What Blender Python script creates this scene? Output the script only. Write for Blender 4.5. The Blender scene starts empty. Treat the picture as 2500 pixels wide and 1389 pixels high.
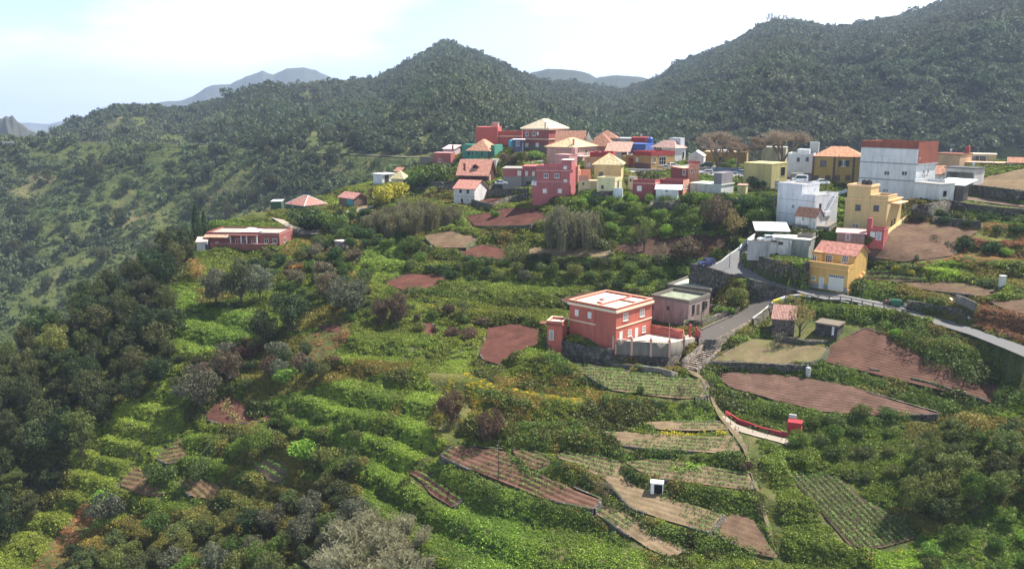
import bpy,bmesh,math,random
import numpy as np
from mathutils import Vector,Matrix
C = bpy.context.scene
COL = C.collection
R = math.radians
random.seed(7)
RNG = np.random.default_rng(11)

# ---------------------------------------------------------------- camera
F = 2100.0                      # focal length in photograph pixels (2500 wide)
PITCH = R(11.7)
CAMZ = 100.0
cam_d = bpy.data.cameras.new('camera'); cam = bpy.data.objects.new('camera',cam_d); COL.objects.link(cam)
cam.location = (0,0,CAMZ); cam.rotation_euler = (R(90) - PITCH,0,0)
cam_d.sensor_width = 36; cam_d.lens = 36 * F / 2500.0
cam_d.clip_start = 1; cam_d.clip_end = 60000
C.camera = cam

# ---------------------------------------------------------------- sky, sun, exposure
SUN_AZ,SUN_EL = R(22),R(56)            # azimuth from +X towards +Y
w = bpy.data.worlds.new('World'); C.world = w; w.use_nodes = True
nt = w.node_tree; nt.nodes.clear()
def N(nt,t,**kw):
 n = nt.nodes.new(t)
 for k,v in kw.items(): setattr(n,k,v)
 return n
sky = N(nt,'ShaderNodeTexSky',sky_type='NISHITA',sun_disc=False)
sky.sun_elevation = SUN_EL; sky.sun_rotation = R(90) - SUN_AZ
sky.altitude = 600; sky.air_density = 1.0; sky.dust_density = 2.5; sky.ozone_density = 1.0
bg = N(nt,'ShaderNodeBackground'); bg.inputs['Strength'].default_value = 0.05
out = N(nt,'ShaderNodeOutputWorld')
# thin cloud veil: whitens the sky with the direction of view
tc = N(nt,'ShaderNodeTexCoord')
mp = N(nt,'ShaderNodeMapping'); mp.inputs['Scale'].default_value = (1,1,3.2)
n1 = N(nt,'ShaderNodeTexNoise'); n1.inputs['Scale'].default_value = 2.6; n1.inputs['Detail'].default_value = 7; n1.inputs['Roughness'].default_value = .55
nt.links.new(tc.outputs['Generated'],mp.inputs['Vector']); nt.links.new(mp.outputs['Vector'],n1.inputs['Vector'])
cr = N(nt,'ShaderNodeMapRange'); cr.inputs['From Min'].default_value = .42; cr.inputs['From Max'].default_value = .62
nt.links.new(n1.outputs['Fac'],cr.inputs['Value'])
# more cloud towards the right of the view (bright veil around the sun side) and at the horizon
sp = N(nt,'ShaderNodeSeparateXYZ'); nt.links.new(tc.outputs['Generated'],sp.inputs[0])
bx_ = N(nt,'ShaderNodeMapRange'); bx_.inputs['From Min'].default_value = -.48; bx_.inputs['From Max'].default_value = .18
bx_.inputs['To Min'].default_value = -.62; bx_.inputs['To Max'].default_value = .22
nt.links.new(sp.outputs['X'],bx_.inputs['Value'])
bz_ = N(nt,'ShaderNodeMapRange'); bz_.inputs['From Min'].default_value = .02; bz_.inputs['From Max'].default_value = .17
bz_.inputs['To Min'].default_value = .5; bz_.inputs['To Max'].default_value = -.15
nt.links.new(sp.outputs['Z'],bz_.inputs['Value'])
a1 = N(nt,'ShaderNodeMath',operation='ADD'); nt.links.new(cr.outputs[0],a1.inputs[0]); nt.links.new(bx_.outputs[0],a1.inputs[1])
a2 = N(nt,'ShaderNodeMath',operation='ADD',use_clamp=True); nt.links.new(a1.outputs[0],a2.inputs[0]); nt.links.new(bz_.outputs[0],a2.inputs[1])
# cloud colour: white with lilac undersides low on the left
n2 = N(nt,'ShaderNodeTexNoise'); n2.inputs['Scale'].default_value = 5.5; n2.inputs['Detail'].default_value = 6
mp2 = N(nt,'ShaderNodeMapping'); mp2.inputs['Scale'].default_value = (1,1,2.2); mp2.inputs['Location'].default_value = (3.1,.4,.3)
nt.links.new(tc.outputs['Generated'],mp2.inputs['Vector']); nt.links.new(mp2.outputs['Vector'],n2.inputs['Vector'])
lz = N(nt,'ShaderNodeMapRange'); lz.inputs['From Min'].default_value = .0; lz.inputs['From Max'].default_value = .085
lz.inputs['To Min'].default_value = 1.0; lz.inputs['To Max'].default_value = -.3; nt.links.new(sp.outputs['Z'],lz.inputs['Value'])
lx = N(nt,'ShaderNodeMapRange'); lx.inputs['From Min'].default_value = -.42; lx.inputs['From Max'].default_value = -.22
lx.inputs['To Min'].default_value = 1.0; lx.inputs['To Max'].default_value = 0; nt.links.new(sp.outputs['X'],lx.inputs['Value'])
m3 = N(nt,'ShaderNodeMath',operation='MULTIPLY'); nt.links.new(lz.outputs[0],m3.inputs[0]); nt.links.new(lx.outputs[0],m3.inputs[1])
c2 = N(nt,'ShaderNodeMapRange'); c2.inputs['From Min'].default_value = .38; c2.inputs['From Max'].default_value = .58
c2.inputs['To Min'].default_value = .15
nt.links.new(n2.outputs['Fac'],c2.inputs['Value'])
m4 = N(nt,'ShaderNodeMath',operation='MULTIPLY',use_clamp=True); nt.links.new(m3.outputs[0],m4.inputs[0]); nt.links.new(c2.outputs[0],m4.inputs[1])
cc = N(nt,'ShaderNodeMixRGB'); cc.inputs[1].default_value = (11.4,11.7,12.2,1); cc.inputs[2].default_value = (8.6,8.8,10.8,1)
nt.links.new(m4.outputs[0],cc.inputs[0])
# clear part of the sky: pale washed-out blue
gn = N(nt,'ShaderNodeMixRGB',blend_type='MIX'); gn.inputs[0].default_value = .5
gn.inputs[2].default_value = (6.6,9.9,12.0,1)
nt.links.new(sky.outputs[0],gn.inputs[1])
mx = N(nt,'ShaderNodeMixRGB'); nt.links.new(a2.outputs[0],mx.inputs[0]); nt.links.new(gn.outputs[0],mx.inputs[1]); nt.links.new(cc.outputs[0],mx.inputs[2])
# the sky is brighter towards the horizon, deeper overhead
hb = N(nt,'ShaderNodeMapRange'); hb.inputs['From Min'].default_value = .12; hb.inputs['From Max'].default_value = .45; hb.inputs['To Min'].default_value = 1.4; hb.inputs['To Max'].default_value = .42; nt.links.new(sp.outputs['Z'],hb.inputs['Value'])
hm = N(nt,'ShaderNodeMixRGB',blend_type='MULTIPLY'); hm.inputs[0].default_value = 1; nt.links.new(mx.outputs[0],hm.inputs[1]); nt.links.new(hb.outputs[0],hm.inputs[2])
nt.links.new(hm.outputs[0],bg.inputs['Color']); nt.links.new(bg.outputs[0],out.inputs['Surface'])

sd = bpy.data.lights.new('sun','SUN'); sun = bpy.data.objects.new('sun',sd); COL.objects.link(sun)
sd.energy = 5.0; sd.angle = R(.53); sd.color = (1,.95,.86)
sdir = Vector((math.cos(SUN_EL) * math.cos(SUN_AZ),math.cos(SUN_EL) * math.sin(SUN_AZ),math.sin(SUN_EL)))
sun.rotation_euler = sdir.to_track_quat('Z','Y').to_euler(); sun.location = (120,60,400)
C.view_settings.view_transform = 'Standard'; C.view_settings.look = 'None'
C.view_settings.exposure = 1.22; C.view_settings.gamma = 1.0; C.view_settings.use_curve_mapping = False
C.cycles.max_bounces = 6; C.cycles.diffuse_bounces = 3; C.cycles.volume_bounces = 1; C.cycles.transparent_max_bounces = 4

# ---------------------------------------------------------------- projection helpers (a pixel and a distance make a point)
cP,sP = math.cos(PITCH),math.sin(PITCH)
KS = 1.2                       # every distance below is given in units of 1.2 m
def at(px,py,Y):
 Y = Y * KS
 a = (px - 1250) / F; b = (694.5 - py) / F
 dx,dy,dz = a,cP + b * sP,-sP + b * cP
 k = Y / dy
 return np.array([dx * k,Y,CAMZ + dz * k])
def rays(px,py):
 px = np.asarray(px,float); py = np.asarray(py,float)
 a = (px - 1250) / F; b = (694.5 - py) / F
 d = np.stack([a,cP + b * sP,-sP + b * cP],-1)
 return d / d[...,1:2]                       # per metre of Y
def proj(P):
 P = np.asarray(P,float)
 x,y,z = P[...,0],P[...,1],P[...,2] - CAMZ
 zc = y * cP - z * sP; up = y * sP + z * cP
 return np.stack([1250 + F * x / zc,694.5 - F * up / zc],-1)
def Z1(x,y): return (1040 + x / 5.787,280 + y / 5.787)
def Z2(x,y): return (1400 + x / 5.435,300 + y / 5.435)
def Z3(x,y): return (1800 + x / 4.63,310 + y / 4.63)
def Z4(x,y): return (2050 + x / 4.631,320 + y / 4.631)
def Z5(x,y): return (1620 + x / 4.63,530 + y / 4.63)
def Z6(x,y): return (1300 + x / 4.464,660 + y / 4.464)
def ZL(x,y): return (440 + x / 3.571,380 + y / 3.571)

def hash2(ix,iy,s):
 h = (ix * 374761393 + iy * 668265263 + s * 974634777) & 0xffffffff
 h = ((h ^ (h >> 13)) * 1274126177) & 0xffffffff
 return ((h ^ (h >> 16)) & 0xffff) / 65535.0
def vnoise(x,y,s=0):
 x = np.asarray(x,float); y = np.asarray(y,float)
 ix = np.floor(x).astype(np.int64); iy = np.floor(y).astype(np.int64)
 fx = x - ix; fy = y - iy; fx = fx * fx * (3 - 2 * fx); fy = fy * fy * (3 - 2 * fy)
 a = hash2(ix,iy,s); b = hash2(ix + 1,iy,s); c = hash2(ix,iy + 1,s); d = hash2(ix + 1,iy + 1,s)
 return (a * (1 - fx) + b * fx) * (1 - fy) + (c * (1 - fx) + d * fx) * fy
def fbm(x,y,s=0,o=4):
 t = 0; a = .5; n = 0
 for i in range(o):
  t = t + a * vnoise(x,y,s + i); n += a; a *= .5; x = x * 2.03 + 11.3; y = y * 2.03 + 5.7
 return t / n
def in_poly(x,y,poly):
 x = np.asarray(x,float); y = np.asarray(y,float)
 r = np.zeros(x.shape,bool); n = len(poly); j = n - 1
 for i in range(n):
  xi,yi = poly[i][0],poly[i][1]; xj,yj = poly[j][0],poly[j][1]
  if yi != yj:
   c = ((yi > y) != (yj > y)) & (x < (xj - xi) * (y - yi) / (yj - yi) + xi)
   r ^= c
  j = i
 return r
def seg_dist(x,y,line):
 d = np.full(np.shape(x),1e9)
 for (ax,ay),(bx,by) in zip(line[:-1],line[1:]):
  vx,vy = bx - ax,by - ay; L = vx * vx + vy * vy + 1e-9
  t = np.clip(((x - ax) * vx + (y - ay) * vy) / L,0,1)
  d = np.minimum(d,np.hypot(x - ax - t * vx,y - ay - t * vy))
 return d

# ---------------------------------------------------------------- object helpers
def tag(o,label=None,cat=None,group=None,kind=None):
 if label: o['label'] = label
 if cat: o['category'] = cat
 if group: o['group'] = group
 if kind: o['kind'] = kind
 return o
def link(name,me,parent=None,loc=None):
 o = bpy.data.objects.new(name,me); COL.objects.link(o)
 if parent is not None: o.parent = parent
 if loc is not None: o.location = loc
 return o
def empty(name,loc,rz=0,**kw):
 o = bpy.data.objects.new(name,None); COL.objects.link(o)
 o.location = tuple(float(c) for c in loc); o.rotation_euler = (0,0,rz); o.empty_display_size = .5
 return tag(o,**kw)
def mesh_np(name,v,f,mats=(),smooth=False,attrs=None):
 """v Nx3, f MxK (all faces the same K)"""
 v = np.asarray(v,np.float32); f = np.asarray(f,np.int32)
 me = bpy.data.meshes.new(name); k = f.shape[1]
 me.vertices.add(len(v)); me.vertices.foreach_set('co',v.ravel())
 me.loops.add(f.size); me.loops.foreach_set('vertex_index',f.ravel())
 me.polygons.add(len(f)); me.polygons.foreach_set('loop_start',np.arange(0,f.size,k,dtype=np.int32))
 if smooth: me.polygons.foreach_set('use_smooth',np.ones(len(f),bool))
 me.update(calc_edges=True)
 for m in mats: me.materials.append(m)
 if attrs:
  for an,(ty,arr) in attrs.items():
   at_ = me.attributes.new(an,ty,'POINT')
   at_.data.foreach_set('color' if ty == 'FLOAT_COLOR' else ('vector' if ty == 'FLOAT_VECTOR' else 'value'),np.asarray(arr).ravel())
 return me
class MB:
 """collects boxes, prisms and tubes, then links them as ONE mesh object"""
 def __init__(s): s.v = []; s.f = []; s.uv = {}
 def poly(s,pts,uv=None):
  b = len(s.v); s.v += [tuple(map(float,p)) for p in pts]; s.f.append(list(range(b,b + len(pts))))
  if uv: s.uv[len(s.f) - 1] = uv
 def box(s,x0,x1,y0,y1,z0,z1):
  if x0 > x1: x0,x1 = x1,x0
  if y0 > y1: y0,y1 = y1,y0
  b = len(s.v)
  s.v += [(x0,y0,z0),(x1,y0,z0),(x1,y1,z0),(x0,y1,z0),(x0,y0,z1),(x1,y0,z1),(x1,y1,z1),(x0,y1,z1)]
  s.f += [[b + i for i in q] for q in ((0,3,2,1),(4,5,6,7),(0,1,5,4),(1,2,6,5),(2,3,7,6),(3,0,4,7))]
  return s
 def prism(s,pts,z0,z1):
  """vertical prism over a polygon, z0/z1 numbers or lists"""
  n = len(pts); b = len(s.v)
  a = sum(pts[i][0] * pts[(i + 1) % n][1] - pts[(i + 1) % n][0] * pts[i][1] for i in range(n))
  if a < 0: pts = pts[::-1]; z0 = z0[::-1] if hasattr(z0,'__len__') else z0; z1 = z1[::-1] if hasattr(z1,'__len__') else z1
  g = lambda z,i: z[i] if hasattr(z,'__len__') else z
  s.v += [(float(p[0]),float(p[1]),float(g(z0,i))) for i,p in enumerate(pts)] + [(float(p[0]),float(p[1]),float(g(z1,i))) for i,p in enumerate(pts)]
  s.f.append([b + i for i in range(n)][::-1]); s.f.append([b + n + i for i in range(n)])
  for i in range(n):
   j = (i + 1) % n; s.f.append([b + i,b + j,b + n + j,b + n + i])
  return s
 def tube(s,p,q,r0,r1,n=6):
  p = Vector(p); q = Vector(q); d = (q - p)
  if d.length < 1e-6: return s
  d.normalize(); a = d.orthogonal().normalized(); c = d.cross(a); b = len(s.v)
  for (o,r) in ((p,r0),(q,r1)):
   for i in range(n):
    t = 2 * math.pi * i / n; s.v.append(tuple(o + a * (r * math.cos(t)) + c * (r * math.sin(t))))
  for i in range(n):
   j = (i + 1) % n; s.f.append([b + i,b + j,b + n + j,b + n + i])
  s.f.append([b + i for i in range(n)][::-1]); s.f.append([b + n + i for i in range(n)])
  return s
 def lathe(s,prof,cx=0,cy=0,n=14):
  b = len(s.v)
  for r,z in prof:
   for i in range(n):
    t = 2 * math.pi * i / n; s.v.append((cx + r * math.cos(t),cy + r * math.sin(t),z))
  for k in range(len(prof) - 1):
   for i in range(n):
    j = (i + 1) % n; s.f.append([b + k * n + i,b + k * n + j,b + (k + 1) * n + j,b + (k + 1) * n + i])
  s.f.append([b + i for i in range(n)][::-1]); s.f.append([b + (len(prof) - 1) * n + i for i in range(n)])
  return s
 def build(s,name,mat,parent=None,smooth=False,bevel=0):
  me = bpy.data.meshes.new(name); me.from_pydata(s.v,[],s.f); me.update()
  if s.uv:
   ul = me.uv_layers.new(name='UVMap')
   for fi,uv in s.uv.items():
    pg = me.polygons[fi]
    for k,li in enumerate(pg.loop_indices): ul.data[li].uv = uv[k]
  me.materials.append(mat)
  if smooth: me.polygons.foreach_set('use_smooth',[True] * len(me.polygons))
  o = link(name,me,parent)
  if bevel:
   b = o.modifiers.new('bevel','BEVEL'); b.width = bevel; b.segments = 2; b.limit_method = 'ANGLE'
  return o

# ---------------------------------------------------------------- materials
_M = {}
def newmat(name):
 m = bpy.data.materials.new(name); m.use_nodes = True
 return m,m.node_tree,m.node_tree.nodes['Principled BSDF']
def srgb(h):
 if isinstance(h,str):
  c = [int(h[i:i + 2],16) / 255 for i in (0,2,4)]
  return tuple(x / 12.92 if x <= .04045 else ((x + .055) / 1.055) ** 2.4 for x in c)
 return h
def mul(c,k): return tuple(min(1,x * k) for x in c)
def plaster(col,dirt=.35,key=''):
 dirt = min(.95,dirt * 1.25 + .12)
 """painted render: the base colour with stains and slight unevenness"""
 k = ('pl',col,dirt,key)
 if k in _M: return _M[k]
 m,t,p = newmat('painted_plaster'); c = srgb(col)
 tc = N(t,'ShaderNodeTexCoord'); n = N(t,'ShaderNodeTexNoise'); n.inputs['Scale'].default_value = .55; n.inputs['Detail'].default_value = 8; n.inputs['Roughness'].default_value = .65
 mp = N(t,'ShaderNodeMapping'); mp.inputs['Scale'].default_value = (1.6,1.6,.35)
 t.links.new(tc.outputs['Object'],mp.inputs[0]); t.links.new(mp.outputs[0],n.inputs['Vector'])
 r = N(t,'ShaderNodeMapRange'); r.inputs['From Min'].default_value = .42; r.inputs['From Max'].default_value = .72; r.inputs['To Max'].default_value = dirt
 t.links.new(n.outputs['Fac'],r.inputs['Value'])
 mx = N(t,'ShaderNodeMixRGB'); mx.inputs[1].default_value = (*c,1)
 g = sum(c) / 3; mx.inputs[2].default_value = (*[.45 * x * .6 + .4 * .25 * g + .02 for x in c],1)
 t.links.new(r.outputs[0],mx.inputs[0])
 n2 = N(t,'ShaderNodeTexNoise'); n2.inputs['Scale'].default_value = 9; n2.inputs['Detail'].default_value = 5
 t.links.new(tc.outputs['Object'],n2.inputs['Vector'])
 r2 = N(t,'ShaderNodeMapRange'); r2.inputs['To Min'].default_value = .88; r2.inputs['To Max'].default_value = 1.1
 t.links.new(n2.outputs['Fac'],r2.inputs['Value'])
 mm = N(t,'ShaderNodeMixRGB',blend_type='MULTIPLY'); mm.inputs[0].default_value = 1
 t.links.new(mx.outputs[0],mm.inputs[1]); t.links.new(r2.outputs[0],mm.inputs[2])
 t.links.new(mm.outputs[0],p.inputs['Base Color']); p.inputs['Roughness'].default_value = .9
 p.inputs['Specular IOR Level'].default_value = .2
 _M[k] = m; return m
def plain(name,col,rough=.6,metal=0,spec=.4):
 k = ('p',name,col,rough)
 if k in _M: return _M[k]
 m,t,p = newmat(name); c = srgb(col)
 tc = N(t,'ShaderNodeTexCoord'); n = N(t,'ShaderNodeTexNoise'); n.inputs['Scale'].default_value = 4; n.inputs['Detail'].default_value = 4
 t.links.new(tc.outputs['Object'],n.inputs['Vector'])
 r = N(t,'ShaderNodeMapRange'); r.inputs['To Min'].default_value = .8; r.inputs['To Max'].default_value = 1.15; t.links.new(n.outputs['Fac'],r.inputs['Value'])
 mm = N(t,'ShaderNodeMixRGB',blend_type='MULTIPLY'); mm.inputs[0].default_value = 1; mm.inputs[1].default_value = (*c,1)
 t.links.new(r.outputs[0],mm.inputs[2]); t.links.new(mm.outputs[0],p.inputs['Base Color'])
 p.inputs['Roughness'].default_value = rough; p.inputs['Metallic'].default_value = metal; p.inputs['Specular IOR Level'].default_value = spec
 _M[k] = m; return m
def glass():
 return plain('window_glass',(.02,.025,.03),.12,0,.7)
def tiles(col,key=0):
 k = ('t',col)
 if k in _M: return _M[k]
 m,t,p = newmat('roof_tiles'); c = srgb(col)
 uv = N(t,'ShaderNodeUVMap'); sx = N(t,'ShaderNodeSeparateXYZ'); t.links.new(uv.outputs[0],sx.inputs[0])
 s = N(t,'ShaderNodeMath',operation='MULTIPLY'); s.inputs[1].default_value = 2 * math.pi / .26; t.links.new(sx.outputs['X'],s.inputs[0])
 sn = N(t,'ShaderNodeMath',operation='SINE'); t.links.new(s.outputs[0],sn.inputs[0])
 bs = N(t,'ShaderNodeTexBrick'); bs.inputs['Scale'].default_value = 1; bs.inputs['Brick Width'].default_value = .26; bs.inputs['Row Height'].default_value = .38
 bs.inputs['Mortar Size'].default_value = .02; bs.offset = 0
 bs.inputs['Color1'].default_value = (*mul(c,1.18),1); bs.inputs['Color2'].default_value = (*mul(c,.72),1); bs.inputs['Mortar'].default_value = (*mul(c,.4),1)
 t.links.new(uv.outputs[0],bs.inputs['Vector'])
 n = N(t,'ShaderNodeTexNoise'); n.inputs['Scale'].default_value = 1.3; n.inputs['Detail'].default_value = 6; t.links.new(uv.outputs[0],n.inputs['Vector'])
 r = N(t,'ShaderNodeMapRange'); r.inputs['From Min'].default_value = .3; r.inputs['From Max'].default_value = .7; r.inputs['To Min'].default_value = .65; r.inputs['To Max'].default_value = 1.15
 t.links.new(n.outputs['Fac'],r.inputs['Value'])
 mm = N(t,'ShaderNodeMixRGB',blend_type='MULTIPLY'); mm.inputs[0].default_value = 1
 t.links.new(bs.outputs['Color'],mm.inputs[1]); t.links.new(r.outputs[0],mm.inputs[2]); t.links.new(mm.outputs[0],p.inputs['Base Color'])
 bp = N(t,'ShaderNodeBump'); bp.inputs['Strength'].default_value = .7; bp.inputs['Distance'].default_value = .06
 t.links.new(sn.outputs[0],bp.inputs['Height']); t.links.new(bp.outputs[0],p.inputs['Normal'])
 p.inputs['Roughness'].default_value = .85; p.inputs['Specular IOR Level'].default_value = .2
 _M[k] = m; return m
def stone(col=(.085,.075,.065),scale=1.6,key='',green=.0):
 k = ('s',col,scale,green)
 if k in _M: return _M[k]
 m,t,p = newmat('dry_stone'); c = col
 tc = N(t,'ShaderNodeTexCoord'); v = N(t,'ShaderNodeTexVoronoi'); v.inputs['Scale'].default_value = scale
 t.links.new(tc.outputs['Object'],v.inputs['Vector'])
 v2 = N(t,'ShaderNodeTexVoronoi',feature='DISTANCE_TO_EDGE'); v2.inputs['Scale'].default_value = scale; t.links.new(tc.outputs['Object'],v2.inputs['Vector'])
 sp = N(t,'ShaderNodeSeparateXYZ'); t.links.new(v.outputs['Color'],sp.inputs[0])
 r = N(t,'ShaderNodeMapRange'); r.inputs['To Min'].default_value = .45; r.inputs['To Max'].default_value = 1.7; t.links.new(sp.outputs[0],r.inputs['Value'])
 mm = N(t,'ShaderNodeMixRGB',blend_type='MULTIPLY'); mm.inputs[0].default_value = 1; mm.inputs[1].default_value = (*c,1); t.links.new(r.outputs[0],mm.inputs[2])
 e = N(t,'ShaderNodeMapRange'); e.inputs['From Max'].default_value = .09; e.inputs['To Min'].default_value = .25; e.inputs['To Max'].default_value = 1; t.links.new(v2.outputs['Distance'],e.inputs['Value'])
 m2 = N(t,'ShaderNodeMixRGB',blend_type='MULTIPLY'); m2.inputs[0].default_value = 1; t.links.new(mm.outputs[0],m2.inputs[1]); t.links.new(e.outputs[0],m2.inputs[2])
 nn = N(t,'ShaderNodeTexNoise'); nn.inputs['Scale'].default_value = .5; nn.inputs['Detail'].default_value = 5; t.links.new(tc.outputs['Object'],nn.inputs['Vector'])
 rg = N(t,'ShaderNodeMapRange'); rg.inputs['From Min'].default_value = .5; rg.inputs['From Max'].default_value = .62; rg.inputs['To Max'].default_value = green; t.links.new(nn.outputs['Fac'],rg.inputs['Value'])
 m4 = N(t,'ShaderNodeMixRGB'); m4.inputs[2].default_value = (.05,.075,.02,1); t.links.new(rg.outputs[0],m4.inputs[0]); t.links.new(m2.outputs[0],m4.inputs[1])
 t.links.new(m4.outputs[0],p.inputs['Base Color'])
 bp = N(t,'ShaderNodeBump'); bp.inputs['Distance'].default_value = .15; bp.inputs['Strength'].default_value = .9
 t.links.new(e.outputs[0],bp.inputs['Height']); t.links.new(bp.outputs[0],p.inputs['Normal'])
 p.inputs['Roughness'].default_value = .95; _M[k] = m; return m
def soil(col,col2=None,grass=.0):
 k = ('so',col,grass)
 if k in _M: return _M[k]
 m,t,p = newmat('soil'); c = srgb(col)
 g = N(t,'ShaderNodeNewGeometry'); n = N(t,'ShaderNodeTexNoise'); n.inputs['Scale'].default_value = .35; n.inputs['Detail'].default_value = 9; n.inputs['Roughness'].default_value = .7
 t.links.new(g.outputs['Position'],n.inputs['Vector'])
 r = N(t,'ShaderNodeMapRange'); r.inputs['From Min'].default_value = .3; r.inputs['From Max'].default_value = .7; r.inputs['To Min'].default_value = .62; r.inputs['To Max'].default_value = 1.35; t.links.new(n.outputs['Fac'],r.inputs['Value'])
 mm = N(t,'ShaderNodeMixRGB',blend_type='MULTIPLY'); mm.inputs[0].default_value = 1; mm.inputs[1].default_value = (*c,1); t.links.new(r.outputs[0],mm.inputs[2])
 n2 = N(t,'ShaderNodeTexNoise'); n2.inputs['Scale'].default_value = .22; n2.inputs['Detail'].default_value = 8; n2.inputs['Roughness'].default_value = .75
 mp = N(t,'ShaderNodeMapping'); mp.inputs['Location'].default_value = (33,7,0); t.links.new(g.outputs['Position'],mp.inputs[0]); t.links.new(mp.outputs[0],n2.inputs['Vector'])
 r2 = N(t,'ShaderNodeMapRange'); r2.inputs['From Min'].default_value = .58 - grass * .3; r2.inputs['From Max'].default_value = .68 - grass * .25; r2.inputs['To Max'].default_value = min(1,grass * 1.6); t.links.new(n2.outputs['Fac'],r2.inputs['Value'])
 mg = N(t,'ShaderNodeMixRGB'); mg.inputs[2].default_value = (.135,.15,.045,1); t.links.new(r2.outputs[0],mg.inputs[0]); t.links.new(mm.outputs[0],mg.inputs[1])
 t.links.new(mg.outputs[0],p.inputs['Base Color'])
 n3 = N(t,'ShaderNodeTexNoise'); n3.inputs['Scale'].default_value = 3.5; n3.inputs['Detail'].default_value = 6; t.links.new(g.outputs['Position'],n3.inputs['Vector'])
 bp = N(t,'ShaderNodeBump'); bp.inputs['Distance'].default_value = .12; bp.inputs['Strength'].default_value = .8; t.links.new(n3.outputs['Fac'],bp.inputs['Height']); t.links.new(bp.outputs[0],p.inputs['Normal'])
 p.inputs['Roughness'].default_value = 1; p.inputs['Specular IOR Level'].default_value = .1; _M[k] = m; return m
def leafmat(name,col,col2,use='object',rough=.6,trans=.28):
 """foliage: colour varies per plant (instancer tint or object colour) and per leaf"""
 k = ('l',name)
 if k in _M: return _M[k]
 m,t,p = newmat(name)
 oi = N(t,'ShaderNodeObjectInfo')
 mx = N(t,'ShaderNodeMixRGB'); mx.inputs[1].default_value = (*col,1); mx.inputs[2].default_value = (*col2,1); t.links.new(oi.outputs['Random'],mx.inputs[0])
 g = N(t,'ShaderNodeNewGeometry'); r = N(t,'ShaderNodeMapRange'); r.inputs['To Min'].default_value = .6; r.inputs['To Max'].default_value = 1.5
 t.links.new(g.outputs['Random Per Island'],r.inputs['Value'])
 mm = N(t,'ShaderNodeMixRGB',blend_type='MULTIPLY'); mm.inputs[0].default_value = 1; t.links.new(mx.outputs[0],mm.inputs[1]); t.links.new(r.outputs[0],mm.inputs[2])
 last = mm.outputs[0]
 if use == 'inst':
  a = N(t,'ShaderNodeAttribute',attribute_type='INSTANCER',attribute_name='tint')
  m2 = N(t,'ShaderNodeMixRGB',blend_type='MULTIPLY'); m2.inputs[0].default_value = 1; t.links.new(last,m2.inputs[1]); t.links.new(a.outputs['Color'],m2.inputs[2]); last = m2.outputs[0]
 elif use == 'object':
  m2 = N(t,'ShaderNodeMixRGB',blend_type='MULTIPLY'); m2.inputs[0].default_value = 1; t.links.new(last,m2.inputs[1]); t.links.new(oi.outputs['Color'],m2.inputs[2]); last = m2.outputs[0]
 t.links.new(last,p.inputs['Base Color']); p.inputs['Roughness'].default_value = rough; p.inputs['Specular IOR Level'].default_value = .25
 if trans:
  tr = N(t,'ShaderNodeBsdfTranslucent'); t.links.new(last,tr.inputs['Color']); ms = N(t,'ShaderNodeMixShader'); ms.inputs[0].default_value = trans
  o = t.nodes['Material Output']; t.links.new(p.outputs[0],ms.inputs[1]); t.links.new(tr.outputs[0],ms.inputs[2]); t.links.new(ms.outputs[0],o.inputs['Surface'])
 _M[k] = m; return m

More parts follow.
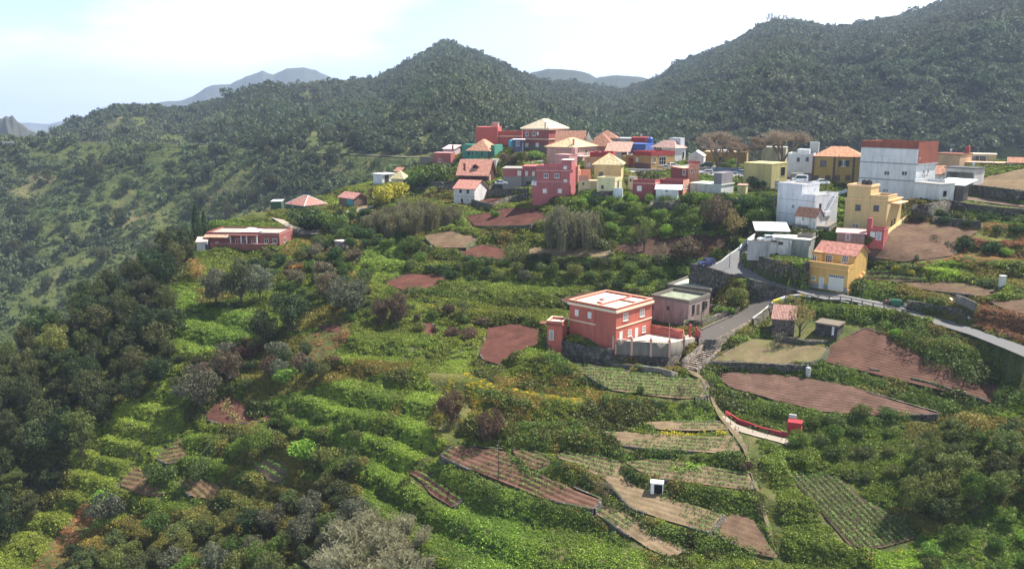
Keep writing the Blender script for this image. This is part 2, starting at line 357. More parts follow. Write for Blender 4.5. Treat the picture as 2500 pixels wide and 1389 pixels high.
# ---------------------------------------------------------------- building kit
HS = []
CTRL = []          # terrain control points contributed by building bases
PADS = []          # flat pads (polygon in XY, plane)
WHITE = (.74,.74,.72)
class H:
 """a house frame solved from where its near vertical edge stands: corner pixel, distance, and the extent of its two faces"""
 def __init__(s,name,label,cat,corner,Y,left,right=None,top=None,k=.9,yaw=None,d=None,h=None,dep=3,ctrl=True,group=None,pad=False,w=None):
  px,py = corner; az = math.atan((px - 1250) / F)
  if yaw is None:
   if right: yaw = az + math.atan(abs(right - px) / abs(px - left) / k)
   else: yaw = az + R(3)
  else: yaw = R(yaw)
  P = at(px,py,Y); s.P = P
  u = np.array([math.cos(yaw),-math.sin(yaw),0]); v = np.array([math.sin(yaw),math.cos(yaw),0]); s.u,s.v_,s.yaw = u,v,yaw
  def solve(pxx,dirv):
   a = (pxx - 1250) / F
   # P.x + t dx = a * ((P.y + t dy) cP - (z-CAMZ) sP)
   zr = P[2] - CAMZ
   return (a * (P[1] * cP - zr * sP) - P[0]) / (dirv[0] - a * dirv[1] * cP)
  s.w = w if w else -solve(left,u)
  s.d = d if d else (solve(right,v) if right else s.w * k)
  if h is None:
   b = (694.5 - top) / F
   # up = y sP + z cP = b (y cP - z sP)
   z = P[1] * (b * cP - sP) / (cP + b * sP); h = z + CAMZ - P[2]
  s.h = h; s.dep = dep
  c = P - u * s.w / 2 + v * s.d / 2
  s.e = empty(name,c,-yaw,label=label,cat=cat,group=group); s.z0 = P[2]
  s.c = c
  Wp = lambda x,y: (P - u * (s.w - x) + v * y)
  s.W = Wp
  HS.append(s)
  s.foot = [Wp(0,0),Wp(s.w,0),Wp(s.w,s.d),Wp(0,s.d)]
  if ctrl:
   for q in s.foot: CTRL.append((q[0],q[1],P[2] - .15))
  PADS.append(([(q[0],q[1]) for q in s.foot],(0,0,P[2] - .15),'house' if ctrl else 'none'))
  print('%-24s Y%5.0f w%5.1f d%5.1f h%5.1f yaw%4.0f' % (name,Y,s.w,s.d,s.h,math.degrees(yaw)))
 def loc(s,x,y,z): return (x - s.w / 2,y - s.d / 2,z)
 def pl(s,px,py,axis,val):
  """pixel -> point on a plane of the house (0: x=val, 1: y=val, 2: z=val), measured from the front left base corner"""
  o = np.array([0,0,CAMZ]) - s.W(0,0); r = rays(px,py)
  ol = np.array([o @ s.u,o @ s.v_,o[2]]); dl = np.array([r @ s.u,r @ s.v_,r[2]])
  t = (val - ol[axis]) / dl[axis]; return ol + dl * t
 def part(s,name,mat,boxes,parent=None,bevel=0):
  if name in ('plinth','pilaster') and len(boxes) > 1:
   for b in boxes: s.part(name,mat,[b],parent)
   return
  m = MB()
  for (x0,x1,y0,y1,z0,z1) in boxes: m.box(x0 - s.w / 2,x1 - s.w / 2,y0 - s.d / 2,y1 - s.d / 2,z0,z1)
  return m.build(name,mat,parent or s.e,bevel=bevel)
 def walls(s,mat,top=None,name='wall'):
  return s.part(name,mat,[(0,s.w,0,s.d,-s.dep,top or s.h)])
 def blk(s,mat,x0,x1,y0,y1,z0,z1,name='wall',parent=None): return s.part(name,mat,[(x0,x1,y0,y1,z0,z1)],parent)
 def blkpx(s,mat,y0,l,r,b,t,dd,name='wall'):
  """block whose front lies y0 behind the front wall, edges read from the photograph"""
  L = s.pl(l,b,1,y0); Rr = s.pl(r,b,1,y0); T = s.pl(r,t,1,y0)
  s.part(name,mat,[(L[0],Rr[0],y0,y0 + dd,Rr[2],T[2])]); return L[0],Rr[0],Rr[2],T[2]
 def band(s,mat,z,hh=.18,out=.12,name='cornice',x0=0,x1=None,y0=0,y1=None):
  x1 = s.w if x1 is None else x1; y1 = s.d if y1 is None else y1
  return s.part(name,mat,[(x0 - out,x1 + out,y0 - out,y0 + .02,z,z + hh),(x0 - out,x1 + out,y1 - .02,y1 + out,z,z + hh),
                                  (x0 - out,x0 + .02,y0 + .02,y1 - .02,z,z + hh),(x1 - .02,x1 + out,y0 + .02,y1 - .02,z,z + hh)])
 def parapet(s,mat,z,hh=.7,t=.2,out=.05,x0=0,x1=None,y0=0,y1=None,floor=None,name='parapet',cap=None):
  x1 = s.w if x1 is None else x1; y1 = s.d if y1 is None else y1
  o = out
  r = s.part(name,mat,[(x0 - o,x1 + o,y0 - o,y0 + t,z,z + hh),(x0 - o,x1 + o,y1 - t,y1 + o,z,z + hh),
                               (x0 - o,x0 + t,y0 + t,y1 - t,z,z + hh),(x1 - t,x1 + o,y0 + t,y1 - t,z,z + hh)])
  if floor: s.part('roof',floor,[(x0 + t,x1 - t,y0 + t,y1 - t,z - .05,z + .06)])
  if cap:
   q = o + .06; zz = z + hh
   s.part('coping',cap,[(x0 - q,x1 + q,y0 - q,y0 + t + .04,zz,zz + .1),(x0 - q,x1 + q,y1 - t - .04,y1 + q,zz,zz + .1),
                                   (x0 - q,x0 + t + .04,y0 + t + .04,y1 - t - .04,zz,zz + .1),(x1 - t - .04,x1 + q,y0 + t + .04,y1 - t - .04,zz,zz + .1)])
  return r
 def slab(s,mat,z,th=.18,out=.25,x0=0,x1=None,y0=0,y1=None,name='roof'):
  x1 = s.w if x1 is None else x1; y1 = s.d if y1 is None else y1
  return s.part(name,mat,[(x0 - out,x1 + out,y0 - out,y1 + out,z,z + th)])
 def hip(s,mat,z,hh,ov=.45,x0=0,x1=None,y0=0,y1=None,inset=1.0,name='roof',ridge=None):
  x1 = s.w if x1 is None else x1; y1 = s.d if y1 is None else y1
  ax,bx,ay,by = x0 - ov - s.w / 2,x1 + ov - s.w / 2,y0 - ov - s.d / 2,y1 + ov - s.d / 2
  cx,cy = (ax + bx) / 2,(ay + by) / 2; m = MB(); W_,D_ = bx - ax,by - ay
  if W_ >= D_: r = max(0,(W_ - D_ * inset) / 2); A,B = (cx - r,cy,z + hh),(cx + r,cy,z + hh)
  else: r = max(0,(D_ - W_ * inset) / 2); A,B = (cx,cy - r,z + hh),(cx,cy + r,z + hh)
  c = [(ax,ay,z),(bx,ay,z),(bx,by,z),(ax,by,z)]
  def face(pts,e0,e1):
   e0 = Vector(e0); d = (Vector(e1) - e0).normalized(); uv = []
   nrm = (Vector(pts[1]) - Vector(pts[0])).cross(Vector(pts[2]) - Vector(pts[0])).normalized(); q = nrm.cross(d)
   for p in pts: r_ = Vector(p) - e0; uv.append((r_.dot(d),r_.dot(q)))
   m.poly(pts,uv)
  if W_ >= D_:
   F_ = [[c[0],c[1],B,A],[c[1],c[2],B],[c[2],c[3],A,B],[c[3],c[0],A]]
  else:
   F_ = [[c[0],c[1],A],[c[1],c[2],B,A],[c[2],c[3],B],[c[3],c[0],A,B]]
  for f in F_:
   f2 = []
   for p in f:
    if not f2 or p != f2[-1]: f2.append(p)
   if f2[0] == f2[-1]: f2 = f2[:-1]
   face(f2,f2[0],f2[1])
  m.poly([c[3],c[2],c[1],c[0]]); rf = m.build(name,mat,s.e)
  # eaves board
  e = MB(); e.box(ax + .05,bx - .05,ay + .05,by - .05,z - .16,z - .01)
  return rf,e,(A,B,c)
 def gable(s,mat,z,hh,axis='x',ov=.35,x0=0,x1=None,y0=0,y1=None,wall=None,name='roof',th=.16,asym=.5):
  """gable roof; ridge along axis; wall = material of the gable ends"""
  x1 = s.w if x1 is None else x1; y1 = s.d if y1 is None else y1
  m = MB(); g = MB()
  if axis == 'x':
   cy = y0 + (y1 - y0) * asym
   P = lambda x,y,zz: s.loc(x,y,zz)
   for (ya,sgn) in ((y0 - ov,1),(y1 + ov,-1)):
    run = abs(cy - ya); drop = hh * ov / (abs(cy - (y0 if sgn > 0 else y1)) + 1e-6)
    a = P(x0 - ov,ya,z - drop); b = P(x1 + ov,ya,z - drop); c = P(x1 + ov,cy,z + hh); d = P(x0 - ov,cy,z + hh)
    L = math.hypot(run,hh); q = [a,b,c,d] if sgn > 0 else [b,a,d,c]
    m.poly(q,[(0,0),(x1 - x0 + 2 * ov,0),(x1 - x0 + 2 * ov,L),(0,L)])
    lo = [(p[0],p[1],p[2] - th) for p in q]; m.poly(lo[::-1])
    for i in range(4):
     j = (i + 1) % 4
     if i == 2: continue
     m.poly([q[j],q[i],lo[i],lo[j]][::1])
   if wall:
    for xx,fl in ((x0,0),(x1 - .01,1)):
     for dx in (0,):
      t = [P(xx,y0,z - .02),P(xx,y1,z - .02),P(xx,cy,z + hh - th - .02)]
      g.poly(t if not fl else t[::-1]); g.build('gable_end',wall,s.e); g = MB()
  else:
   cx = x0 + (x1 - x0) * asym
   P = lambda x,y,zz: s.loc(x,y,zz)
   for (xa,sgn) in ((x0 - ov,1),(x1 + ov,-1)):
    run = abs(cx - xa); drop = hh * ov / (abs(cx - (x0 if sgn > 0 else x1)) + 1e-6)
    a = P(xa,y0 - ov,z - drop); b = P(xa,y1 + ov,z - drop); c = P(cx,y1 + ov,z + hh); d = P(cx,y0 - ov,z + hh)
    L = math.hypot(run,hh); q = [b,a,d,c] if sgn > 0 else [a,b,c,d]
    m.poly(q,[(0,0),(y1 - y0 + 2 * ov,0),(y1 - y0 + 2 * ov,L),(0,L)])
    lo = [(p[0],p[1],p[2] - th) for p in q]; m.poly(lo[::-1])
    for i in range(4):
     j = (i + 1) % 4
     if i == 2: continue
     m.poly([q[j],q[i],lo[i],lo[j]])
   if wall:
    for yy,fl in ((y0,0),(y1 - .01,1)):
     t = [P(x0,yy,z - .02),P(x1,yy,z - .02),P(cx,yy,z + hh - th - .02)]
     g.poly(t if not fl else t[::-1]); g.build('gable_end',wall,s.e); g = MB()
  rf = m.build(name,mat,s.e)
  return rf
 def shed(s,mat,zf,zb,ov=.3,x0=0,x1=None,y0=0,y1=None,th=.14,name='roof',zr=None):
  """single slope: zf at the front edge, zb at the back"""
  x1 = s.w if x1 is None else x1; y1 = s.d if y1 is None else y1
  m = MB(); a = [s.loc(x0 - ov,y0 - ov,zf),s.loc(x1 + ov,y0 - ov,zf),s.loc(x1 + ov,y1 + ov,zb),s.loc(x0 - ov,y1 + ov,zb)]
  L = math.hypot(y1 - y0,zb - zf); m.poly(a,[(0,0),(x1 - x0,0),(x1 - x0,L),(0,L)])
  lo = [(p[0],p[1],p[2] - th) for p in a]; m.poly(lo[::-1])
  for i in range(4): j = (i + 1) % 4; m.poly([lo[i],lo[j],a[j],a[i]])
  return m.build(name,mat,s.e)
 # windows and doors read from pixels
 def opening(s,face,c,ww,hh,kind='window',frame=None,pane=None,name=None,off=0,parent=None,nm=1,nh=0,fw=.09):
  frame = frame or plain('window_frame',(.75,.75,.73),.5); pane = pane or glass()
  px,py = c
  if face == 'f': q = s.pl(px,py,1,off); a = q[0]; z = q[2]
  else: q = s.pl(px,py,0,s.w + off); a = q[1]; z = q[2]
  a0,a1,z0,z1 = a - ww / 2,a + ww / 2,z - hh / 2,z + hh / 2
  def bxs(m,p0,p1,q0,q1,o0,o1):
   if face == 'f': m.box(p0 - s.w / 2,p1 - s.w / 2,off - o1 - s.d / 2,off - o0 - s.d / 2,q0,q1)
   else: m.box(s.w + off + o0 - s.w / 2,s.w + off + o1 - s.w / 2,p0 - s.d / 2,p1 - s.d / 2,q0,q1)
  m = MB()
  if kind == 'shutter':
   bxs(m,a0,a1,z0,z1,-.05,.07); fo = m.build(name or 'window_shutter',frame,s.e)
   g = MB(); bxs(g,a - .015,a + .015,z0 + .05,z1 - .05,.071,.085)
   n = max(3,int((z1 - z0) / .12))
   for i in range(1,n):
    zz = z0 + (z1 - z0) * i / n; bxs(g,a0 + .08,a - .04,zz,zz + .02,.071,.08); bxs(g,a + .04,a1 - .08,zz,zz + .02,.071,.08)
   g.build('slats',plain('shutter_groove',(.4,.4,.4)),fo); return fo
  bxs(m,a0,a0 + fw,z0,z1,-.05,.06); bxs(m,a1 - fw,a1,z0,z1,-.05,.06)
  bxs(m,a0 + fw,a1 - fw,z0,z0 + fw,-.05,.06); bxs(m,a0 + fw,a1 - fw,z1 - fw,z1,-.05,.06)
  for i in range(nm): xm = a0 + (a1 - a0) * (i + 1) / (nm + 1); bxs(m,xm - .035,xm + .035,z0 + fw,z1 - fw,-.03,.055)
  for i in range(nh): zm = z0 + (z1 - z0) * (i + 1) / (nh + 1); bxs(m,a0 + fw,a1 - fw,zm - .025,zm + .025,-.03,.05)
  if kind == 'window': bxs(m,a0 - .08,a1 + .08,z0 - .08,z0 - .005,-.02,.14)
  fo = m.build(name or kind,frame,s.e)
  g = MB(); bxs(g,a0 + fw * .8,a1 - fw * .8,z0 + fw * .8,z1 - fw * .8,-.04,.02); g.build('pane' if kind == 'window' else 'panel',pane,fo)
  return fo
 def win(s,face,lst,ww=1.1,hh=1.1,**kw):
  for c in lst: s.opening(face,c,ww,hh,**kw)
 def door(s,face,c,ww=.95,hh=2.05,col=(.7,.7,.68),**kw):
  return s.opening(face,c,ww,hh,kind='door',pane=plain('door_panel',col,.5),nm=0,**kw)
 def pipe(s,face,c0,c1,col=(.5,.35,.3)):
  a = s.pl(*c0,1 if face == 'f' else 0,-.06 if face == 'f' else s.w + .06); b = s.pl(*c1,1 if face == 'f' else 0,-.06 if face == 'f' else s.w + .06)
  m = MB(); m.tube(s.loc(a[0],a[1],a[2]),s.loc(a[0],a[1],b[2]),.06,.06,6); return m.build('drainpipe',plain('drainpipe_paint',col),s.e)
 def chimney(s,mat,px,py,z,hh=1.2,ww=.6,dd=.5):
  q = s.pl(px,py,2,z); m = MB(); x,y = q[0] - s.w / 2,q[1] - s.d / 2
  m.box(x - ww / 2,x + ww / 2,y - dd / 2,y + dd / 2,z - .8,z + hh); m.box(x - ww / 2 - .08,x + ww / 2 + .08,y - dd / 2 - .08,y + dd / 2 + .08,z + hh,z + hh + .12)
  return m.build('chimney',mat,s.e)
 def eaves(s,r,mat):
  r[1].build('eaves',mat,s.e); return r
def ridge_caps(h,r,mat):
 A,B,c = r[2]; m = MB()
 m.tube(A,B,.13,.13,6) if A != B else None
 for p in c:
  q = A if (Vector(p) - Vector(A)).length <= (Vector(p) - Vector(B)).length else B
  m.tube(p,q,.12,.12,6)
 m.build('ridge_tiles',mat,h.e)

# ---------------------------------------------------------------- retaining walls, patio, stairs (run before the ground grid is used for planting)
def ztop_at(P,py):
 b = (694.5 - py) / F; return CAMZ + P[1] * (b * cP - sP) / (cP + b * sP)
def strip_wall(XY,zt,zb,th,mat,name,lab,seg=1.2,side=1,cat='wall',jit=.0):
 """upright wall along a ground line; side=+1 puts the thickness to the left of the direction of travel"""
 XY = np.array(XY,float); L = np.concatenate([[0],np.cumsum(np.hypot(*np.diff(XY[:,:2],axis=0).T))]); k = max(2,int(L[-1] / seg) + 1); s = np.linspace(0,L[-1],k)
 X = np.interp(s,L,XY[:,0]); Y = np.interp(s,L,XY[:,1]); T = np.interp(s,L,zt); B = np.interp(s,L,zb); T = T + jit * (vnoise(X * 1.5,Y * 1.5,3) - .5)
 dx = np.gradient(X); dy = np.gradient(Y); l = np.hypot(dx,dy) + 1e-9; ox,oy = -dy / l * th * side,dx / l * th * side; vs = []; fs = []
 for i in range(k): vs += [(X[i],Y[i],B[i]),(X[i],Y[i],T[i]),(X[i] + ox[i],Y[i] + oy[i],T[i]),(X[i] + ox[i],Y[i] + oy[i],B[i])]
 for i in range(k - 1):
  a,b = i * 4,i * 4 + 4
  for j in range(3): fs.append((a + j,b + j,b + j + 1,a + j + 1) if side < 0 else (a + j,a + j + 1,b + j + 1,b + j))
 fs += [(0,1,2,3),(4 * k - 1,4 * k - 2,4 * k - 3,4 * k - 4)]
 o = link(name,mesh_np(name,vs,fs,[mat]));
 if lab: tag(o,lab,cat)
 return o

# ---------------------------------------------------------------- the houses of the village
FLOORM = plain('roof_concrete',(.32,.3,.27),.9)
FRD = plain('dark_frame',(.06,.05,.04),.5)
G_VIL = None
# --- coral house in the middle foreground
coral = plaster((.47,.13,.095),.3); coralL = plain('cream_trim',(.78,.62,.46),.8)
h = H('house','large coral two storey house with flat cream roof terrace and walled patio','house',Z6(905,800),138,Z6(402,0)[0],Z6(1292,0)[0],Z6(0,455)[1],k=1.05,dep=2.5)
HC = h
h.walls(coral)
h.band(coralL,h.h - .2,.45,.35); h.parapet(coral,h.h + .25,.45,.22,out=.12,floor=plain('cream_roof',(.82,.74,.6),.9),cap=plain('pink_coping',(.72,.36,.26),.8))
h.part('dividing_wall',coral,[(h.w * .58,h.w * .58 + .25,.25,h.d - .25,h.h + .25,h.h + .68)])
h.part('dividing_wall',coral,[(h.w * .58 + .25,h.w - .25,h.d * .62,h.d * .62 + .25,h.h + .3,h.h + .66)])
for (x,y) in ((.3,.42),(.42,.2)): h.part('roof_hatch',coral,[(h.w * x,h.w * x + 1.0,h.d * y,h.d * y + .7,h.h + .3,h.h + .62)])
h.win('f',[Z6(484,462),Z6(623,488)],.9,1.3,kind='shutter')
h.win('s',[Z6(1014,505),Z6(1195,462)],1.65,1.6,nm=1,pane=plain('shutter_glass',(.3,.3,.3),.4)); h.win('s',[Z6(1058,681),Z6(1213,640)],1.25,1.35,nm=1,nh=1,pane=plain('shutter_glass',(.3,.3,.3),.4))
h.door('s',Z6(963,722),1.05,2.1); h.door('s',Z6(1132,686),1.05,2.3)
zb = h.pl(*Z6(912,640),1,0)[2]
h.part('string_course',coralL,[(h.w - .02,h.w + .12,0,h.d,zb,zb + .22),(0,h.w * .58,-.1,.02,zb - .1,zb + .12)])
h.pipe('f',Z6(682,452),Z6(682,760),(.4,.12,.09))
# its little annex on the left
h = H('annex','small coral annex with walled roof left of the large coral house','annex',Z6(322,760),142,Z6(160,0)[0],Z6(375,0)[0],Z6(0,590)[1],k=1.2)
h.walls(coral); h.parapet(coral,h.h,.55,.15,floor=plain('cream_roof',(.82,.74,.6),.9),cap=coralL); h.band(tiles((.55,.22,.16)),h.h - .25,.2,.3)
h.door('f',Z6(205,705),1.0,2.1,col=(.35,.33,.3)); h.part('canopy',tiles((.55,.22,.16)),[(-1.8,-.05,.2,2.2,h.h - .3,h.h - .15)])
# --- two old grey flat roofed houses right of it
gp = plaster((.33,.24,.235),.75); gtrim = plain('weathered_concrete',(.17,.15,.13),.95); mossy = plaster((.28,.31,.22),.8)
h = H('old_house','nearer old mauve grey flat roofed house with bare parapet behind the coral house','house',Z6(1697,548),147,Z6(1290,0)[0],Z6(1925,0)[0],Z6(0,365)[1],k=1.0)
h.walls(gp); h.parapet(gtrim,h.h,.75,.22,out=.08,floor=mossy); h.win('f',[Z6(1480,410),Z6(1305,400)],.6,.8,frame=FRD)
h.win('s',[Z6(1752,425),Z6(1862,385)],1.1,2.0,frame=FRD,nh=2); h.door('s',Z6(1805,425),1.0,2.1,col=(.14,.09,.07),frame=FRD); h.win('s',[Z6(1893,365)],.8,1.2,frame=FRD)
h = H('old_house','farther old grey flat roofed house with pale patched roof below the road wall','house',Z6(1930,392),157,Z6(1468,0)[0],Z6(2130,0)[0],Z6(0,232)[1],k=1.1)
h.walls(plaster((.25,.22,.2),.7)); h.parapet(gtrim,h.h,.6,.22,out=.1,floor=plaster((.5,.53,.44),.9)); h.part('chimney',gtrim,[(h.w * .42,h.w * .42 + 1.1,h.d * .8,h.d * .8 + .9,h.h,h.h + 1.5)])
h.win('s',[Z6(1972,272),Z6(2085,215)],.9,1.2,frame=FRD); h.door('s',Z6(2035,270),.9,2.0,col=(.13,.09,.07),frame=FRD)
# --- yellow garage house
yel = plaster((.60,.375,.12),.25); ytr = plain('orange_trim',(.78,.44,.2),.8)
h = H('house','yellow house with white garage door and pink tile roof beside the road','house',Z5(2068,850),148,Z5(1622,0)[0],Z5(2282,0)[0],Z5(0,606)[1],k=1.15)
HY = h
h.walls(yel); ztop = h.h
h.part('parapet',yel,[(0,h.w,-.05,.18,ztop + .1,ztop + 1.0),(h.w - .2,h.w + .03,.18,h.d * .3,ztop + .1,ztop + 1.0),(0,.2,.18,h.d * .3,ztop + .1,ztop + 1.0)])
h.part('tile_ledge',ytr,[(-.1,h.w + .15,-.3,.2,ztop - .1,ztop + .1)])
h.part('coping',ytr,[(-.05,h.w + .08,-.1,.25,ztop + 1.0,ztop + 1.1)])
ub = h.d * .3; uh = 2.9
h.part('upper_wall',yel,[(0,h.w,ub,h.d * 1.0,ztop,ztop + uh),(0,1.9,ub - 1.0,ub,ztop,ztop + uh)])
h.gable(tiles((.56,.25,.2)),ztop + uh,1.9,'x',.35,y0=ub,y1=h.d,wall=yel)
h.part('porch_roof',tiles((.56,.25,.2)),[(-.3,2.2,ub - 1.4,ub,ztop + uh - .25,ztop + uh - .08)])
h.opening('f',Z5(1705,468),.95,1.3,off=ub - 1.0,nh=2); h.win('f',[Z5(2052,475)],1.4,1.4,off=ub,nh=2,nm=2)
h.opening('f',Z5(1868,485),1.5,2.2,off=ub,nm=2,nh=2,name='balcony_door')
h.opening('f',Z5(1698,690),.95,.85,nh=2,nm=2)
h.door('f',Z5(1785,742),1.05,2.3,col=(.5,.55,.6)); h.opening('f',Z5(1947,758),3.2,2.7,kind='door',name='garage_door',pane=plain('garage_panel',(.62,.6,.55),.6),nm=0,fw=.12)
h.opening('f',Z5(1955,672),3.4,.6,nm=6,name='fanlight',fw=.06)
h.part('plinth',plain('grey_plinth',(.25,.25,.25),.9),[(-.03,h.w * .3,-.06,.02,-.5,1.0),(h.w * .41,h.w * .53,-.06,.02,-.5,1.0),(h.w * .93,h.w + .05,-.06,.02,-.5,1.0)])
h.part('stepped_wall',ytr,[(h.w + .02,h.w + .4,h.d * .15 * i,h.d * .15 * (i + 1),-1,.5 + i * .55) for i in range(6)])
# hammock on its balcony
q = h.pl(*Z5(1960,535),1,ub - .8)
m = MB()
a = h.W(q[0] - 1.9,ub - .8); b = h.W(q[0] + 2.1,ub - .8); pts = []
for i in range(13):
 t = i / 12; c = a * (1 - t) + b * t; z = c[2] + ztop + 1.45 - .8 * math.sin(math.pi * t); pts.append((c[0],c[1],z,.05 + .35 * math.sin(math.pi * t)))
for p,q2 in zip(pts[:-1],pts[1:]):
 m.poly([(p[0],p[1] - p[3],p[2]),(q2[0],q2[1] - q2[3],q2[2]),(q2[0],q2[1] + q2[3],q2[2] + .05),(p[0],p[1] + p[3],p[2] + .05)])
tag(m.build('hammock',plain('pale_cloth',(.75,.62,.58))),'pale cloth hammock slung across the balcony of the yellow garage house','hammock')
# --- derelict white and grey house above the road wall
wh = plaster((.62,.62,.6),.65); gr = plaster((.30,.31,.29),.8)
h = H('old_house','stained white and grey derelict house with flat roof above the curved road wall','house',Z5(1632,500),158,Z5(1200,0)[0],Z5(1700,0)[0],Z5(0,265)[1],k=.7)
h.walls(gr); h.part('wall',wh,[(0,h.w * .52,-.6,0,-2,h.h - .1)]); h.slab(plain('pale_roof',(.62,.6,.54),.9),h.h,.15,.15)
h.part('roof_slab',plain('white_roof',(.8,.8,.78),.7),[(-.3,h.w * .55,-.8,h.d * .7,h.h + .15,h.h + .32)])
h.parapet(gtrim,h.h + .15,.8,.15,x0=h.w * .62,x1=h.w,y0=h.d * .45,y1=h.d)
h.part('buttress',wh,[(h.w * .52,h.w * .56,-.9,-.05,-2,h.h - .4)])
h.win('f',[Z5(1325,295)],1.1,.6,frame=FRD,off=-.6,nm=0); h.opening('f',Z5(1250,272),1.2,.35,frame=FRD,off=-.6,nm=0,name='vent'); h.opening('f',Z5(1283,422),.6,.55,frame=FRD,off=-.6,nm=0)
h.win('s',[Z5(1655,290)],.8,.8,frame=FRD,nm=0)
h = H('yard_wall','stained grey yard wall left of the derelict white house','wall',Z5(1200,420),157,Z5(945,0)[0],None,Z5(0,278)[1],d=.35,yaw=13,dep=1.5)
h.walls(plaster((.36,.36,.37),.9)); h.slab(gtrim,h.h,.1,.05,name='coping')
h = H('carport','white roofed carport on posts behind the stained yard wall','carport',Z5(1395,232),164,Z5(1060,0)[0],None,Z5(0,155)[1],d=7.5,yaw=11,dep=1)
for x in (.3,h.w * .5,h.w - .3):
 for y in (.3,h.d - .3): h.part('post',FRD,[(x - .07,x + .07,y - .07,y + .07,-2,h.h + .2)])
h.shed(plain('white_sheet_roof',(.85,.86,.88),.5),h.h,h.h + .9,.6,name='roof')
# --- tall white building
br = plaster((.27,.085,.055),.4); whc = plaster((.68,.69,.72),.3)
h = H('apartment_building','tall white four storey building with red brick parapet and brick side','building',Z3(1985,905),180,Z3(1352,0)[0],Z3(2205,0)[0],Z3(0,252)[1],k=.75)
HW = h
s1 = h.pl(*Z3(2000,430),1,0)[2]; s2 = h.pl(*Z3(1995,620),1,0)[2]
h.walls(whc); h.parapet(br,h.h + .02,1.62,.3,out=.06,floor=FLOORM)
h.part('brick_cladding',br,[(h.w + .0,h.w + .1,.3,h.d,s1 + .2,h.h)])
h.part('floor_band',plain('grey_band',(.28,.29,.31),.9),[(-.1,h.w + .16,-.12,.02,z,z + .25) for z in (s1,s2)] + [(h.w - .02,h.w + .35,-.1,h.d + .3,s1 - .1,s1 + .2)] + [(-.12,h.w + .15,-.14,.3,h.h - .12,h.h + .02)])
h.win('f',[Z3(1723,328)],2.6,1.1,nm=3,pane=plain('shutter_white',(.6,.62,.66))); h.win('f',[Z3(1692,524),Z3(1890,526)],1.5,1.15)
h.win('f',[Z3(1675,720)],1.6,.95,nm=3,nh=2); h.win('s',[Z3(2062,328)],1.3,1.2); h.win('s',[Z3(2105,508),Z3(2155,503)],.8,1.1,nm=0)
h.pipe('s',Z3(2130,440),Z3(2120,590),(.4,.4,.4))
h = H('extension','low white extension with grey roof terrace right of the tall white building','annex',Z4(1115,815),173,Z4(835,0)[0],Z4(1282,0)[0],Z4(0,610)[1],k=.8)
h.walls(whc); h.slab(plain('grey_slab',(.3,.29,.28),.9),h.h,.2,.2); h.win('s',[Z4(1188,708)],1.2,1.3,frame=FRD)
h.part('terrace_rail',plain('white_rail',(.75,.75,.75)),[(-.3,-.1,0,h.d,h.h + .2,h.h + .9),(0,h.w * .7,h.d * .85,h.d * .85 + .1,h.h + .2,h.h + .9)])
h = H('lean_to','grey block lean-to with white sheet roofs beside the dark open garage','shed',Z4(1395,775),174,Z4(1285,0)[0],Z4(1445,0)[0],Z4(0,620)[1],k=.8)
h.walls(plaster((.17,.15,.15),.6)); h.shed(plain('white_sheet_roof',(.85,.86,.88),.5),h.h + .1,h.h + 1.3,.3,x0=-4.5,y1=h.d + 3); h.door('f',Z4(1282,720),1,2.1,col=(.04,.04,.04),frame=FRD)
h = H('garage','dark open garage with white side wall at the right edge of the village','garage',Z4(1510,625),187,Z4(1180,0)[0],Z4(1622,0)[0],Z4(0,432)[1],k=.8)
gw = plaster((.55,.55,.55),.4)
h.part('wall',gw,[(h.w - .3,h.w,0,h.d,-3,h.h),(0,.3,0,h.d,-3,h.h),(.3,h.w - .3,h.d - .3,h.d,-3,h.h),(.3,h.w - .3,0,.3,h.h - 1.0,h.h)])
h.slab(plain('dark_roof',(.08,.08,.09),.9),h.h,.25,.3)
h.part('floor',gtrim,[(.3,h.w - .3,.3,h.d - .3,-.4,0)])
# --- white three storey stepped house and the little tiled house in front
w2 = plaster((.66,.67,.71),.35)
h = H('house','white three storey stepped house with outer stairs below the parked cars','house',Z3(858,1110),171,Z3(437,0)[0],Z3(1120,0)[0],Z3(0,790)[1],k=1.0)
s1 = h.pl(*Z3(850,845),1,0)[2]; s2 = h.pl(*Z3(650,990),1,0)[2]
h.walls(w2); bb = plain('grey_band',(.28,.29,.31),.9)
h.part('floor_band',bb,[(-.04,h.w + .04,-.06,.02,s1,s1 + .1),(-.04,h.w + .04,-.06,.02,s2,s2 + .1)])
x0,x1,z0,z1 = h.blkpx(w2,.02,Z3(455,0)[0],Z3(728,0)[0],Z3(0,775)[1],Z3(0,668)[1],7.5,'upper_block')
h.parapet(w2,z1,.45,.18,out=.04,x0=x0,x1=x1,y0=0,y1=7.5,floor=FLOORM)
h.parapet(w2,h.h,.45,.18,out=.02,x0=x1 + .3,floor=FLOORM); h.win('f',[Z3(632,900)],.85,1.05,nm=2)
h.win('s',[Z3(882,900)],.4,.8,nm=0); h.win('s',[Z3(938,895)],.9,1.2,frame=FRD)
m = MB(); n = 14
for i in range(n):
 m.box(h.w / 2 + .02,h.w / 2 + 1.3,-h.d / 2 + 1.5 + i * .45,-h.d / 2 + 1.5 + (i + 1) * .45,-1 + (h.h - .2) * i / n,(h.h - .2) * (i + 1) / n - 0.0)
m.build('outer_stair',w2,h.e)
m = MB()
for i in range(9): m.tube((h.w / 2 + 1.3,-h.d / 2 + 1.5 + i * .75,h.h * i / 8.5),(h.w / 2 + 1.3,-h.d / 2 + 1.5 + i * .75,h.h * i / 8.5 + 1),.05,.05,5)
for dz in (.6,1.0): m.tube((h.w / 2 + 1.3,-h.d / 2 + 1.5,dz),(h.w / 2 + 1.3,-h.d / 2 + 7.5,h.h * .94 + dz),.07,.07,5)
m.build('stair_rail',plain('white_rail',(.8,.8,.8)),h.e)
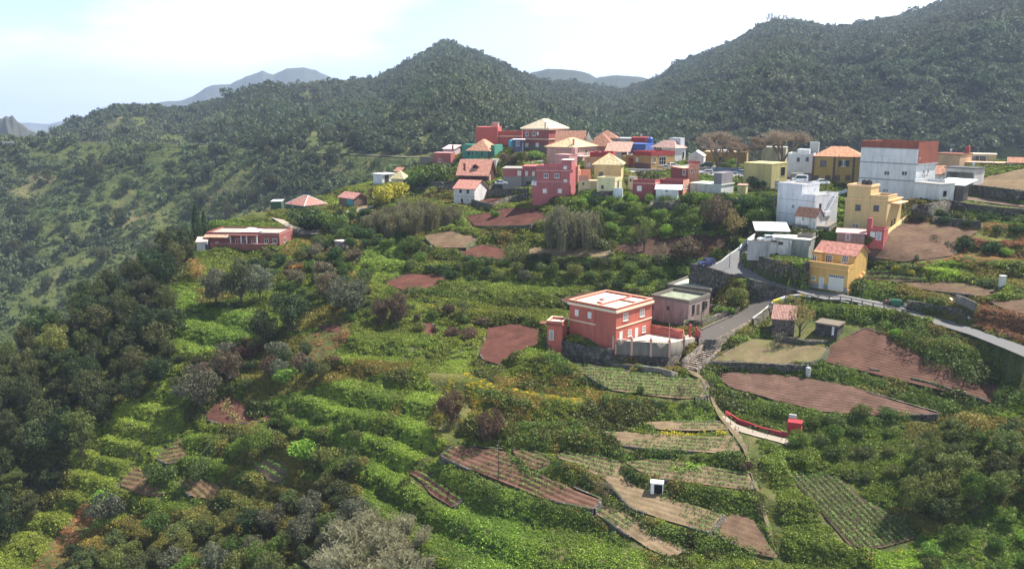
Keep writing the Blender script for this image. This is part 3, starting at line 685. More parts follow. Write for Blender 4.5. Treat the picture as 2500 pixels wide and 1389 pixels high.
h = H('small_house','little white house with old tile roof and flaking wall before the stepped white house','house',Z3(882,1120),166,Z3(655,0)[0],Z3(1040,0)[0],Z3(0,1010)[1],k=1.2,dep=2)
h.walls(plaster((.68,.66,.64),.75)); h.gable(tiles((.27,.14,.1)),h.h,1.7,'x',.3,y1=h.d * .5,wall=w2); h.win('f',[Z3(745,1045)],.9,.9,nh=1)
h.parapet(w2,h.h - .3,1.0,.2,x0=h.w - 5,x1=h.w + .2,y0=h.d * .5 + .4,y1=h.d,name='roof_terrace_wall')
h = H('retaining_wall','tall bare grey retaining wall under the little white house','wall',Z3(1020,1200),165.3,Z3(620,0)[0],Z3(1120,0)[0],Z3(0,1135)[1],k=1.4,dep=2)
h.walls(plaster((.24,.22,.2),.7)); h.slab(gtrim,h.h,.1,.08,name='coping')
# --- yellow house with stair tower
yo = plaster((.58,.42,.20),.2); yot = plain('orange_trim',(.78,.5,.28),.8)
h = H('house','pale yellow house with roof tower and two black water tanks','house',Z3(1672,1175),160,Z3(1200,0)[0],Z3(1835,0)[0],Z3(0,835)[1],k=1.1)
HO = h
h.walls(yo); h.band(yot,h.h - .15,.2,.22)
x0,x1,z0,z1 = h.blkpx(yo,.03,Z3(1238,0)[0],Z3(1500,0)[0],Z3(0,825)[1],Z3(0,682)[1],5.5,'roof_tower')
h.parapet(yot,z1 - .05,.45,.2,out=.15,x0=x0,x1=x1,y0=0,y1=5.5,floor=FLOORM)
h.parapet(yo,h.h + .05,.9,.2,out=.02,x0=x1 + .15,x1=h.w,y1=h.d * .62,floor=FLOORM,cap=yot)
h.win('f',[Z3(1365,912),Z3(1570,918)],1.2,1.3,frame=FRD); h.win('f',[Z3(1335,1120)],1.5,1.1,pane=plain('shutter_brown',(.3,.22,.18)))
h.pipe('f',Z3(1508,830),Z3(1508,1150),(.55,.4,.22)); h.win('s',[Z3(1745,1085),Z3(1778,1065)],.8,1.2,frame=FRD,nm=0)
h.part('side_canopy',yot,[(h.w + .05,h.w + 1.6,h.d * .25,h.d * .95,h.h - .9,h.h - .7)])
for i,xx in enumerate((1435,1492)):
 q = h.pl(*Z3(xx,650),1,1.5); m = MB(); r = .62
 m.lathe([(r * .9,0),(r,.12),(r,1.1),(r * .8,1.3),(r * .3,1.38),(r * .3,1.5)],0,0,16)
 o = m.build('water_tank',plain('black_plastic',(.03,.032,.03),.4)); p = h.W(q[0],1.6); o.location = (p[0],p[1],p[2] + z1 + .06)
 tag(o,['left one of the two black water tanks on the yellow roof tower','right one of the two black water tanks on the yellow roof tower'][i],'water tank','water tanks on the yellow tower')
h = H('annex','small red annex with railed roof terrace in front of the pale yellow house','annex',Z3(1652,1275),155,Z3(1455,0)[0],Z3(1700,0)[0],Z3(0,1180)[1],k=1.0)
redm = plaster((.42,.11,.11),.3)
h.walls(redm); h.parapet(redm,h.h,.5,.15,floor=FLOORM); h.part('chimney',redm,[(-.1,.9,.2,1.2,h.h,h.h + 2.6)]); h.win('f',[Z3(1530,1215)],1.0,1.1,pane=plain('shutter_white',(.6,.62,.66))); h.door('f',Z3(1598,1235),1.1,1.8,col=(.35,.37,.42))
h = H('lean_to','pink roofed lean-to left of the small red annex','shed',Z3(1440,1275),156,Z3(1125,0)[0],None,Z3(0,1205)[1],d=3,yaw=24,dep=2)
h.walls(plaster((.25,.2,.18),.6)); h.shed(plain('pink_roof_sheet',(.55,.33,.32),.7),h.h,h.h + .5,.35); h.door('f',Z3(1250,1245),.9,1.6,col=(.2,.2,.22))
# --- yellow cube
h = H('house','mustard yellow cube house with blank front below the bare trees','house',Z3(375,735),196,Z3(62,0)[0],Z3(552,0)[0],Z3(0,425)[1],k=1.0)
ym = plaster((.44,.38,.17),.35); h.walls(ym); h.slab(plain('yellow_coping',(.6,.5,.22),.9),h.h,.2,.06)
h.win('s',[Z3(515,505)],2.5,2.6,frame=plain('yellow_wall',(.6,.5,.22)),nm=0,name='open_porch',kind='porch'); h.win('s',[Z3(445,650)],2.2,2.2,nm=2,nh=2)
h = H('small_house','low cream outbuilding with brown roof left of the mustard cube house','house',Z3(95,745),193,Z3(0,0)[0],None,Z3(0,665)[1],d=4,yaw=22)
h.walls(plaster((.55,.48,.25),.4)); h.slab(plain('brown_roof',(.4,.26,.2),.9),h.h,.15,.2)
# --- yellow house with tiled hip roof
h = H('house','ochre two storey house with orange tile hip roof and green shuttered windows','house',Z3(1378,640),197,Z3(848,0)[0],None,Z3(0,345)[1],d=9,yaw=25)
yk = plaster((.42,.285,.10),.3); h.walls(yk); r = h.eaves(h.hip(tiles((.66,.33,.2)),h.h + .05,2.6,.5,inset=.9),FRD)
pil = plain('brown_pilaster',(.14,.09,.08),.9)
for xx in (855,1092,1312): q = h.pl(*Z3(xx,500),1,0)[0]; h.part('pilaster',pil,[(q - .3,q + .3,-.1,.02,-2,h.h)])
gs = plain('green_shutter',(.02,.05,.04)); h.win('f',[Z3(972,412)],1.6,1.7,frame=gs,nm=0); h.win('f',[Z3(1200,413)],1.5,1.6,nh=2,nm=1)
h.part('shutter',gs,[(q0 - .45,q0 + .45,-.12,.0,zz,zz + 1.7) for q0,zz in ((h.pl(*Z3(1160,413),1,0)[0],h.pl(*Z3(1160,450),1,0)[2]),(h.pl(*Z3(1245,413),1,0)[0],h.pl(*Z3(1245,450),1,0)[2]))])
for xx in (890,1025,1130,1250): h.door('f',Z3(xx,578),1.4,1.5,col=(.1,.08,.07),frame=pil)
# --- white house behind the bare tree
h = H('house','white stepped house behind the large bare tree','house',Z3(848,560),210,Z3(560,0)[0],None,Z3(0,325)[1],d=9,yaw=24)
h.walls(plaster((.68,.69,.72),.2)); h.parapet(plaster((.68,.69,.72),.2),h.h,.5,.2,floor=FLOORM); h.part('roof_room',w2,[(h.w * .35,h.w * .8,2,6,h.h,h.h + 1.6)]); h.part('roof_box',plain('grey_metal',(.4,.42,.42)),[(h.w * .75,h.w * 1.1,6,8,h.h,h.h + 3.6)])
h.win('f',[Z3(690,370),Z3(790,365)],.8,1.1,frame=FRD,nm=0)
# --- salmon and yellow houses far right
sal = plaster((.58,.38,.25),.3)
h = H('house','salmon house with red tiled edge right of the tall white building','house',Z4(1345,440),207,Z4(1040,0)[0],Z4(1480,0)[0],Z4(0,270)[1],k=1.1,ctrl=False)
h.walls(sal); h.slab(tiles((.5,.2,.13)),h.h,.2,.2); h.part('chimney',plaster((.4,.1,.08),.2),[(h.w - 1.5,h.w - .3,h.d * .8,h.d * .9,h.h,h.h + 2.2)])
h = H('house','small cream roof house with wide dark window behind the dark garage','house',Z4(1760,380),213,Z4(1480,0)[0],None,Z4(0,270)[1],d=6,yaw=27,ctrl=False)
h.walls(plaster((.62,.5,.28),.2)); h.slab(plain('cream_roof',(.7,.6,.45)),h.h,.15,.2); h.win('f',[Z4(1580,312)],3.6,1.8,nm=1); h.win('f',[Z4(1500,318)],1.4,1.9,nm=2)
h = H('long_house','long low salmon building along the top of the right field','building',Z4(1900,440),205,Z4(1400,0)[0],None,Z4(0,368)[1],d=5,yaw=27,ctrl=False)
h.walls(sal); h.slab(plain('salmon_coping',(.7,.45,.3)),h.h,.15,.12)
h = H('house','low salmon house with brown roof at the right picture edge','house',Z4(2084,410),201,Z4(1905,0)[0],None,Z4(0,362)[1],d=6,yaw=29,ctrl=False)
h.walls(sal); h.shed(tiles((.4,.2,.13)),h.h,h.h + 1.2,.4); h.door('f',Z4(1925,402),1.6,2.3)
h = H('small_house','small old tiled house between the tall white building and the dark garage','house',Z4(1185,560),192,Z4(1062,0)[0],None,Z4(0,490)[1],d=5,yaw=26,ctrl=False)
h.walls(plaster((.5,.45,.4),.8)); h.shed(tiles((.42,.22,.15)),h.h,h.h + 2.0,.3)
# --- row around the square
h = H('house','ochre house with dark red parapet facing the village square','house',Z2(1025,635),233,Z2(690,0)[0],Z2(1335,0)[0],Z2(0,440)[1],k=1.0)
oc = plaster((.42,.26,.11),.32); dr = plaster((.33,.05,.05),.2); h.walls(oc); h.parapet(dr,h.h,1.3,.25,out=.12,x0=h.w * .3,floor=FLOORM); h.part('plinth',plain('brown_plinth',(.16,.09,.08),.9),[(h.w * .35,h.w + .05,-.06,.02,-1,2.2)])
h.part('side_block',plaster((.52,.34,.16),.3),[(-2.4,-.02,.5,6,-2,h.h * .9)]); h.part('red_panel',dr,[(h.w * .14,h.w * .32,-.08,.02,0,3.8)]); h.win('f',[Z2(845,492)],1.1,1.35,kind='shutter'); h.win('s',[Z2(1075,490)],1.2,2.0,nm=1); h.win('s',[Z2(1180,505)],3.4,2.8,nm=2,nh=1,name='shop_window')
h = H('house','maroon and salmon block house in front of the car park','house',Z2(1455,770),205,Z2(1290,0)[0],Z2(1660,0)[0],Z2(0,610)[1],k=.6)
ma = plaster((.31,.085,.09),.32); sa2 = plaster((.60,.28,.20),.2)
h.walls(ma); h.part('cladding',sa2,[(h.w,h.w + .08,1.5,h.d,-2,h.h + .5)]); h.slab(plain('pink_coping',(.72,.36,.26),.8),h.h,.15,.2,y1=4); h.part('rear_block',sa2,[(h.w * .55,h.w + .3,3.5,h.d,h.h - .5,h.h + 1.4)])
h.parapet(ma,h.h + 1.4,.6,.2,x0=h.w * .55,x1=h.w + .3,y0=3.5,floor=FLOORM); h.win('s',[Z2(1570,640),Z2(1625,630)],.6,1.1,nm=0,off=.1); h.win('s',[Z2(1470,660)],.9,1.4)
h = H('house','low maroon house with parapet and one white shuttered window','house',Z2(1075,1025),192,Z2(780,0)[0],Z2(1135,0)[0],Z2(0,808)[1],k=.7)
h.walls(ma); h.parapet(ma,h.h,.85,.2,out=.02,floor=FLOORM); h.band(plain('pink_coping',(.72,.36,.26),.8),h.h - .1,.18,.15); h.win('f',[Z2(874,872)],1.25,1.4,kind='shutter')
h = H('house','middle maroon wing with salmon side between low maroon house and grey shed','house',Z2(1445,960),194,Z2(1125,0)[0],Z2(1525,0)[0],Z2(0,800)[1],k=.7)
h.walls(ma); h.parapet(ma,h.h,.75,.2,floor=FLOORM); h.part('cladding',sa2,[(h.w,h.w + .08,.1,h.d,-2,h.h + .7)]); h.win('s',[Z2(1458,850),Z2(1498,845)],.6,1.2,nm=0,off=.1)
h = H('shed','white shed with sloping white roof against the maroon houses','shed',Z2(1380,990),189,Z2(1090,0)[0],None,Z2(0,885)[1],d=3.5,yaw=14)
h.walls(plaster((.6,.63,.62),.4)); h.shed(plain('white_sheet_roof',(.85,.86,.88),.5),h.h,h.h + .9,.3,x1=h.w + .8); h.win('f',[Z2(1235,905)],.85,.95,nm=2)
h = H('house','low pale grey house with green edged roof left of the mustard cube','house',Z2(1955,950),192,Z2(1545,0)[0],Z2(2120,0)[0],Z2(0,830)[1],k=.8)
h.walls(plaster((.55,.56,.57),.45)); h.slab(plain('pale_green_edge',(.55,.6,.5),.9),h.h,.2,.25); h.part('upper_block',plaster((.24,.22,.24),.4),[(h.w * .75,h.w,.1,h.d * .9,h.h + .2,h.h + 3.2)])
# --- cream hip roof house and lower block
cr_ = plaster((.58,.46,.24),.25); crl = plaster((.70,.62,.36),.2)
h = H('house','cream tower house with yellow hip roof above its lower cream block','house',Z2(630,740),205,Z2(275,0)[0],None,Z2(0,560)[1],d=8,yaw=12)
h.walls(cr_,name='wall'); r = h.eaves(h.hip(tiles((.64,.52,.32)),h.h + .05,3.0,.6,inset=1.2),crl); ridge_caps(h,r,plain('ridge_tile',(.7,.5,.25))); h.win('f',[Z2(365,682)],1.2,1.2,frame=FRD,nm=1,nh=1); h.part('cladding',plaster((.6,.42,.22),.2),[(h.w * .46,h.w,-.05,.02,0,h.h)])
h = H('house','lower cream block with tiny dark window under the yellow hip roof house','house',Z2(545,960),196,Z2(312,0)[0],Z2(640,0)[0],Z2(0,775)[1],k=.8,dep=4)
h.walls(crl); h.parapet(crl,h.h,.9,.2,out=.06,floor=FLOORM); h.part('plinth',gtrim,[(-.03,h.w + .03,-.05,.02,-3,.4)]); h.win('f',[Z2(386,850)],.8,.95,frame=FRD,nm=1); h.part('outer_wall',w2,[(h.w - .2,h.w + 2.6,-.5,-.2,-1,2.0)]); h.door('s',Z2(592,820),1.2,3,col=(.12,.11,.08))
h = H('house','low tan house with terracotta terrace wall left of the cream block','house',Z2(310,880),201,Z2(65,0)[0],None,Z2(0,770)[1],d=6,yaw=9)
h.walls(plaster((.58,.44,.27),.3)); h.part('terrace_wall',sa2,[(0,h.w * .55,0,.25,h.h,h.h + 1.5),(0,.25,.25,4,h.h,h.h + 2.8),(.25,h.w * .6,4,4.25,h.h,h.h + 2.8)]); h.win('f',[Z2(132,808)],.55,.6,frame=FRD,nm=1)
# --- pink three storey
pk = plaster((.41,.13,.135),.32); pkl = plaster((.58,.31,.29),.28)
h = H('house','pink red three storey house with stair tower above the ploughed fields','house',Z1(2028,1225),203,Z1(1560,0)[0],Z1(2110,0)[0],Z1(0,790)[1],k=.9,dep=4)
h.walls(pk); s1 = h.pl(*Z1(2020,960),1,0)[2]; h.part('floor_band',pkl,[(-.6,h.w + .15,-.15,.02,s1,s1 + .2),(-.1,h.w + .3,-.3,.02,h.h - .25,h.h)]); h.part('side_wing',pk,[(-1.3,-.02,.3,4,-4,s1 - 1.1)]); h.part('terrace',w2,[(-1.5,-.02,.1,3,s1 - 1.1,s1 + .1)])
h.parapet(pk,h.h,1.25,.2,out=.03,floor=FLOORM); x0,x1,z0,z1 = h.blkpx(pk,.04,Z1(1915,0)[0],Z1(2055,0)[0],Z1(0,790)[1],Z1(0,648)[1],4.5,'stair_tower'); h.slab(plain('pale_slab',(.75,.6,.56)),z1,.15,.15,x0=x0,x1=x1,y0=.04,y1=4.5)
h.win('f',[Z1(1700,865),Z1(1850,865)],1.35,1.2,nm=1); h.win('f',[Z1(1677,1080),Z1(1892,1080)],1.1,1.2,kind='shutter'); h.win('f',[Z1(1970,940),Z1(1968,752)],.95,.9,kind='shutter'); h.pipe('f',Z1(1752,800),Z1(1755,1200),(.3,.09,.09))
h = H('house','pale pink block with chimney behind the pink three storey house','house',Z1(2018,800),218,Z1(1820,0)[0],Z1(2135,0)[0],Z1(0,575)[1],k=.8,ctrl=False,dep=6)
h.walls(pkl); h.part('chimney',pkl,[(h.w * .8,h.w,3,4.5,h.h,h.h + 2.2)]); h.slab(pkl,h.h,.15,.1)
h = H('long_house','long pink house with yellow tile hip roof in the village centre','house',Z1(2075,690),240,Z1(1705,0)[0],Z2(300,0)[0],Z1(0,468)[1],k=1.3)
h.walls(plaster((.56,.33,.27),.3)); r = h.eaves(h.hip(tiles((.70,.55,.33)),h.h + .05,2.8,.6),pkl); ridge_caps(h,r,plain('ridge_tile',(.7,.5,.25))); h.win('s',[Z2(55,385),Z2(165,382),Z2(265,372)],1.6,1.2,nm=1); h.chimney(pkl,*Z1(2085,400),h.h + 1.5); h.part('canopy',w2,[(h.w,h.w + 1.6,2,h.d * .45,h.h * .42,h.h * .42 + .15)])
h.door('s',Z2(70,550),1.5,2.6,col=(.25,.1,.08)); h.door('s',Z2(118,550),1.5,2.6,col=(.25,.1,.08))
h = H('house','tan and pink house with dark red parapet left of the cream tower house','house',Z2(515,610),226,Z2(145,0)[0],None,Z2(0,455)[1],d=8,yaw=14)
h.walls(plaster((.56,.33,.2),.3)); h.parapet(dr,h.h,1.4,.2,x0=h.w * .2,floor=plaster((.7,.5,.4))); h.win('f',[Z2(200,562)],1.2,1.4,kind='shutter')
# --- back row
h = H('house','dark red two storey house with cream hip roof at the village top','house',Z1(1730,505),268,Z1(1365,0)[0],Z1(1990,0)[0],Z1(0,212)[1],k=1.2)
dkr = plaster((.30,.09,.08),.3); h.walls(dkr); r = h.eaves(h.hip(tiles((.70,.58,.43)),h.h + .35,3.3,.7,inset=.9),coralL); ridge_caps(h,r,plain('cream_ridge',(.8,.7,.5))); h.band(coralL,h.h - .1,.35,.6); zb = h.pl(*Z1(1730,357),1,0)[2]; h.band(coralL,zb,.3,.2)
h.win('f',[Z1(1425,275),Z1(1525,272)],1.35,1.6,nm=1); h.win('f',[Z1(1580,268)],.75,1.3,kind='shutter'); h.win('f',[Z1(1425,432),Z1(1573,432)],1.35,1.5,kind='shutter'); h.part('plinth',gtrim,[(-.05,h.w + .05,-.06,.02,-2,1.8)]); h.opening('s',Z1(1948,255),4,3.2,kind='balcony',name='balcony',frame=coralL,nm=1)
h.chimney(coralL,*Z1(1690,160),h.h + 2.6,1.0)
h = H('annex','small dark blue annex with white slab roof left of the dark red house','annex',Z1(1362,500),266,Z1(1240,0)[0],None,Z1(0,360)[1],d=5,yaw=6)
h.walls(plaster((.1,.11,.2),.3)); h.slab(w2,h.h,.25,.7); h.win('f',[Z1(1297,412)],1.2,1.6)
h = H('house','large plain red block house with stepped roof behind the teal house','house',Z1(1012,440),292,Z1(705,0)[0],None,Z1(0,178)[1],d=14,yaw=6,dep=6)
rb = plaster((.42,.10,.085),.25); h.walls(rb); h.part('wall',rb,[(h.w,h.w * 2.1,1.5,12,-6,h.h * .5)]); h.parapet(rb,h.h * .5,2.0,.3,x0=h.w,x1=h.w * 2.1,y0=1.5,y1=12,floor=FLOORM); h.part('coping',coralL,[(h.w + .02,h.w * 2.1 + .3,1.1,1.45,h.h * .5 - .1,h.h * .5 + .2)])
h.part('roof_room',plaster((.6,.3,.25)),[(h.w * .7,h.w * .98,3,7,h.h,h.h + 1.6)]); h.slab(FLOORM,h.h + 1.6,.2,.2,x0=h.w * .7,x1=h.w * .98,y0=3,y1=7)
h = H('house','teal green house with salmon hip roof','house',Z1(895,612),280,Z1(590,0)[0],Z1(1050,0)[0],Z1(0,518)[1],k=1.0)
te = plaster((.075,.27,.20),.3); h.walls(te); r = h.eaves(h.hip(tiles((.70,.36,.24)),h.h + .05,4.3,.7,inset=.8),te); h.part('wall',te,[(h.w - .1,h.w + 1.5,1.5,h.d * .9,-3,h.h + 2.3),(-4.5,-.02,4,12,-3,h.h + 2.2)]); h.win('f',[Z1(655,545),Z1(720,545)],.5,.9,nm=0,frame=FRD); h.win('f',[Z1(793,553)],.65,1.4,frame=FRD); h.door('f',Z1(607,552),1.1,1.4,col=(.02,.02,.02),frame=FRD); h.door('f',Z1(883,570),.7,2.2,col=(.02,.03,.03),frame=te)
h = H('terrace_wall','long pale terrace wall with railing under the teal house','wall',Z1(1060,690),272,Z1(545,0)[0],None,Z1(0,640)[1],d=.4,yaw=8,dep=3); h.walls(plaster((.5,.48,.46),.6)); h.slab(w2,h.h,.15,.08,name='coping')
h = H('house','dark red box house with one white window at the left end of the village','house',Z1(350,690),292,Z1(110,0)[0],Z1(410,0)[0],Z1(0,548)[1],k=.8)
h.walls(plaster((.40,.12,.10),.3)); h.slab(pkl,h.h,.2,.1); h.win('f',[Z1(192,650)],1.25,1.4); h.part('plinth',gtrim,[(-6,h.w * .0,0,.4,-3,2.5)])
h = H('small_house','pale mauve house with white sloping roof behind the dark red box house','house',Z1(400,560),300,Z1(245,0)[0],Z1(485,0)[0],Z1(0,485)[1],k=.9,ctrl=False)
h.walls(plaster((.55,.42,.44),.3)); h.shed(plain('pale_pink_roof',(.78,.62,.62)),h.h,h.h + 1.4,.4); h.chimney(br,*Z1(378,480),h.h + .6,1.2)
h = H('house','brown house with pink tile roof, dormer and chimney above the white gabled house','house',Z1(870,960),248,Z1(455,0)[0],Z1(975,0)[0],Z1(0,838)[1],k=.9)
bn = plaster((.075,.03,.025),.3); h.walls(bn); hh = 4.6; h.gable(tiles((.62,.30,.23)),h.h,hh,'x',.7,wall=bn); q = h.pl(*Z1(705,790),1,h.d * .22)
m = MB(); dx,dz = q[0] - h.w / 2,h.h + 1.6; y0 = -h.d / 2 + h.d * .18; m.box(dx - .9,dx + .9,y0,y0 + 2.5,dz - .5,dz + .8); m.build('dormer',bn,h.e)
m = MB(); m.poly([(dx - 1.3,y0 - .3,dz + .7),(dx,y0 - .3,dz + 1.6),(dx,y0 + 3.2,dz + 1.6),(dx - 1.3,y0 + 3.2,dz + .7)][::-1]); m.poly([(dx + 1.3,y0 - .3,dz + .7),(dx,y0 - .3,dz + 1.6),(dx,y0 + 3.2,dz + 1.6),(dx + 1.3,y0 + 3.2,dz + .7)]); m.build('dormer_roof',tiles((.62,.30,.23)),h.e)
h.chimney(br,*Z1(545,760),h.h + 2.2,1.6,.7); h.door('s',Z1(905,905),2.6,3.0,col=(.4,.3,.22),frame=FRD)
h = H('house','white house with pink tile roof in front of the brown dormer house','house',Z1(688,1262),228,Z1(395,0)[0],Z1(860,0)[0],Z1(0,1045)[1],k=1.2,dep=3)
h.walls(plaster((.66,.63,.64),.35)); h.gable(tiles((.58,.27,.22)),h.h,2.3,'x',.4,wall=plaster((.66,.63,.64),.35)); h.win('f',[Z1(487,1080),Z1(592,1088)],.85,1.05,frame=FRD,nm=1); h.win('f',[Z1(508,1212)],.75,1.1,frame=FRD); h.win('f',[Z1(592,1205)],.55,1.0); h.part('floor_band',gtrim,[(0,h.w,-.04,.01,h.h * .44,h.h * .44 + .1)])
h = H('house','low pink red house with three white windows beside the white car','house',Z1(1590,965),232,Z1(1362,0)[0],None,Z1(0,740)[1],d=9,yaw=7)
h.walls(pk); h.slab(pk,h.h,.2,.05); h.win('f',[Z1(1420,835),Z1(1517,835)],.85,1.45,kind='shutter'); x0,x1,z0,z1 = h.blkpx(pk,-1.0,Z1(1085,0)[0],Z1(1355,0)[0],Z1(0,970)[1],Z1(0,770)[1],9,'wing'); h.slab(FLOORM,z1,.3,.25,x0=x0,x1=x1,y0=-1,y1=8,name='wing_roof')
h.opening('f',Z1(1318,830),1.15,1.6,kind='shutter',off=-1); h.part('plinth',plain('grey_plinth',(.25,.25,.25),.9),[(x0 - .05,x1 + .05,-1.08,-.98,-2,z0 + 2.0),(0,h.w,-.08,.02,-2,2.0)])
# tiled roofs of the old centre
ot = tiles((.40,.20,.14))
h = H('church','old building with brown tile roof and white bell gable in the village centre','church',Z1(2240,385),262,Z1(1840,0)[0],None,Z1(0,375)[1],d=9,yaw=7,ctrl=False,dep=6)
h.walls(plaster((.6,.4,.3),.3)); h.gable(ot,h.h,3.6,'x',.5,wall=w2); q = h.pl(*Z2(195,250),1,1.0)
m = MB(); x,z = q[0] - h.w / 2,q[2]; y = -h.d / 2 + 1.2; m.box(x - 1.6,x + 1.6,y,y + .8,z - 3,z); m.poly([(x - 1.6,y,z),(x + 1.6,y,z),(x + .35,y,z + 2.2),(x,y,z + 3.4),(x - .35,y,z + 2.2)]); m.poly([(x - 1.6,y + .8,z),(x + 1.6,y + .8,z),(x + .35,y + .8,z + 2.2),(x,y + .8,z + 3.4),(x - .35,y + .8,z + 2.2)][::-1])
pr = [(-1.6,0),(-.35,2.2),(0,3.4),(.35,2.2),(1.6,0)]
for (a,b),(c,d) in zip(pr[:-1],pr[1:]): m.poly([(x + a,y,z + b),(x + a,y + .8,z + b),(x + c,y + .8,z + d),(x + c,y,z + d)][::-1])
m.build('bell_gable',plain('white_render',(.8,.76,.66)),h.e)
h = H('old_house','old house under a broad brown tile pyramid roof right of the bell gable','house',Z2(505,440),252,Z2(285,0)[0],None,Z2(0,318)[1],d=10,yaw=12,ctrl=False,dep=6)
h.walls(plaster((.5,.3,.26),.4)); h.eaves(h.hip(ot,h.h + .05,4.6,1.0,x0=-2),bn)
h = H('old_house','old house with tile roof behind the brown pyramid roof','house',Z2(560,330),275,Z2(290,0)[0],None,Z2(0,212)[1],d=9,yaw=12,ctrl=False,dep=6)
h.walls(plaster((.45,.3,.26),.4)); h.eaves(h.hip(ot,h.h + .05,3.0,.8),bn)
h = H('old_house','white washed cottage with tile lean roof left of the ochre house','house',Z2(690,470),245,Z2(500,0)[0],None,Z2(0,385)[1],d=8,yaw=14,ctrl=False,dep=4)
h.walls(plaster((.68,.66,.62),.4)); h.shed(tiles((.50,.32,.26)),h.h,h.h + 3.0,.8,x0=-1.5,x1=h.w + .8); h.win('f',[Z2(655,422),Z2(692,405)],.9,1.4,frame=FRD,nm=0)
h = H('house','grey white building between the tile roofs and the red block','house',Z2(770,330),285,Z2(510,0)[0],None,Z2(0,215)[1],d=10,yaw=12,ctrl=False,dep=4)
h.walls(plaster((.5,.52,.5),.4)); h.slab(w2,h.h,.25,.2); h.win('f',[Z2(725,272)],3.4,1.0,frame=FRD)
h = H('house','dark red block rising behind the blue house','house',Z2(990,300),280,Z2(768,0)[0],None,Z2(0,205)[1],d=9,yaw=13,ctrl=False,dep=4)
h.walls(plaster((.36,.045,.05),.15)); h.slab(dr,h.h,.2,.15)
h = H('house','bright blue flat roofed house in the back row of the village','house',Z2(955,410),262,Z2(655,0)[0],Z2(1065,0)[0],Z2(0,290)[1],k=.9,ctrl=False,dep=4)
bl = plaster((.08,.15,.45),.25); h.walls(bl); h.slab(bl,h.h,.2,.08); h.win('f',[Z2(705,352),Z2(793,358)],.55,1.0,frame=FRD,nm=0); h.win('s',[Z2(1000,350)],.6,1.0,frame=FRD,nm=0)
h = H('house','white house with pale pink tile roof right of the blue house','house',Z2(1345,480),256,Z2(1165,0)[0],Z2(1485,0)[0],Z2(0,340)[1],k=.9,ctrl=False,dep=4)
h.walls(plaster((.7,.7,.72),.2)); h.hip(tiles((.70,.45,.40)),h.h + .05,2.6,.5,x0=-4.5,x1=h.w); h.part('upper_wall',w2,[(h.w * .1,h.w * .9,h.d * .6,h.d,h.h,h.h + 3.5)]); h.win('s',[Z2(1460,412),Z2(1455,450)],.8,1.0,frame=FRD,nm=0)
h = H('small_house','small white vaulted house left of the first bare tree','house',Z2(1725,535),246,Z2(1520,0)[0],None,Z2(0,440)[1],d=8,yaw=17)
h.walls(plaster((.66,.6,.6),.3)); h.gable(plain('white_roof',(.8,.74,.74),.7),h.h,1.6,'y',.2,wall=w2)
h = H('long_house','long ochre brown building behind the bare trees','building',Z2(2290,590),250,Z2(1730,0)[0],None,Z2(0,400)[1],d=9,yaw=19)
h.walls(plaster((.34,.21,.08),.3)); h.slab(plain('ochre_coping',(.4,.28,.14)),h.h,.25,.1); h.part('canopy',w2,[(h.w * .2,h.w * .6,2,5,h.h + .25,h.h + .8)]); h.win('f',[Z2(1965,490)],1.6,1.6,frame=FRD)
h = H('house','grey block behind the right hand bare tree','house',Z3(540,395),238,Z3(270,0)[0],None,Z3(0,240)[1],d=8,yaw=22,ctrl=False,dep=5)
h.walls(plaster((.42,.38,.26),.4)); h.slab(FLOORM,h.h,.2,.1)
h = H('shed','small white shed under the teal house beside the brown dormer house','shed',Z1(990,735),262,Z1(915,0)[0],Z1(1035,0)[0],Z1(0,640)[1],k=1,ctrl=False)
h.walls(plaster((.62,.62,.66),.4)); h.slab(w2,h.h,.12,.1); h.door('f',Z1(945,700),.7,1.5,col=(.35,.37,.4))
h = H('house','low salmon house wing with flat roof between the pink house and the tan house','house',Z2(60,640),214,Z1(2135,0)[0] - 6,None,Z2(0,600)[1],d=5,yaw=10,ctrl=False,dep=5)
h.walls(sa2); h.parapet(sa2,h.h,.5,.15,floor=FLOORM)
h = H('house','small white terrace house tucked behind the low maroon house','house',Z2(800,800),201,Z2(725,0)[0],Z2(845,0)[0],Z2(0,722)[1],k=1,ctrl=False,dep=4)
h.walls(plaster((.66,.6,.5),.3)); h.slab(FLOORM,h.h,.12,.1); h.win('f',[Z2(758,760)],.6,.7,frame=FRD,nm=0)
h = H('retaining_wall','pale parapet wall along the upper street below the ochre house','wall',Z2(1160,650),226,Z2(640,0)[0],None,Z2(0,625)[1],d=.4,yaw=16,ctrl=False,dep=3)
h.walls(plaster((.42,.38,.34),.6)); h.slab(w2,h.h,.1,.06,name='coping')
h = H('house','low cream house with flat roof right of the mustard cube','house',Z3(835,600),203,Z3(600,0)[0],None,Z3(0,540)[1],d=4,yaw=24,ctrl=False,dep=3)
h.walls(plaster((.3,.27,.3),.5)); h.slab(gtrim,h.h,.12,.1)
# --- left outlying houses
lr = plaster((.29,.105,.09),.3)
h = H('long_house','long low red house with white porch columns on the left terrace','house',ZL(868,790),208,ZL(235,0)[0],ZL(985,0)[0],ZL(0,690)[1],k=.5,dep=3)
h.walls(lr); h.parapet(lr,h.h,.5,.2,out=.04,floor=FLOORM); h.band(pkl,h.h - .05,.1,.1)
h.part('porch_recess',plaster((.28,.08,.07),.2),[(h.w * .36,h.w * .7,-.04,.02,.3,2.7)])
for xx in (452,545,592,680): q = h.pl(*ZL(xx,740),1,0)[0]; h.part('column',w2,[(q - .16,q + .16,-1.2,-.9,0,h.h - .3)])
h.part('porch_roof',lr,[(h.w * .33,h.w * .72,-1.3,-.02,h.h - .35,h.h - .1)]); h.part('front_wall',lr,[(h.w * .08,h.w * .98,-1.7,-1.5,-1,.8)]); h.part('coping',pkl,[(h.w * .08,h.w * .98,-1.75,-1.45,.8,.9)])
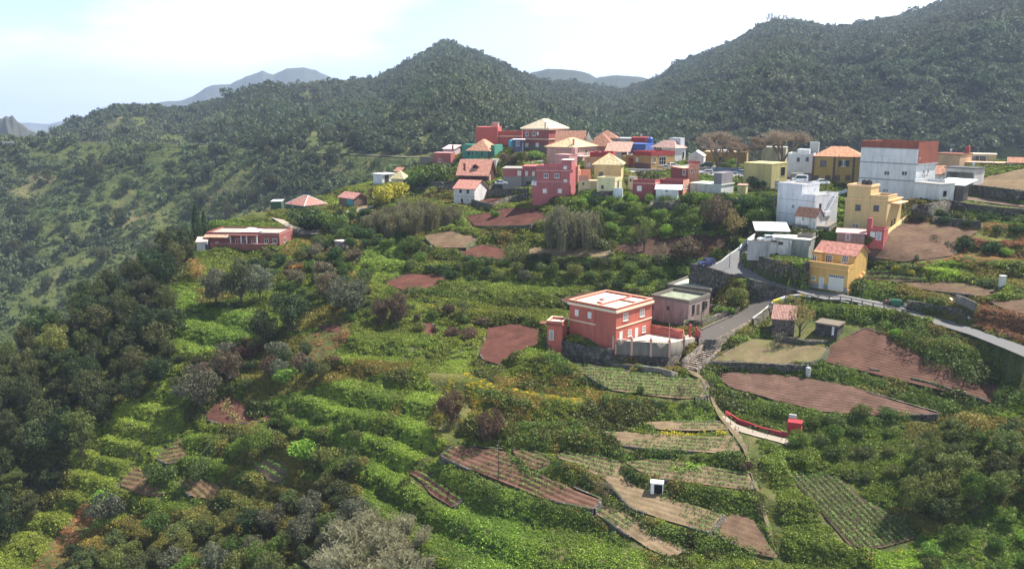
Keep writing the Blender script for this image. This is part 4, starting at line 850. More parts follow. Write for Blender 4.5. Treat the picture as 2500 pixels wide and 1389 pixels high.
h.win('f',[ZL(503,745),ZL(640,742)],1.6,1.5,nm=1,nh=1); h.win('f',[ZL(751,745),ZL(825,743)],1.3,1.3,nm=1); h.door('f',ZL(570,752),1.1,2.0); h.door('f',ZL(322,780),1.0,1.9); h.hip(plain('cream_roof',(.7,.62,.6)),h.h + .5,1.0,.2,x0=h.w * .42,x1=h.w * .68,y0=1.5,y1=6)
h.shed(tiles((.70,.42,.30)),h.h - .8,h.h + .1,.3,x1=h.w * .33,y0=-1.2,y1=0,name='tile_canopy'); h.win('s',[ZL(912,735)],1.5,1.5)
h = H('shed','white lean shed at the left end of the long red house','shed',ZL(238,825),207,ZL(145,0)[0],None,ZL(0,750)[1],d=4,yaw=-12)
h.walls(plaster((.6,.62,.68),.3)); h.shed(plain('salmon_roof',(.55,.4,.36)),h.h,h.h + .9,.2); h.door('f',ZL(230,800),.8,1.9,col=(.05,.06,.12),frame=FRD)
gg = plaster((.10,.17,.10),.3)
h = H('house','dark green house with pink hip roof edged in white on the spur','house',ZL(1085,492),245,ZL(930,0)[0],ZL(1275,0)[0],ZL(0,440)[1],k=.85)
h.walls(gg); r = h.eaves(h.hip(tiles((.52,.25,.21)),h.h + .05,2.9,.35,inset=.9),w2); ridge_caps(h,r,plain('white_ridge',(.75,.75,.72))); h.win('s',[ZL(1157,455),ZL(1220,435)],1.2,1.6); h.win('f',[ZL(980,452)],1.0,1.0)
h = H('annex','plain dark green block left of the green house','annex',ZL(885,510),243,ZL(795,0)[0],None,ZL(0,402)[1],d=6,yaw=-6)
h.walls(plaster((.05,.10,.06),.3)); h.slab(w2,h.h,.15,.1)
h = H('shed','brown brick shed with pink tile roof right of the green house','shed',ZL(1515,440),243,ZL(1385,0)[0],ZL(1630,0)[0],ZL(0,372)[1],k=.6)
h.walls(plaster((.20,.13,.1),.5)); h.gable(tiles((.62,.30,.26)),h.h,1.6,'x',.4,wall=plaster((.20,.13,.1),.5)); h.part('door',plain('turquoise_paint',(.05,.3,.32)),[(h.w * .55,h.w * .95,-.08,.02,0,h.h * .8)])
h = H('house','white flat roofed cabin above the yellow flowering bush','house',ZL(1760,245),275,ZL(1685,0)[0],ZL(1870,0)[0],ZL(0,168)[1],k=1.2)
h.walls(plaster((.66,.68,.72),.2)); h.slab(w2,h.h,.3,.5); h.door('s',ZL(1800,205),2,3,col=(.05,.04,.04),frame=FRD)
h = H('small_house','little cream pyramid roofed house beside the white cabin','house',ZL(1948,262),270,ZL(1842,0)[0],ZL(1995,0)[0],ZL(0,205)[1],k=.8)
h.walls(plaster((.58,.52,.38),.3)); r = h.eaves(h.hip(tiles((.80,.68,.38)),h.h + .05,3.0,.7,inset=1.2),w2); h.door('s',ZL(1955,235),1.2,2.2,col=(.08,.07,.06),frame=FRD)
h = H('shed','tiny brown shed behind the pyramid roofed house','shed',ZL(1920,165),285,ZL(1865,0)[0],ZL(1950,0)[0],ZL(0,138)[1],k=1,ctrl=False)
h.walls(plaster((.2,.1,.08),.3)); h.shed(tiles((.45,.22,.17)),h.h,h.h + 1.4,.3)
h = H('hut','small grey concrete hut standing in the scrub below the spur','hut',ZL(1412,812),196,ZL(1348,0)[0],ZL(1470,0)[0],ZL(0,752)[1],k=1,yaw=35)
h.walls(plaster((.24,.22,.21),.6)); h.slab(plain('pale_pink_roof',(.6,.5,.46)),h.h,.15,.2)
# --- small things near the terraces
h = H('stone_hut','small stone hut with broken pink tile roof beside the yellowish tree','hut',Z5(1475,1300),137,Z5(1222,0)[0],None,Z5(0,1165)[1],d=5.5,yaw=20,dep=2)
h.walls(stone((.13,.1,.085),2.5)); h.shed(tiles((.36,.20,.17)),h.h,h.h + 1.7,.25)
h = H('stone_hut','low dark stone animal shed with flat slab roof and white marked door','hut',Z5(1960,1342),134,Z5(1712,0)[0],Z5(2032,0)[0],Z5(0,1240)[1],k=.9,dep=2)
h.walls(stone((.07,.065,.06),2.5)); h.slab(plain('brown_slab',(.16,.13,.1),.95),h.h,.3,.25); h.part('door',plain('dark_door',(.03,.03,.03)),[(h.w * .45,h.w * .72,-.06,.02,0,1.6)]); h.part('white_panel',w2,[(h.w * .76,h.w * .86,-.08,.02,0,1.7)])
h = H('tool_shed','small white tool shed with dark open doorway among the potato terraces','shed',(1618,1205),103.6,1588,None,1181,d=1.2,yaw=12,dep=.25)
h.part('wall',plain('white_metal',(.72,.72,.74)),[(0,.08,0,h.d,-.6,h.h),(h.w - .08,h.w,0,h.d,-.6,h.h),(.08,h.w - .08,h.d - .08,h.d,-.6,h.h),(.08,h.w * .28,0,.08,-.6,h.h),(h.w * .28,h.w - .08,0,.08,h.h - .2,h.h)]); h.slab(plain('white_metal',(.72,.72,.74)),h.h,.06,.1)
h.part('doorway',plain('painted_inside_shade',(.01,.01,.01),1),[(h.w * .3,h.w - .1,.3,.36,0,h.h - .2)])  # near-black sheet behind the opening, painting the shade inside the shed
h = H('pump_tank','bright red painted water pump box at the end of the red channel wall','tank',(1955,1062),113,1922,None,1035,d=1.6,yaw=22,dep=.7)
RDM = rd = plain('red_paint',(.42,.03,.04),.5); h.walls(rd); h.part('lid',rd,[(-.08,h.w + .08,-.08,h.d + .08,h.h,h.h + .12)],bevel=.03); h.part('ledge',rd,[(-.06,h.w + .06,-.06,h.d + .06,h.h * .45,h.h * .52)]); h.part('grey_box',plain('grey_metal',(.4,.42,.42)),[(h.w * .0,h.w * .55,h.d + .2,h.d + .6,h.h,h.h + .8)])

# ---------------------------------------------------------------- near terrain: smooth base through surveyed points
def ZR2(x,y): return (2000 + x / 4.63,560 + y / 4.63)
def ZF(x,y): return (1000 + x / 2.577,850 + y / 2.577)
def ZG(x,y): return (1600 + x / 1.88,650 + y / 1.88)
def ZM(x,y): return (600 + x / 1.655,550 + y / 1.655)
def ZN(x,y): return (0 + x / 1.563,500 + y / 1.563)
SURV = [(1250,1389,95),(700,1389,108),(0,1389,125),(2500,1389,85),(1900,1389,92),(350,1389,116),(1250,1520,86),(300,1520,104),(-300,1400,130),(-300,1520,118),(2800,1389,82),(2500,1520,78),(1900,1520,82),
 (2050,1250,99),(2300,1200,99),(2450,1100,101),(1603,1205,103.5),(1217,1172,109),(1060,1190,112),(1250,1260,103),(1450,1300,99),(1850,1330,95),(1880,1200,101),(1850,1080,111),
 (1700,905,131),(1770,820,141),(1790,960,126),(1840,1010,121),(1600,1040,118),(1620,1090,112.5),(1650,1150,107.5),(1850,960,126),(2200,1000,118),(2450,960,119),(2500,990,115),(2000,860,131),(2300,900,124),(1800,870,134),
 (1600,960,125),(1400,902,134.5),(1634,896,136.5),(1500,892,136.6),(1365,868,139.2),(1350,860,138),(1250,850,146),(1180,900,139),(1030,690,176),(1130,760,163),(1300,720,168),(1550,720,164),(1000,950,133),(960,1130,120),(1100,1050,121),(1350,1000,122),(800,1000,131),(860,800,155),(620,1020,140),(560,1150,131),(340,1190,133),(480,1230,127),(700,1250,120),(150,1260,134),(400,1040,143),(450,850,160),(330,1010,147),(700,800,160),(600,900,153),
 (1940,716,150.3),(2050,724,147),(2200,764,139),(2350,807,129),(2500,860,119),(2600,902,113),(1880,742,150),(1830,770,148.5),(1750,800,144.5),(1706,822,141),
 (1715,652,163),(1790,628,164),(1850,592,172),(1640,720,160),
 (1500,525,196),(1700,610,178),(1800,560,178),(1900,520,178),(1100,600,192),(1300,620,186),(1000,560,206),(1200,530,206),(850,600,200),(760,660,190),(600,640,201),(540,540,230),(640,520,238),(720,700,180),(560,720,182),
 (2450,450,183),(2480,415,195),(2300,590,156),(2450,690,140),(2250,640,150.5),(2160,690,148.5),(2330,720,137),(2480,570,156),(2480,760,128),(2350,510,169),(2250,722,142.5),(2650,430,180),(2700,700,130),(2700,900,106),(2700,1150,95),
 (450,590,222),(400,640,210),(250,740,185),(100,850,168),(0,920,158),(-200,1060,145),(330,800,172),(200,900,162),(100,1050,148),(60,1200,138),
 (960,450,278),(880,480,262),(700,520,244),(1050,470,262),(1100,420,285),(1250,470,236),(1330,390,262),(1600,430,222),(1730,425,225),(1720,470,203),(1560,490,205),(1850,450,205),(2000,460,195),(2050,470,185),(2250,525,168)]
for p in SURV:
 q = at(*p); CTRL.append(tuple(q))
# the slopes beyond the crest, falling to the valley on the left and behind the village (x, y, z) from pixel column, distance, drop
for (px,Y,drop) in [(-200,190,95),(0,205,95),(150,230,100),(300,260,100),(420,290,92),(520,300,80),(600,320,80),(-300,240,125),(0,280,120),(300,330,120),(700,335,66),(850,340,58),(1000,345,50),(1150,345,40),(1300,345,38),(1600,330,34),(1900,320,32),(2200,310,32),(2500,300,30),(2800,290,25),(1900,275,20),(2200,250,19),(1600,290,19),(1350,305,19),(1150,315,23),(950,320,34),(2500,240,17),(660,285,44),(560,262,46)]:
 q = at(px,500,Y); CTRL.append((q[0],q[1],CAMZ - drop * KS))
cp = np.array(CTRL)
def tps_fit(P,lam=0):
 n = len(P); d = np.hypot(P[:,None,0] - P[None,:,0],P[:,None,1] - P[None,:,1])
 K = np.where(d > 0,d * d * np.log(d + 1e-9),0) + lam * np.eye(n)
 A = np.zeros((n + 3,n + 3)); A[:n,:n] = K; A[:n,n] = 1; A[:n,n + 1:] = P[:,:2]; A[n,:n] = 1; A[n + 1:,:n] = P[:,:2].T
 w_ = np.linalg.solve(A,np.concatenate([P[:,2],np.zeros(3)]))
 def f(x,y):
  x = np.asarray(x,float); y = np.asarray(y,float); sh = x.shape; x = x.ravel(); y = y.ravel(); o = np.empty(len(x))
  for i in range(0,len(x),20000):
   xx,yy = x[i:i + 20000],y[i:i + 20000]; dd = np.hypot(xx[:,None] - P[None,:,0],yy[:,None] - P[None,:,1])
   o[i:i + 20000] = np.where(dd > 0,dd * dd * np.log(dd + 1e-9),0) @ w_[:n] + w_[n] + w_[n + 1] * xx + w_[n + 2] * yy
  return o.reshape(sh)
 return f
# merge points closer than 1.5 m (shared house corners)
keep = []
for p in cp:
 if all((p[0] - q[0]) ** 2 + (p[1] - q[1]) ** 2 > 2.2 for q in keep): keep.append(p)
BASE = tps_fit(np.array(keep),lam=60.0)
def cast(f,px,py,y0=84,y1=420,n=420):
 """pixel(s) onto surface f"""
 px = np.atleast_1d(np.asarray(px,float)); py = np.atleast_1d(np.asarray(py,float)); r = rays(px,py)
 ys = np.linspace(y0,y1,n); X = r[:,0:1] * ys; Zr = CAMZ + r[:,2:3] * ys
 Zt = f(X,np.broadcast_to(ys,X.shape)); below = Zr <= Zt
 i = np.argmax(below,1); i = np.where(below.any(1),np.maximum(i,1),n - 1)
 k = np.arange(len(px)); a = Zr[k,i - 1] - Zt[k,i - 1]; b = Zt[k,i] - Zr[k,i]; t = a / (a + b + 1e-9); t = np.clip(t,0,1)
 Y = ys[i - 1] + t * (ys[i] - ys[i - 1])
 return np.stack([r[:,0] * Y,Y,CAMZ + r[:,2] * Y],-1)

# ---------------------------------------------------------------- fields: flat-ish terraces (label, outline, kind, row direction, colour)
RED = (.105,.045,.034); BRN = (.135,.088,.058); DUN = (.19,.138,.086); DRK = (.085,.05,.036)
P_ = lambda f,*pts: [f(*p) for p in pts]
FIELDS = [
 ('dark red ploughed field left of the coral house',P_(ZM,(985,410),(1100,398),(1170,410),(1198,430),(1195,470),(1150,495),(1085,530),(1020,562),(965,545),(948,520),(955,485),(978,460),(972,430)),'furrow',(ZM(975,470),ZM(1190,430)),RED),
 ('red ploughed field behind the coral house',P_(Z6,(290,320),(600,240),(800,200),(1000,240),(1340,290),(1300,400),(500,420)),'furrow',(Z6(300,320),Z6(800,220)),RED),
 ('small red field between green banks',P_(ZM,(560,235),(660,192),(820,205),(740,255),(640,262)),'furrow',(ZM(560,240),ZM(800,215)),RED),
 ('weedy brown field above the green slope',[(1030,575),(1100,565),(1160,580),(1140,605),(1060,605)],'weedy',((1030,590),(1150,592)),BRN),
 ('narrow red brown strip field',[(1120,612),(1180,598),(1240,612),(1230,632),(1140,630)],'weedy',((1120,620),(1240,620)),RED),
 ('weedy strip field below the pampas clump',[(1290,605),(1490,610),(1480,628),(1290,628)],'weedy',((1290,615),(1490,618)),DUN),
 ('wide brown field beside the road bend',[(1480,610),(1560,582),(1700,574),(1830,576),(1770,622),(1700,628),(1600,628),(1520,614)],'furrow',((1480,612),(1800,600)),DRK),
 ('red terrace field above its dark stone wall',P_(Z1,(720,1250),(860,1180),(1240,1170),(1380,1190),(1200,1215),(930,1320)),'furrow',(Z1(750,1240),Z1(1240,1190)),RED),
 ('upper red terrace strip below the white car',P_(Z1,(870,1100),(1000,1045),(1450,1040),(1450,1100)),'soil',(Z1(870,1070),Z1(1450,1070)),BRN),
 ('lower red terrace field in front of the pink house',[(1135,530),(1240,508),(1310,510),(1345,530),(1290,550),(1160,553)],'furrow',((1140,540),(1330,535)),RED),
 ('small brown plot behind the pale slat fence',P_(ZL,(1490,560),(1700,505),(1720,570),(1600,590)),'soil',(ZL(1500,560),ZL(1700,520)),BRN),
 ('dry plot beside the brick shed',P_(ZL,(1440,480),(1620,432),(1665,465),(1480,520)),'weedy',(ZL(1440,490),ZL(1640,450)),DUN),
 ('dry lawn at the head of the stone stairs',P_(ZG,(240,440),(340,385),(450,330),(560,345),(640,360),(790,370),(760,430),(700,445),(500,450),(350,435)),'lawn',(ZG(240,440),ZG(700,440)),(.17,.13,.075)),
 ('long ploughed field with a weedy island',P_(ZG,(765,400),(850,340),(960,285),(1020,300),(1100,340),(1250,420),(1420,500),(1700,600),(1730,670),(1500,610),(1350,560),(1000,470),(780,445)),'furrow',(ZG(800,420),ZG(1690,630)),(.115,.062,.045)),
 ('large brown ploughed field under the stone wall',P_(ZG,(280,495),(400,487),(620,500),(720,515),(860,550),(1080,610),(1320,680),(1000,684),(760,670),(600,622),(340,560),(290,520)),'furrow',(ZG(300,520),ZG(1200,665)),(.13,.077,.058)),
 ('potato field of green rows below the coral house',P_(ZF,(930,75),(1150,115),(1400,150),(1690,185),(1830,200),(1880,300),(1700,322),(1450,290),(1260,262),(1100,160)),'crop',(ZF(1250,250),ZF(1860,285)),DUN),
 ('short upper terrace of sparse potato rows',P_(ZF,(1470,465),(1700,460),(1950,462),(2010,512),(1780,522),(1560,512)),'crops',(ZF(1480,490),ZF(2000,492)),DUN),
 ('long second terrace of sparse potato rows',P_(ZF,(1170,515),(1400,535),(1560,565),(1800,575),(2040,545),(2120,640),(1950,662),(1640,640),(1480,630),(1330,610)),'crops',(ZF(1200,550),ZF(2100,610)),DUN),
 ('third terrace of potato rows above the tool shed',P_(ZF,(1350,715),(1600,702),(1800,740),(1980,760),(2120,780),(2155,830),(2150,900),(1900,860),(1620,830),(1480,790)),'crops',(ZF(1400,740),ZF(2150,850)),DUN),
 ('wide terrace of patchy potato rows around the tool shed',P_(ZF,(920,680),(1000,635),(1150,665),(1340,725),(1310,780),(1480,920),(1700,985),(1990,1040),(1890,1165),(1600,1080),(1390,1000),(1300,900),(1240,830),(1100,760)),'crops',(ZF(1400,960),ZF(1900,1110)),DUN),
 ('bare brown corner plot at the bottom terrace',P_(ZF,(2005,1035),(2140,1055),(2200,1140),(2320,1325),(2180,1295),(2060,1240),(1930,1180)),'soil',(ZF(2000,1100),ZF(2300,1200)),BRN),
 ('reddish ridged field around the wooden pole',P_(ZF,(190,680),(290,612),(400,618),(600,640),(640,700),(740,835),(840,795),(1040,880),(1200,950),(1150,1015),(900,960),(700,900),(560,835),(380,760)),'ridged',(ZF(250,650),ZF(720,840)),(.125,.068,.048)),
 ('small ridged plot enclosed by a curved hedge',P_(ZF,(650,637),(800,645),(885,690),(860,745),(770,768),(700,700)),'ridged',(ZF(660,650),ZF(860,740)),(.13,.075,.052)),
 ('narrow ridged red plot at the edge of the green slope',P_(ZF,(-20,765),(90,772),(350,935),(270,1000),(150,935)),'ridged',(ZF(20,775),ZF(330,950)),(.125,.064,.046)),
 ('lowest slanting potato strip',P_(ZF,(1130,1012),(1230,985),(1370,1050),(1560,1190),(1730,1275),(1640,1325),(1500,1255),(1300,1120)),'crops',(ZF(1200,1010),ZF(1650,1290)),DUN),
 ('dense square of blue green potato rows in the scrub',P_(ZG,(590,945),(780,950),(860,980),(940,1060),(1080,1140),(1225,1235),(1040,1295),(900,1290),(740,1110),(650,1000)),'dense',(ZG(600,960),ZG(900,1280)),(.085,.065,.04)),
 ('red plot with weedy bank on the left terraces',P_(ZN,(785,785),(870,715),(950,770),(940,800),(1065,798),(1060,818),(860,842),(790,825)),'soil',(ZN(790,800),ZN(1060,800)),(.11,.05,.037)),
 ('upper left brown ridged plot',P_(ZN,(600,965),(690,880),(715,960),(640,990)),'ridged',(ZN(610,960),ZN(700,940)),(.15,.095,.055)),
 ('curved brown ridged plot on the left terraces',P_(ZN,(450,1075),(480,1012),(560,995),(565,1055),(650,1098),(560,1112)),'ridged',(ZN(460,1080),ZN(640,1100)),(.15,.095,.055)),
 ('round brown ridged plot at the lower left',P_(ZN,(680,1058),(730,1045),(850,1068),(830,1112),(740,1118)),'ridged',(ZN(700,1060),ZN(780,1115)),(.14,.088,.05)),
 ('small green cropped plot behind the dark bushes',P_(ZN,(950,985),(1080,960),(1110,1030),(1040,1065)),'crop',(ZN(960,985),ZN(1060,1040)),(.12,.09,.06)),
 ('high brown field along the right skyline of the village',[(2372,462),(2404,432),(2520,410),(2520,473),(2417,464)],'furrow',((2380,455),(2500,440)),DUN),
 ('rough brown slope field right of the yellow houses',[(2115,625),(2160,570),(2215,540),(2290,547),(2390,565),(2330,600),(2330,625),(2200,640)],'weedy',((2150,600),(2380,570)),(.12,.075,.052)),
 ('bare strip beside the grey lean-to',P_(Z4,(1330,775),(1480,740),(2100,830),(2100,862),(1500,795)),'soil',(Z4(1330,780),Z4(2000,840)),(.17,.125,.095)),
 ('grassy brown plot above the green bins',[(2190,692),(2310,686),(2400,700),(2450,716),(2400,724),(2260,708)],'weedy',((2200,695),(2440,718)),BRN),
 ('pale green vegetable plot right of the yellow garage house',P_(ZG,(920,32),(1050,18),(1200,40),(1250,66),(1100,76),(960,58)),'crop',(ZG(930,40),ZG(1200,60)),(.13,.1,.06)),
 ('brown plot at the right edge above the road',[(2420,740),(2510,728),(2510,768),(2440,752)],'weedy',((2420,740),(2500,750)),BRN),
 ('small bare plot among the dark scrub',P_(ZM,(675,420),(700,390),(760,400),(758,450)),'soil',(ZM(680,410),ZM(750,430)),RED),
 ('tiny red plot under the scrub hedge',P_(ZM,(285,405),(380,402),(388,432),(330,430)),'soil',(ZM(290,410),ZM(380,420)),RED),
]
REG = []      # (polygon XY array, zfunc)
def plane_for(pix,k=.85,Y=None):
 pix = np.array(pix,float); c = pix.mean(0); P = cast(BASE,c[0],c[1])[0]
 e = 3.0; gx = (BASE(P[0] + e,P[1]) - BASE(P[0] - e,P[1])) / (2 * e); gy = (BASE(P[0],P[1] + e) - BASE(P[0],P[1] - e)) / (2 * e)
 gx,gy = float(gx) * k,float(gy) * k
 f = lambda x,y,a=gx,b=gy,p=P: p[2] + a * (np.asarray(x) - p[0]) + b * (np.asarray(y) - p[1])
 r = rays(pix[:,0],pix[:,1])
 # CAMZ + rz Y = f(rx Y, Y)
 Yv = (P[2] - gx * P[0] - gy * P[1] - CAMZ) / (r[:,2] - gx * r[:,0] - gy)
 return np.stack([r[:,0] * Yv,Yv,CAMZ + r[:,2] * Yv],-1),f
FD = []
def soften(pix):
 Q = []; n = len(pix)
 for i in range(n):
  A,B = np.array(pix[i],float),np.array(pix[(i + 1) % n],float); L = np.hypot(*(B - A)); Q += [A * .92 + B * .08,A * .5 + B * .5,A * .08 + B * .92] if L > 60 else [A * .88 + B * .12,A * .12 + B * .88]
 Q = np.array(Q); return Q + np.stack([vnoise(Q[:,0] / 9,Q[:,1] / 9,2) - .5,vnoise(Q[:,0] / 9,Q[:,1] / 9,6) - .5],-1) * np.array([7,3.2])
DRAPED = ('rough brown','grassy brown','pale green veg','bare strip','high brown','brown plot at')
for (lab,pix,kind,rd,col) in FIELDS:
 pix = soften(pix)
 if lab.startswith(DRAPED):
  P = cast(BASE,pix[:,0],pix[:,1],n=900); q = cast(BASE,[rd[0][0],rd[1][0]],[rd[0][1],rd[1][1]],n=900); FD.append((lab,P,BASE,kind,[tuple(c[:2]) for c in q],col)); REG.append((P[:,:2],BASE)); continue
 P,f = plane_for(pix); a = plane_for([*rd,*pix])[0]
 pr = []
 for q in rd:
  r = rays(*q); Yv = 150.0
  for _ in range(30): Yv += ((CAMZ + r[2] * Yv) - f(r[0] * Yv,Yv)) / (f(r[0] * (Yv + 1),Yv + 1) - f(r[0] * Yv,Yv) - r[2] + 1e-9)
  pr.append((r[0] * Yv,Yv))
 FD.append((lab,P,f,kind,pr,col)); REG.append((P[:,:2],f))

# ---------------------------------------------------------------- roads (own level, so that retaining walls stand between them and the ground)
RA = tps_fit(np.array([at(*p) for p in [(1850,588,172),(1790,625,164),(1715,650,163),(1790,665,158),(1940,712,150.5),(2050,722,147),(2200,762,139),(2350,805,129),(2500,858,119),(2600,900,113),(1905,660,160)]]),lam=5)
RB = tps_fit(np.array([at(*p) for p in [(1940,716,150.2),(1975,722,149.5),(1880,742,150),(1830,770,148.5),(1750,800,144.5),(1706,822,141),(1830,715,158)]]),lam=5)
ROAD_A = P_(Z5,(1085,190),(940,280),(780,390),(650,490),(568,530),(400,520),(312,533),(500,572),(740,645),(1120,742),(1480,835),(1645,890),(1790,925)) + P_(ZR2,(60,795),(320,802),(760,905),(1030,985),(1340,1080),(1700,1190),(2100,1350),(2400,1480),(2400,1350),(2315,1320),(1930,1190),(1640,1085),(1430,1010),(1250,975),(1100,930),(950,860),(730,822),(600,806),(240,738)) + P_(Z5,(2060,868),(1850,850),(1500,790),(1300,742),(1100,662),(990,600),(930,555),(905,510),(930,470),(940,400),(950,290),(1110,215))
ROAD_B = P_(Z5,(1480,838),(1200,890),(1020,880),(900,850),(850,830),(880,870),(960,920),(970,980),(900,1040),(760,1130),(420,1290),(400,1389),(600,1389),(740,1310),(1010,1160),(1150,1040),(1240,965),(1400,905),(1550,890),(1645,893))
ROAD_U = [(1195,458),(1235,452),(1300,448),(1300,453),(1230,458),(1195,466)]   # lane under the pink row
SQ = P_(Z2,(650,660),(900,625),(1160,610),(1500,560),(1700,540),(2250,640),(2300,740),(1960,740),(1660,690),(1290,640),(1100,660),(800,690))
PK = P_(Z3,(430,600),(840,570),(1380,600),(1380,660),(820,655),(560,640))
LANE = P_(ZL,(790,540),(900,560),(1000,620),(1100,645),(1240,645),(1220,680),(1100,690),(1040,690),(960,640),(860,580))
PATH = P_(ZF,(1740,130),(1800,150),(1870,200),(1915,300),(1940,370),(1990,430),(2040,490),(2090,560),(2125,640),(2160,760),(2195,880),(2235,1010),(2270,1120),(2310,1290),(2285,1230),(2245,1120),(2210,1010),(2170,880),(2140,760),(2100,640),(2055,570),(2000,500),(1945,430),(1905,350),(1880,270),(1830,195),(1770,160))
CHAN = P_(ZF,(1960,420),(1985,425),(2060,480),(2200,528),(2319,560),(2400,575),(2380,610),(2319,590),(2200,560),(2040,515))

def drape(pix,f,far=420):
 return cast(f,[p[0] for p in pix],[p[1] for p in pix],n=700,y1=far)
SHEETS = []
for nm,pix,f,mt,lab in [('road',ROAD_A,RA,'asphalt','grey asphalt road curving down past the yellow garage house'),('road',ROAD_B,RB,'old_asphalt','worn brownish lane descending to the coral house gate'),
                       ('pavement',SQ,BASE,'asphalt2','pale village square and car park'),('pavement',PK,BASE,'asphalt2','parking strip in front of the ochre house'),
                       ('road',ROAD_U,BASE,'asphalt2','narrow lane in front of the low pink house'),('path',LANE,BASE,'concrete','pale concrete track below the green house'),
                       ('path',PATH,BASE,'path','trodden footpath running down beside the terraces'),('path',CHAN,BASE,'concrete','pale channel path beside the red wall')]:
 P = drape(pix,f); SHEETS.append((nm,P,f,mt,lab)); REG.append((P[:,:2],f))

# ---------------------------------------------------------------- the yard above the curved road wall, and the walled patio
_b = P_(Z5,(945,440),(915,480),(908,512),(932,556),(990,602),(1100,664),(1300,745),(1500,793),(1628,812)); _t = [Z5(0,y)[1] for y in (392,400,415,425,440,465,508,540,520)]
YW = drape(_b,RA); YWT = np.array([ztop_at(P,py) for P,py in zip(YW,_t)])
_A = np.c_[YW[:,:2],np.ones(len(YW))]; _c = np.linalg.lstsq(_A,YWT,rcond=None)[0]
yardf = lambda x,y: np.asarray(x) * 0 + np.clip(_c[0] * np.asarray(x) + _c[1] * np.asarray(y) + _c[2],YWT.min(),YWT.max())
_q = [at(*Z5(945,275),159)[:2],at(*Z5(945,270),163)[:2],at(*Z5(1700,330),163)[:2],at(*Z5(1720,420),156)[:2]]
YARD = np.array([tuple(p) for p in YW[:,:2]] + [tuple(p) for p in _q[::-1]])
pz = HC.P[2]; patf = lambda x,y: np.asarray(x) * 0 + pz - .06
def onz(pix,z):
 r = rays([p[0] for p in pix],[p[1] for p in pix]); Yv = (z - CAMZ) / r[:,2]; return np.stack([r[:,0] * Yv,Yv,np.full(len(Yv),z)],-1)
PATIO = onz(P_(Z6,(875,790),(1080,800),(1290,812),(1492,822),(1650,780),(1800,752),(1700,700),(1640,735),(1285,690),(905,800)),pz)
REG.append((PATIO[:,:2],lambda x,y: np.asarray(x) * 0 + pz - .3)); _st = at(*Z6(2110,705),142.5); _sb = cast(BASE,*Z6(1700,1075))[0]; _su = (_sb - _st)[:2]; _sl = float(np.hypot(*_su)); _su = _su / _sl; _sw = np.array([-_su[1],_su[0]])
stf = lambda x,y: _st[2] - .55 + (_sb[2] - _st[2]) * np.clip(((np.asarray(x) - _st[0]) * _su[0] + (np.asarray(y) - _st[1]) * _su[1]) / _sl,0,1)
REG.append((np.array([_st[:2] - _su * .5 + _sw * 1.9,_sb[:2] + _su * .8 + _sw * 1.9,_sb[:2] + _su * .8 - _sw * 1.9,_st[:2] - _su * .5 - _sw * 1.9]),stf))
_fl = onz(P_(Z6,(250,712),(560,775),(880,812),(1080,806),(1290,818),(1492,828),(1640,792)),pz)[:,:2]; _fo = _fl + np.array([.25,-3.4])
REG.append((YARD,yardf)); REG.append((np.concatenate([_fl + np.array([.0,-.35]),_fo[::-1]]),lambda x,y: np.asarray(x) * 0 + pz - 4.5)); NYARD = len(REG)
# ---------------------------------------------------------------- the height grid
GX0,GX1,GY0,GY1,GS = -250.0,250.0,74.0,415.0,.9
gx = np.arange(GX0,GX1,GS); gy = np.arange(GY0,GY1,GS); XX,YY = np.meshgrid(gx,gy)
cs = 4; cgx = np.arange(GX0,GX1 + 6,GS * cs); cgy = np.arange(GY0,GY1 + 6,GS * cs)
CX,CY = np.meshgrid(cgx,cgy); CZ = BASE(CX,CY)
def bil(Z,x,y,x0,y0,s):
 fx = np.clip((np.asarray(x) - x0) / s,0,Z.shape[1] - 1.001); fy = np.clip((np.asarray(y) - y0) / s,0,Z.shape[0] - 1.001)
 ix = fx.astype(int); iy = fy.astype(int); fx = fx - ix; fy = fy - iy
 return (Z[iy,ix] * (1 - fx) + Z[iy,ix + 1] * fx) * (1 - fy) + (Z[iy + 1,ix] * (1 - fx) + Z[iy + 1,ix + 1] * fx) * fy
HZ = BASE(XX,YY)
# hummocks and low unworked terraces under the vegetation
amp = 1.5 * (fbm(XX / 11,YY / 11,3) - .5) * 2 + .7 * (fbm(XX / 3.5,YY / 3.5,9) - .5) * 2
bench = (HZ + 2.2 * fbm(XX / 30,YY / 30,25)) / 2.9; fr = bench - np.floor(bench); bz = (np.clip((fr - .36) / .28,0,1) - fr) * 2.9 * .95 * np.clip((fbm(XX / 45,YY / 45,21) - .33) * 9,0,1) * (YY < 330)
HZ = HZ + amp * .55 + bz
MASK = np.zeros(HZ.shape,np.uint8)          # 1 field, 2 road, 3 house
for i,(poly,f) in enumerate(REG):
 x0,y0 = poly.min(0) - 2; x1,y1 = poly.max(0) + 2
 a,b = max(0,int((x0 - GX0) / GS)),int((x1 - GX0) / GS) + 2; c,d = max(0,int((y0 - GY0) / GS)),int((y1 - GY0) / GS) + 2
 sx,sy = XX[c:d,a:b],YY[c:d,a:b]
 if sx.size == 0: continue
 ins = in_poly(sx,sy,poly); z = f(sx,sy)
 near = np.full(sx.shape,99.); pl_ = [tuple(p) for p in poly] + [tuple(poly[0])]; near = seg_dist(sx,sy,pl_)
 sub = HZ[c:d,a:b]; t = np.clip(1 - near / 1.6,0,1); blend = sub * (1 - t * .5) + z * t * .5
 if i >= len(FD): sub[...] = np.where(ins,z - .12,np.where(near < .95,np.minimum(sub,z - .14),sub))
 else: sub[...] = np.where(ins,z - .1,np.where(near < .9,np.minimum(blend,z - .14),sub))
 mk = MASK[c:d,a:b]; mk[ins] = 1 if i < len(FD) else (2 if i < NYARD - 2 else 0)
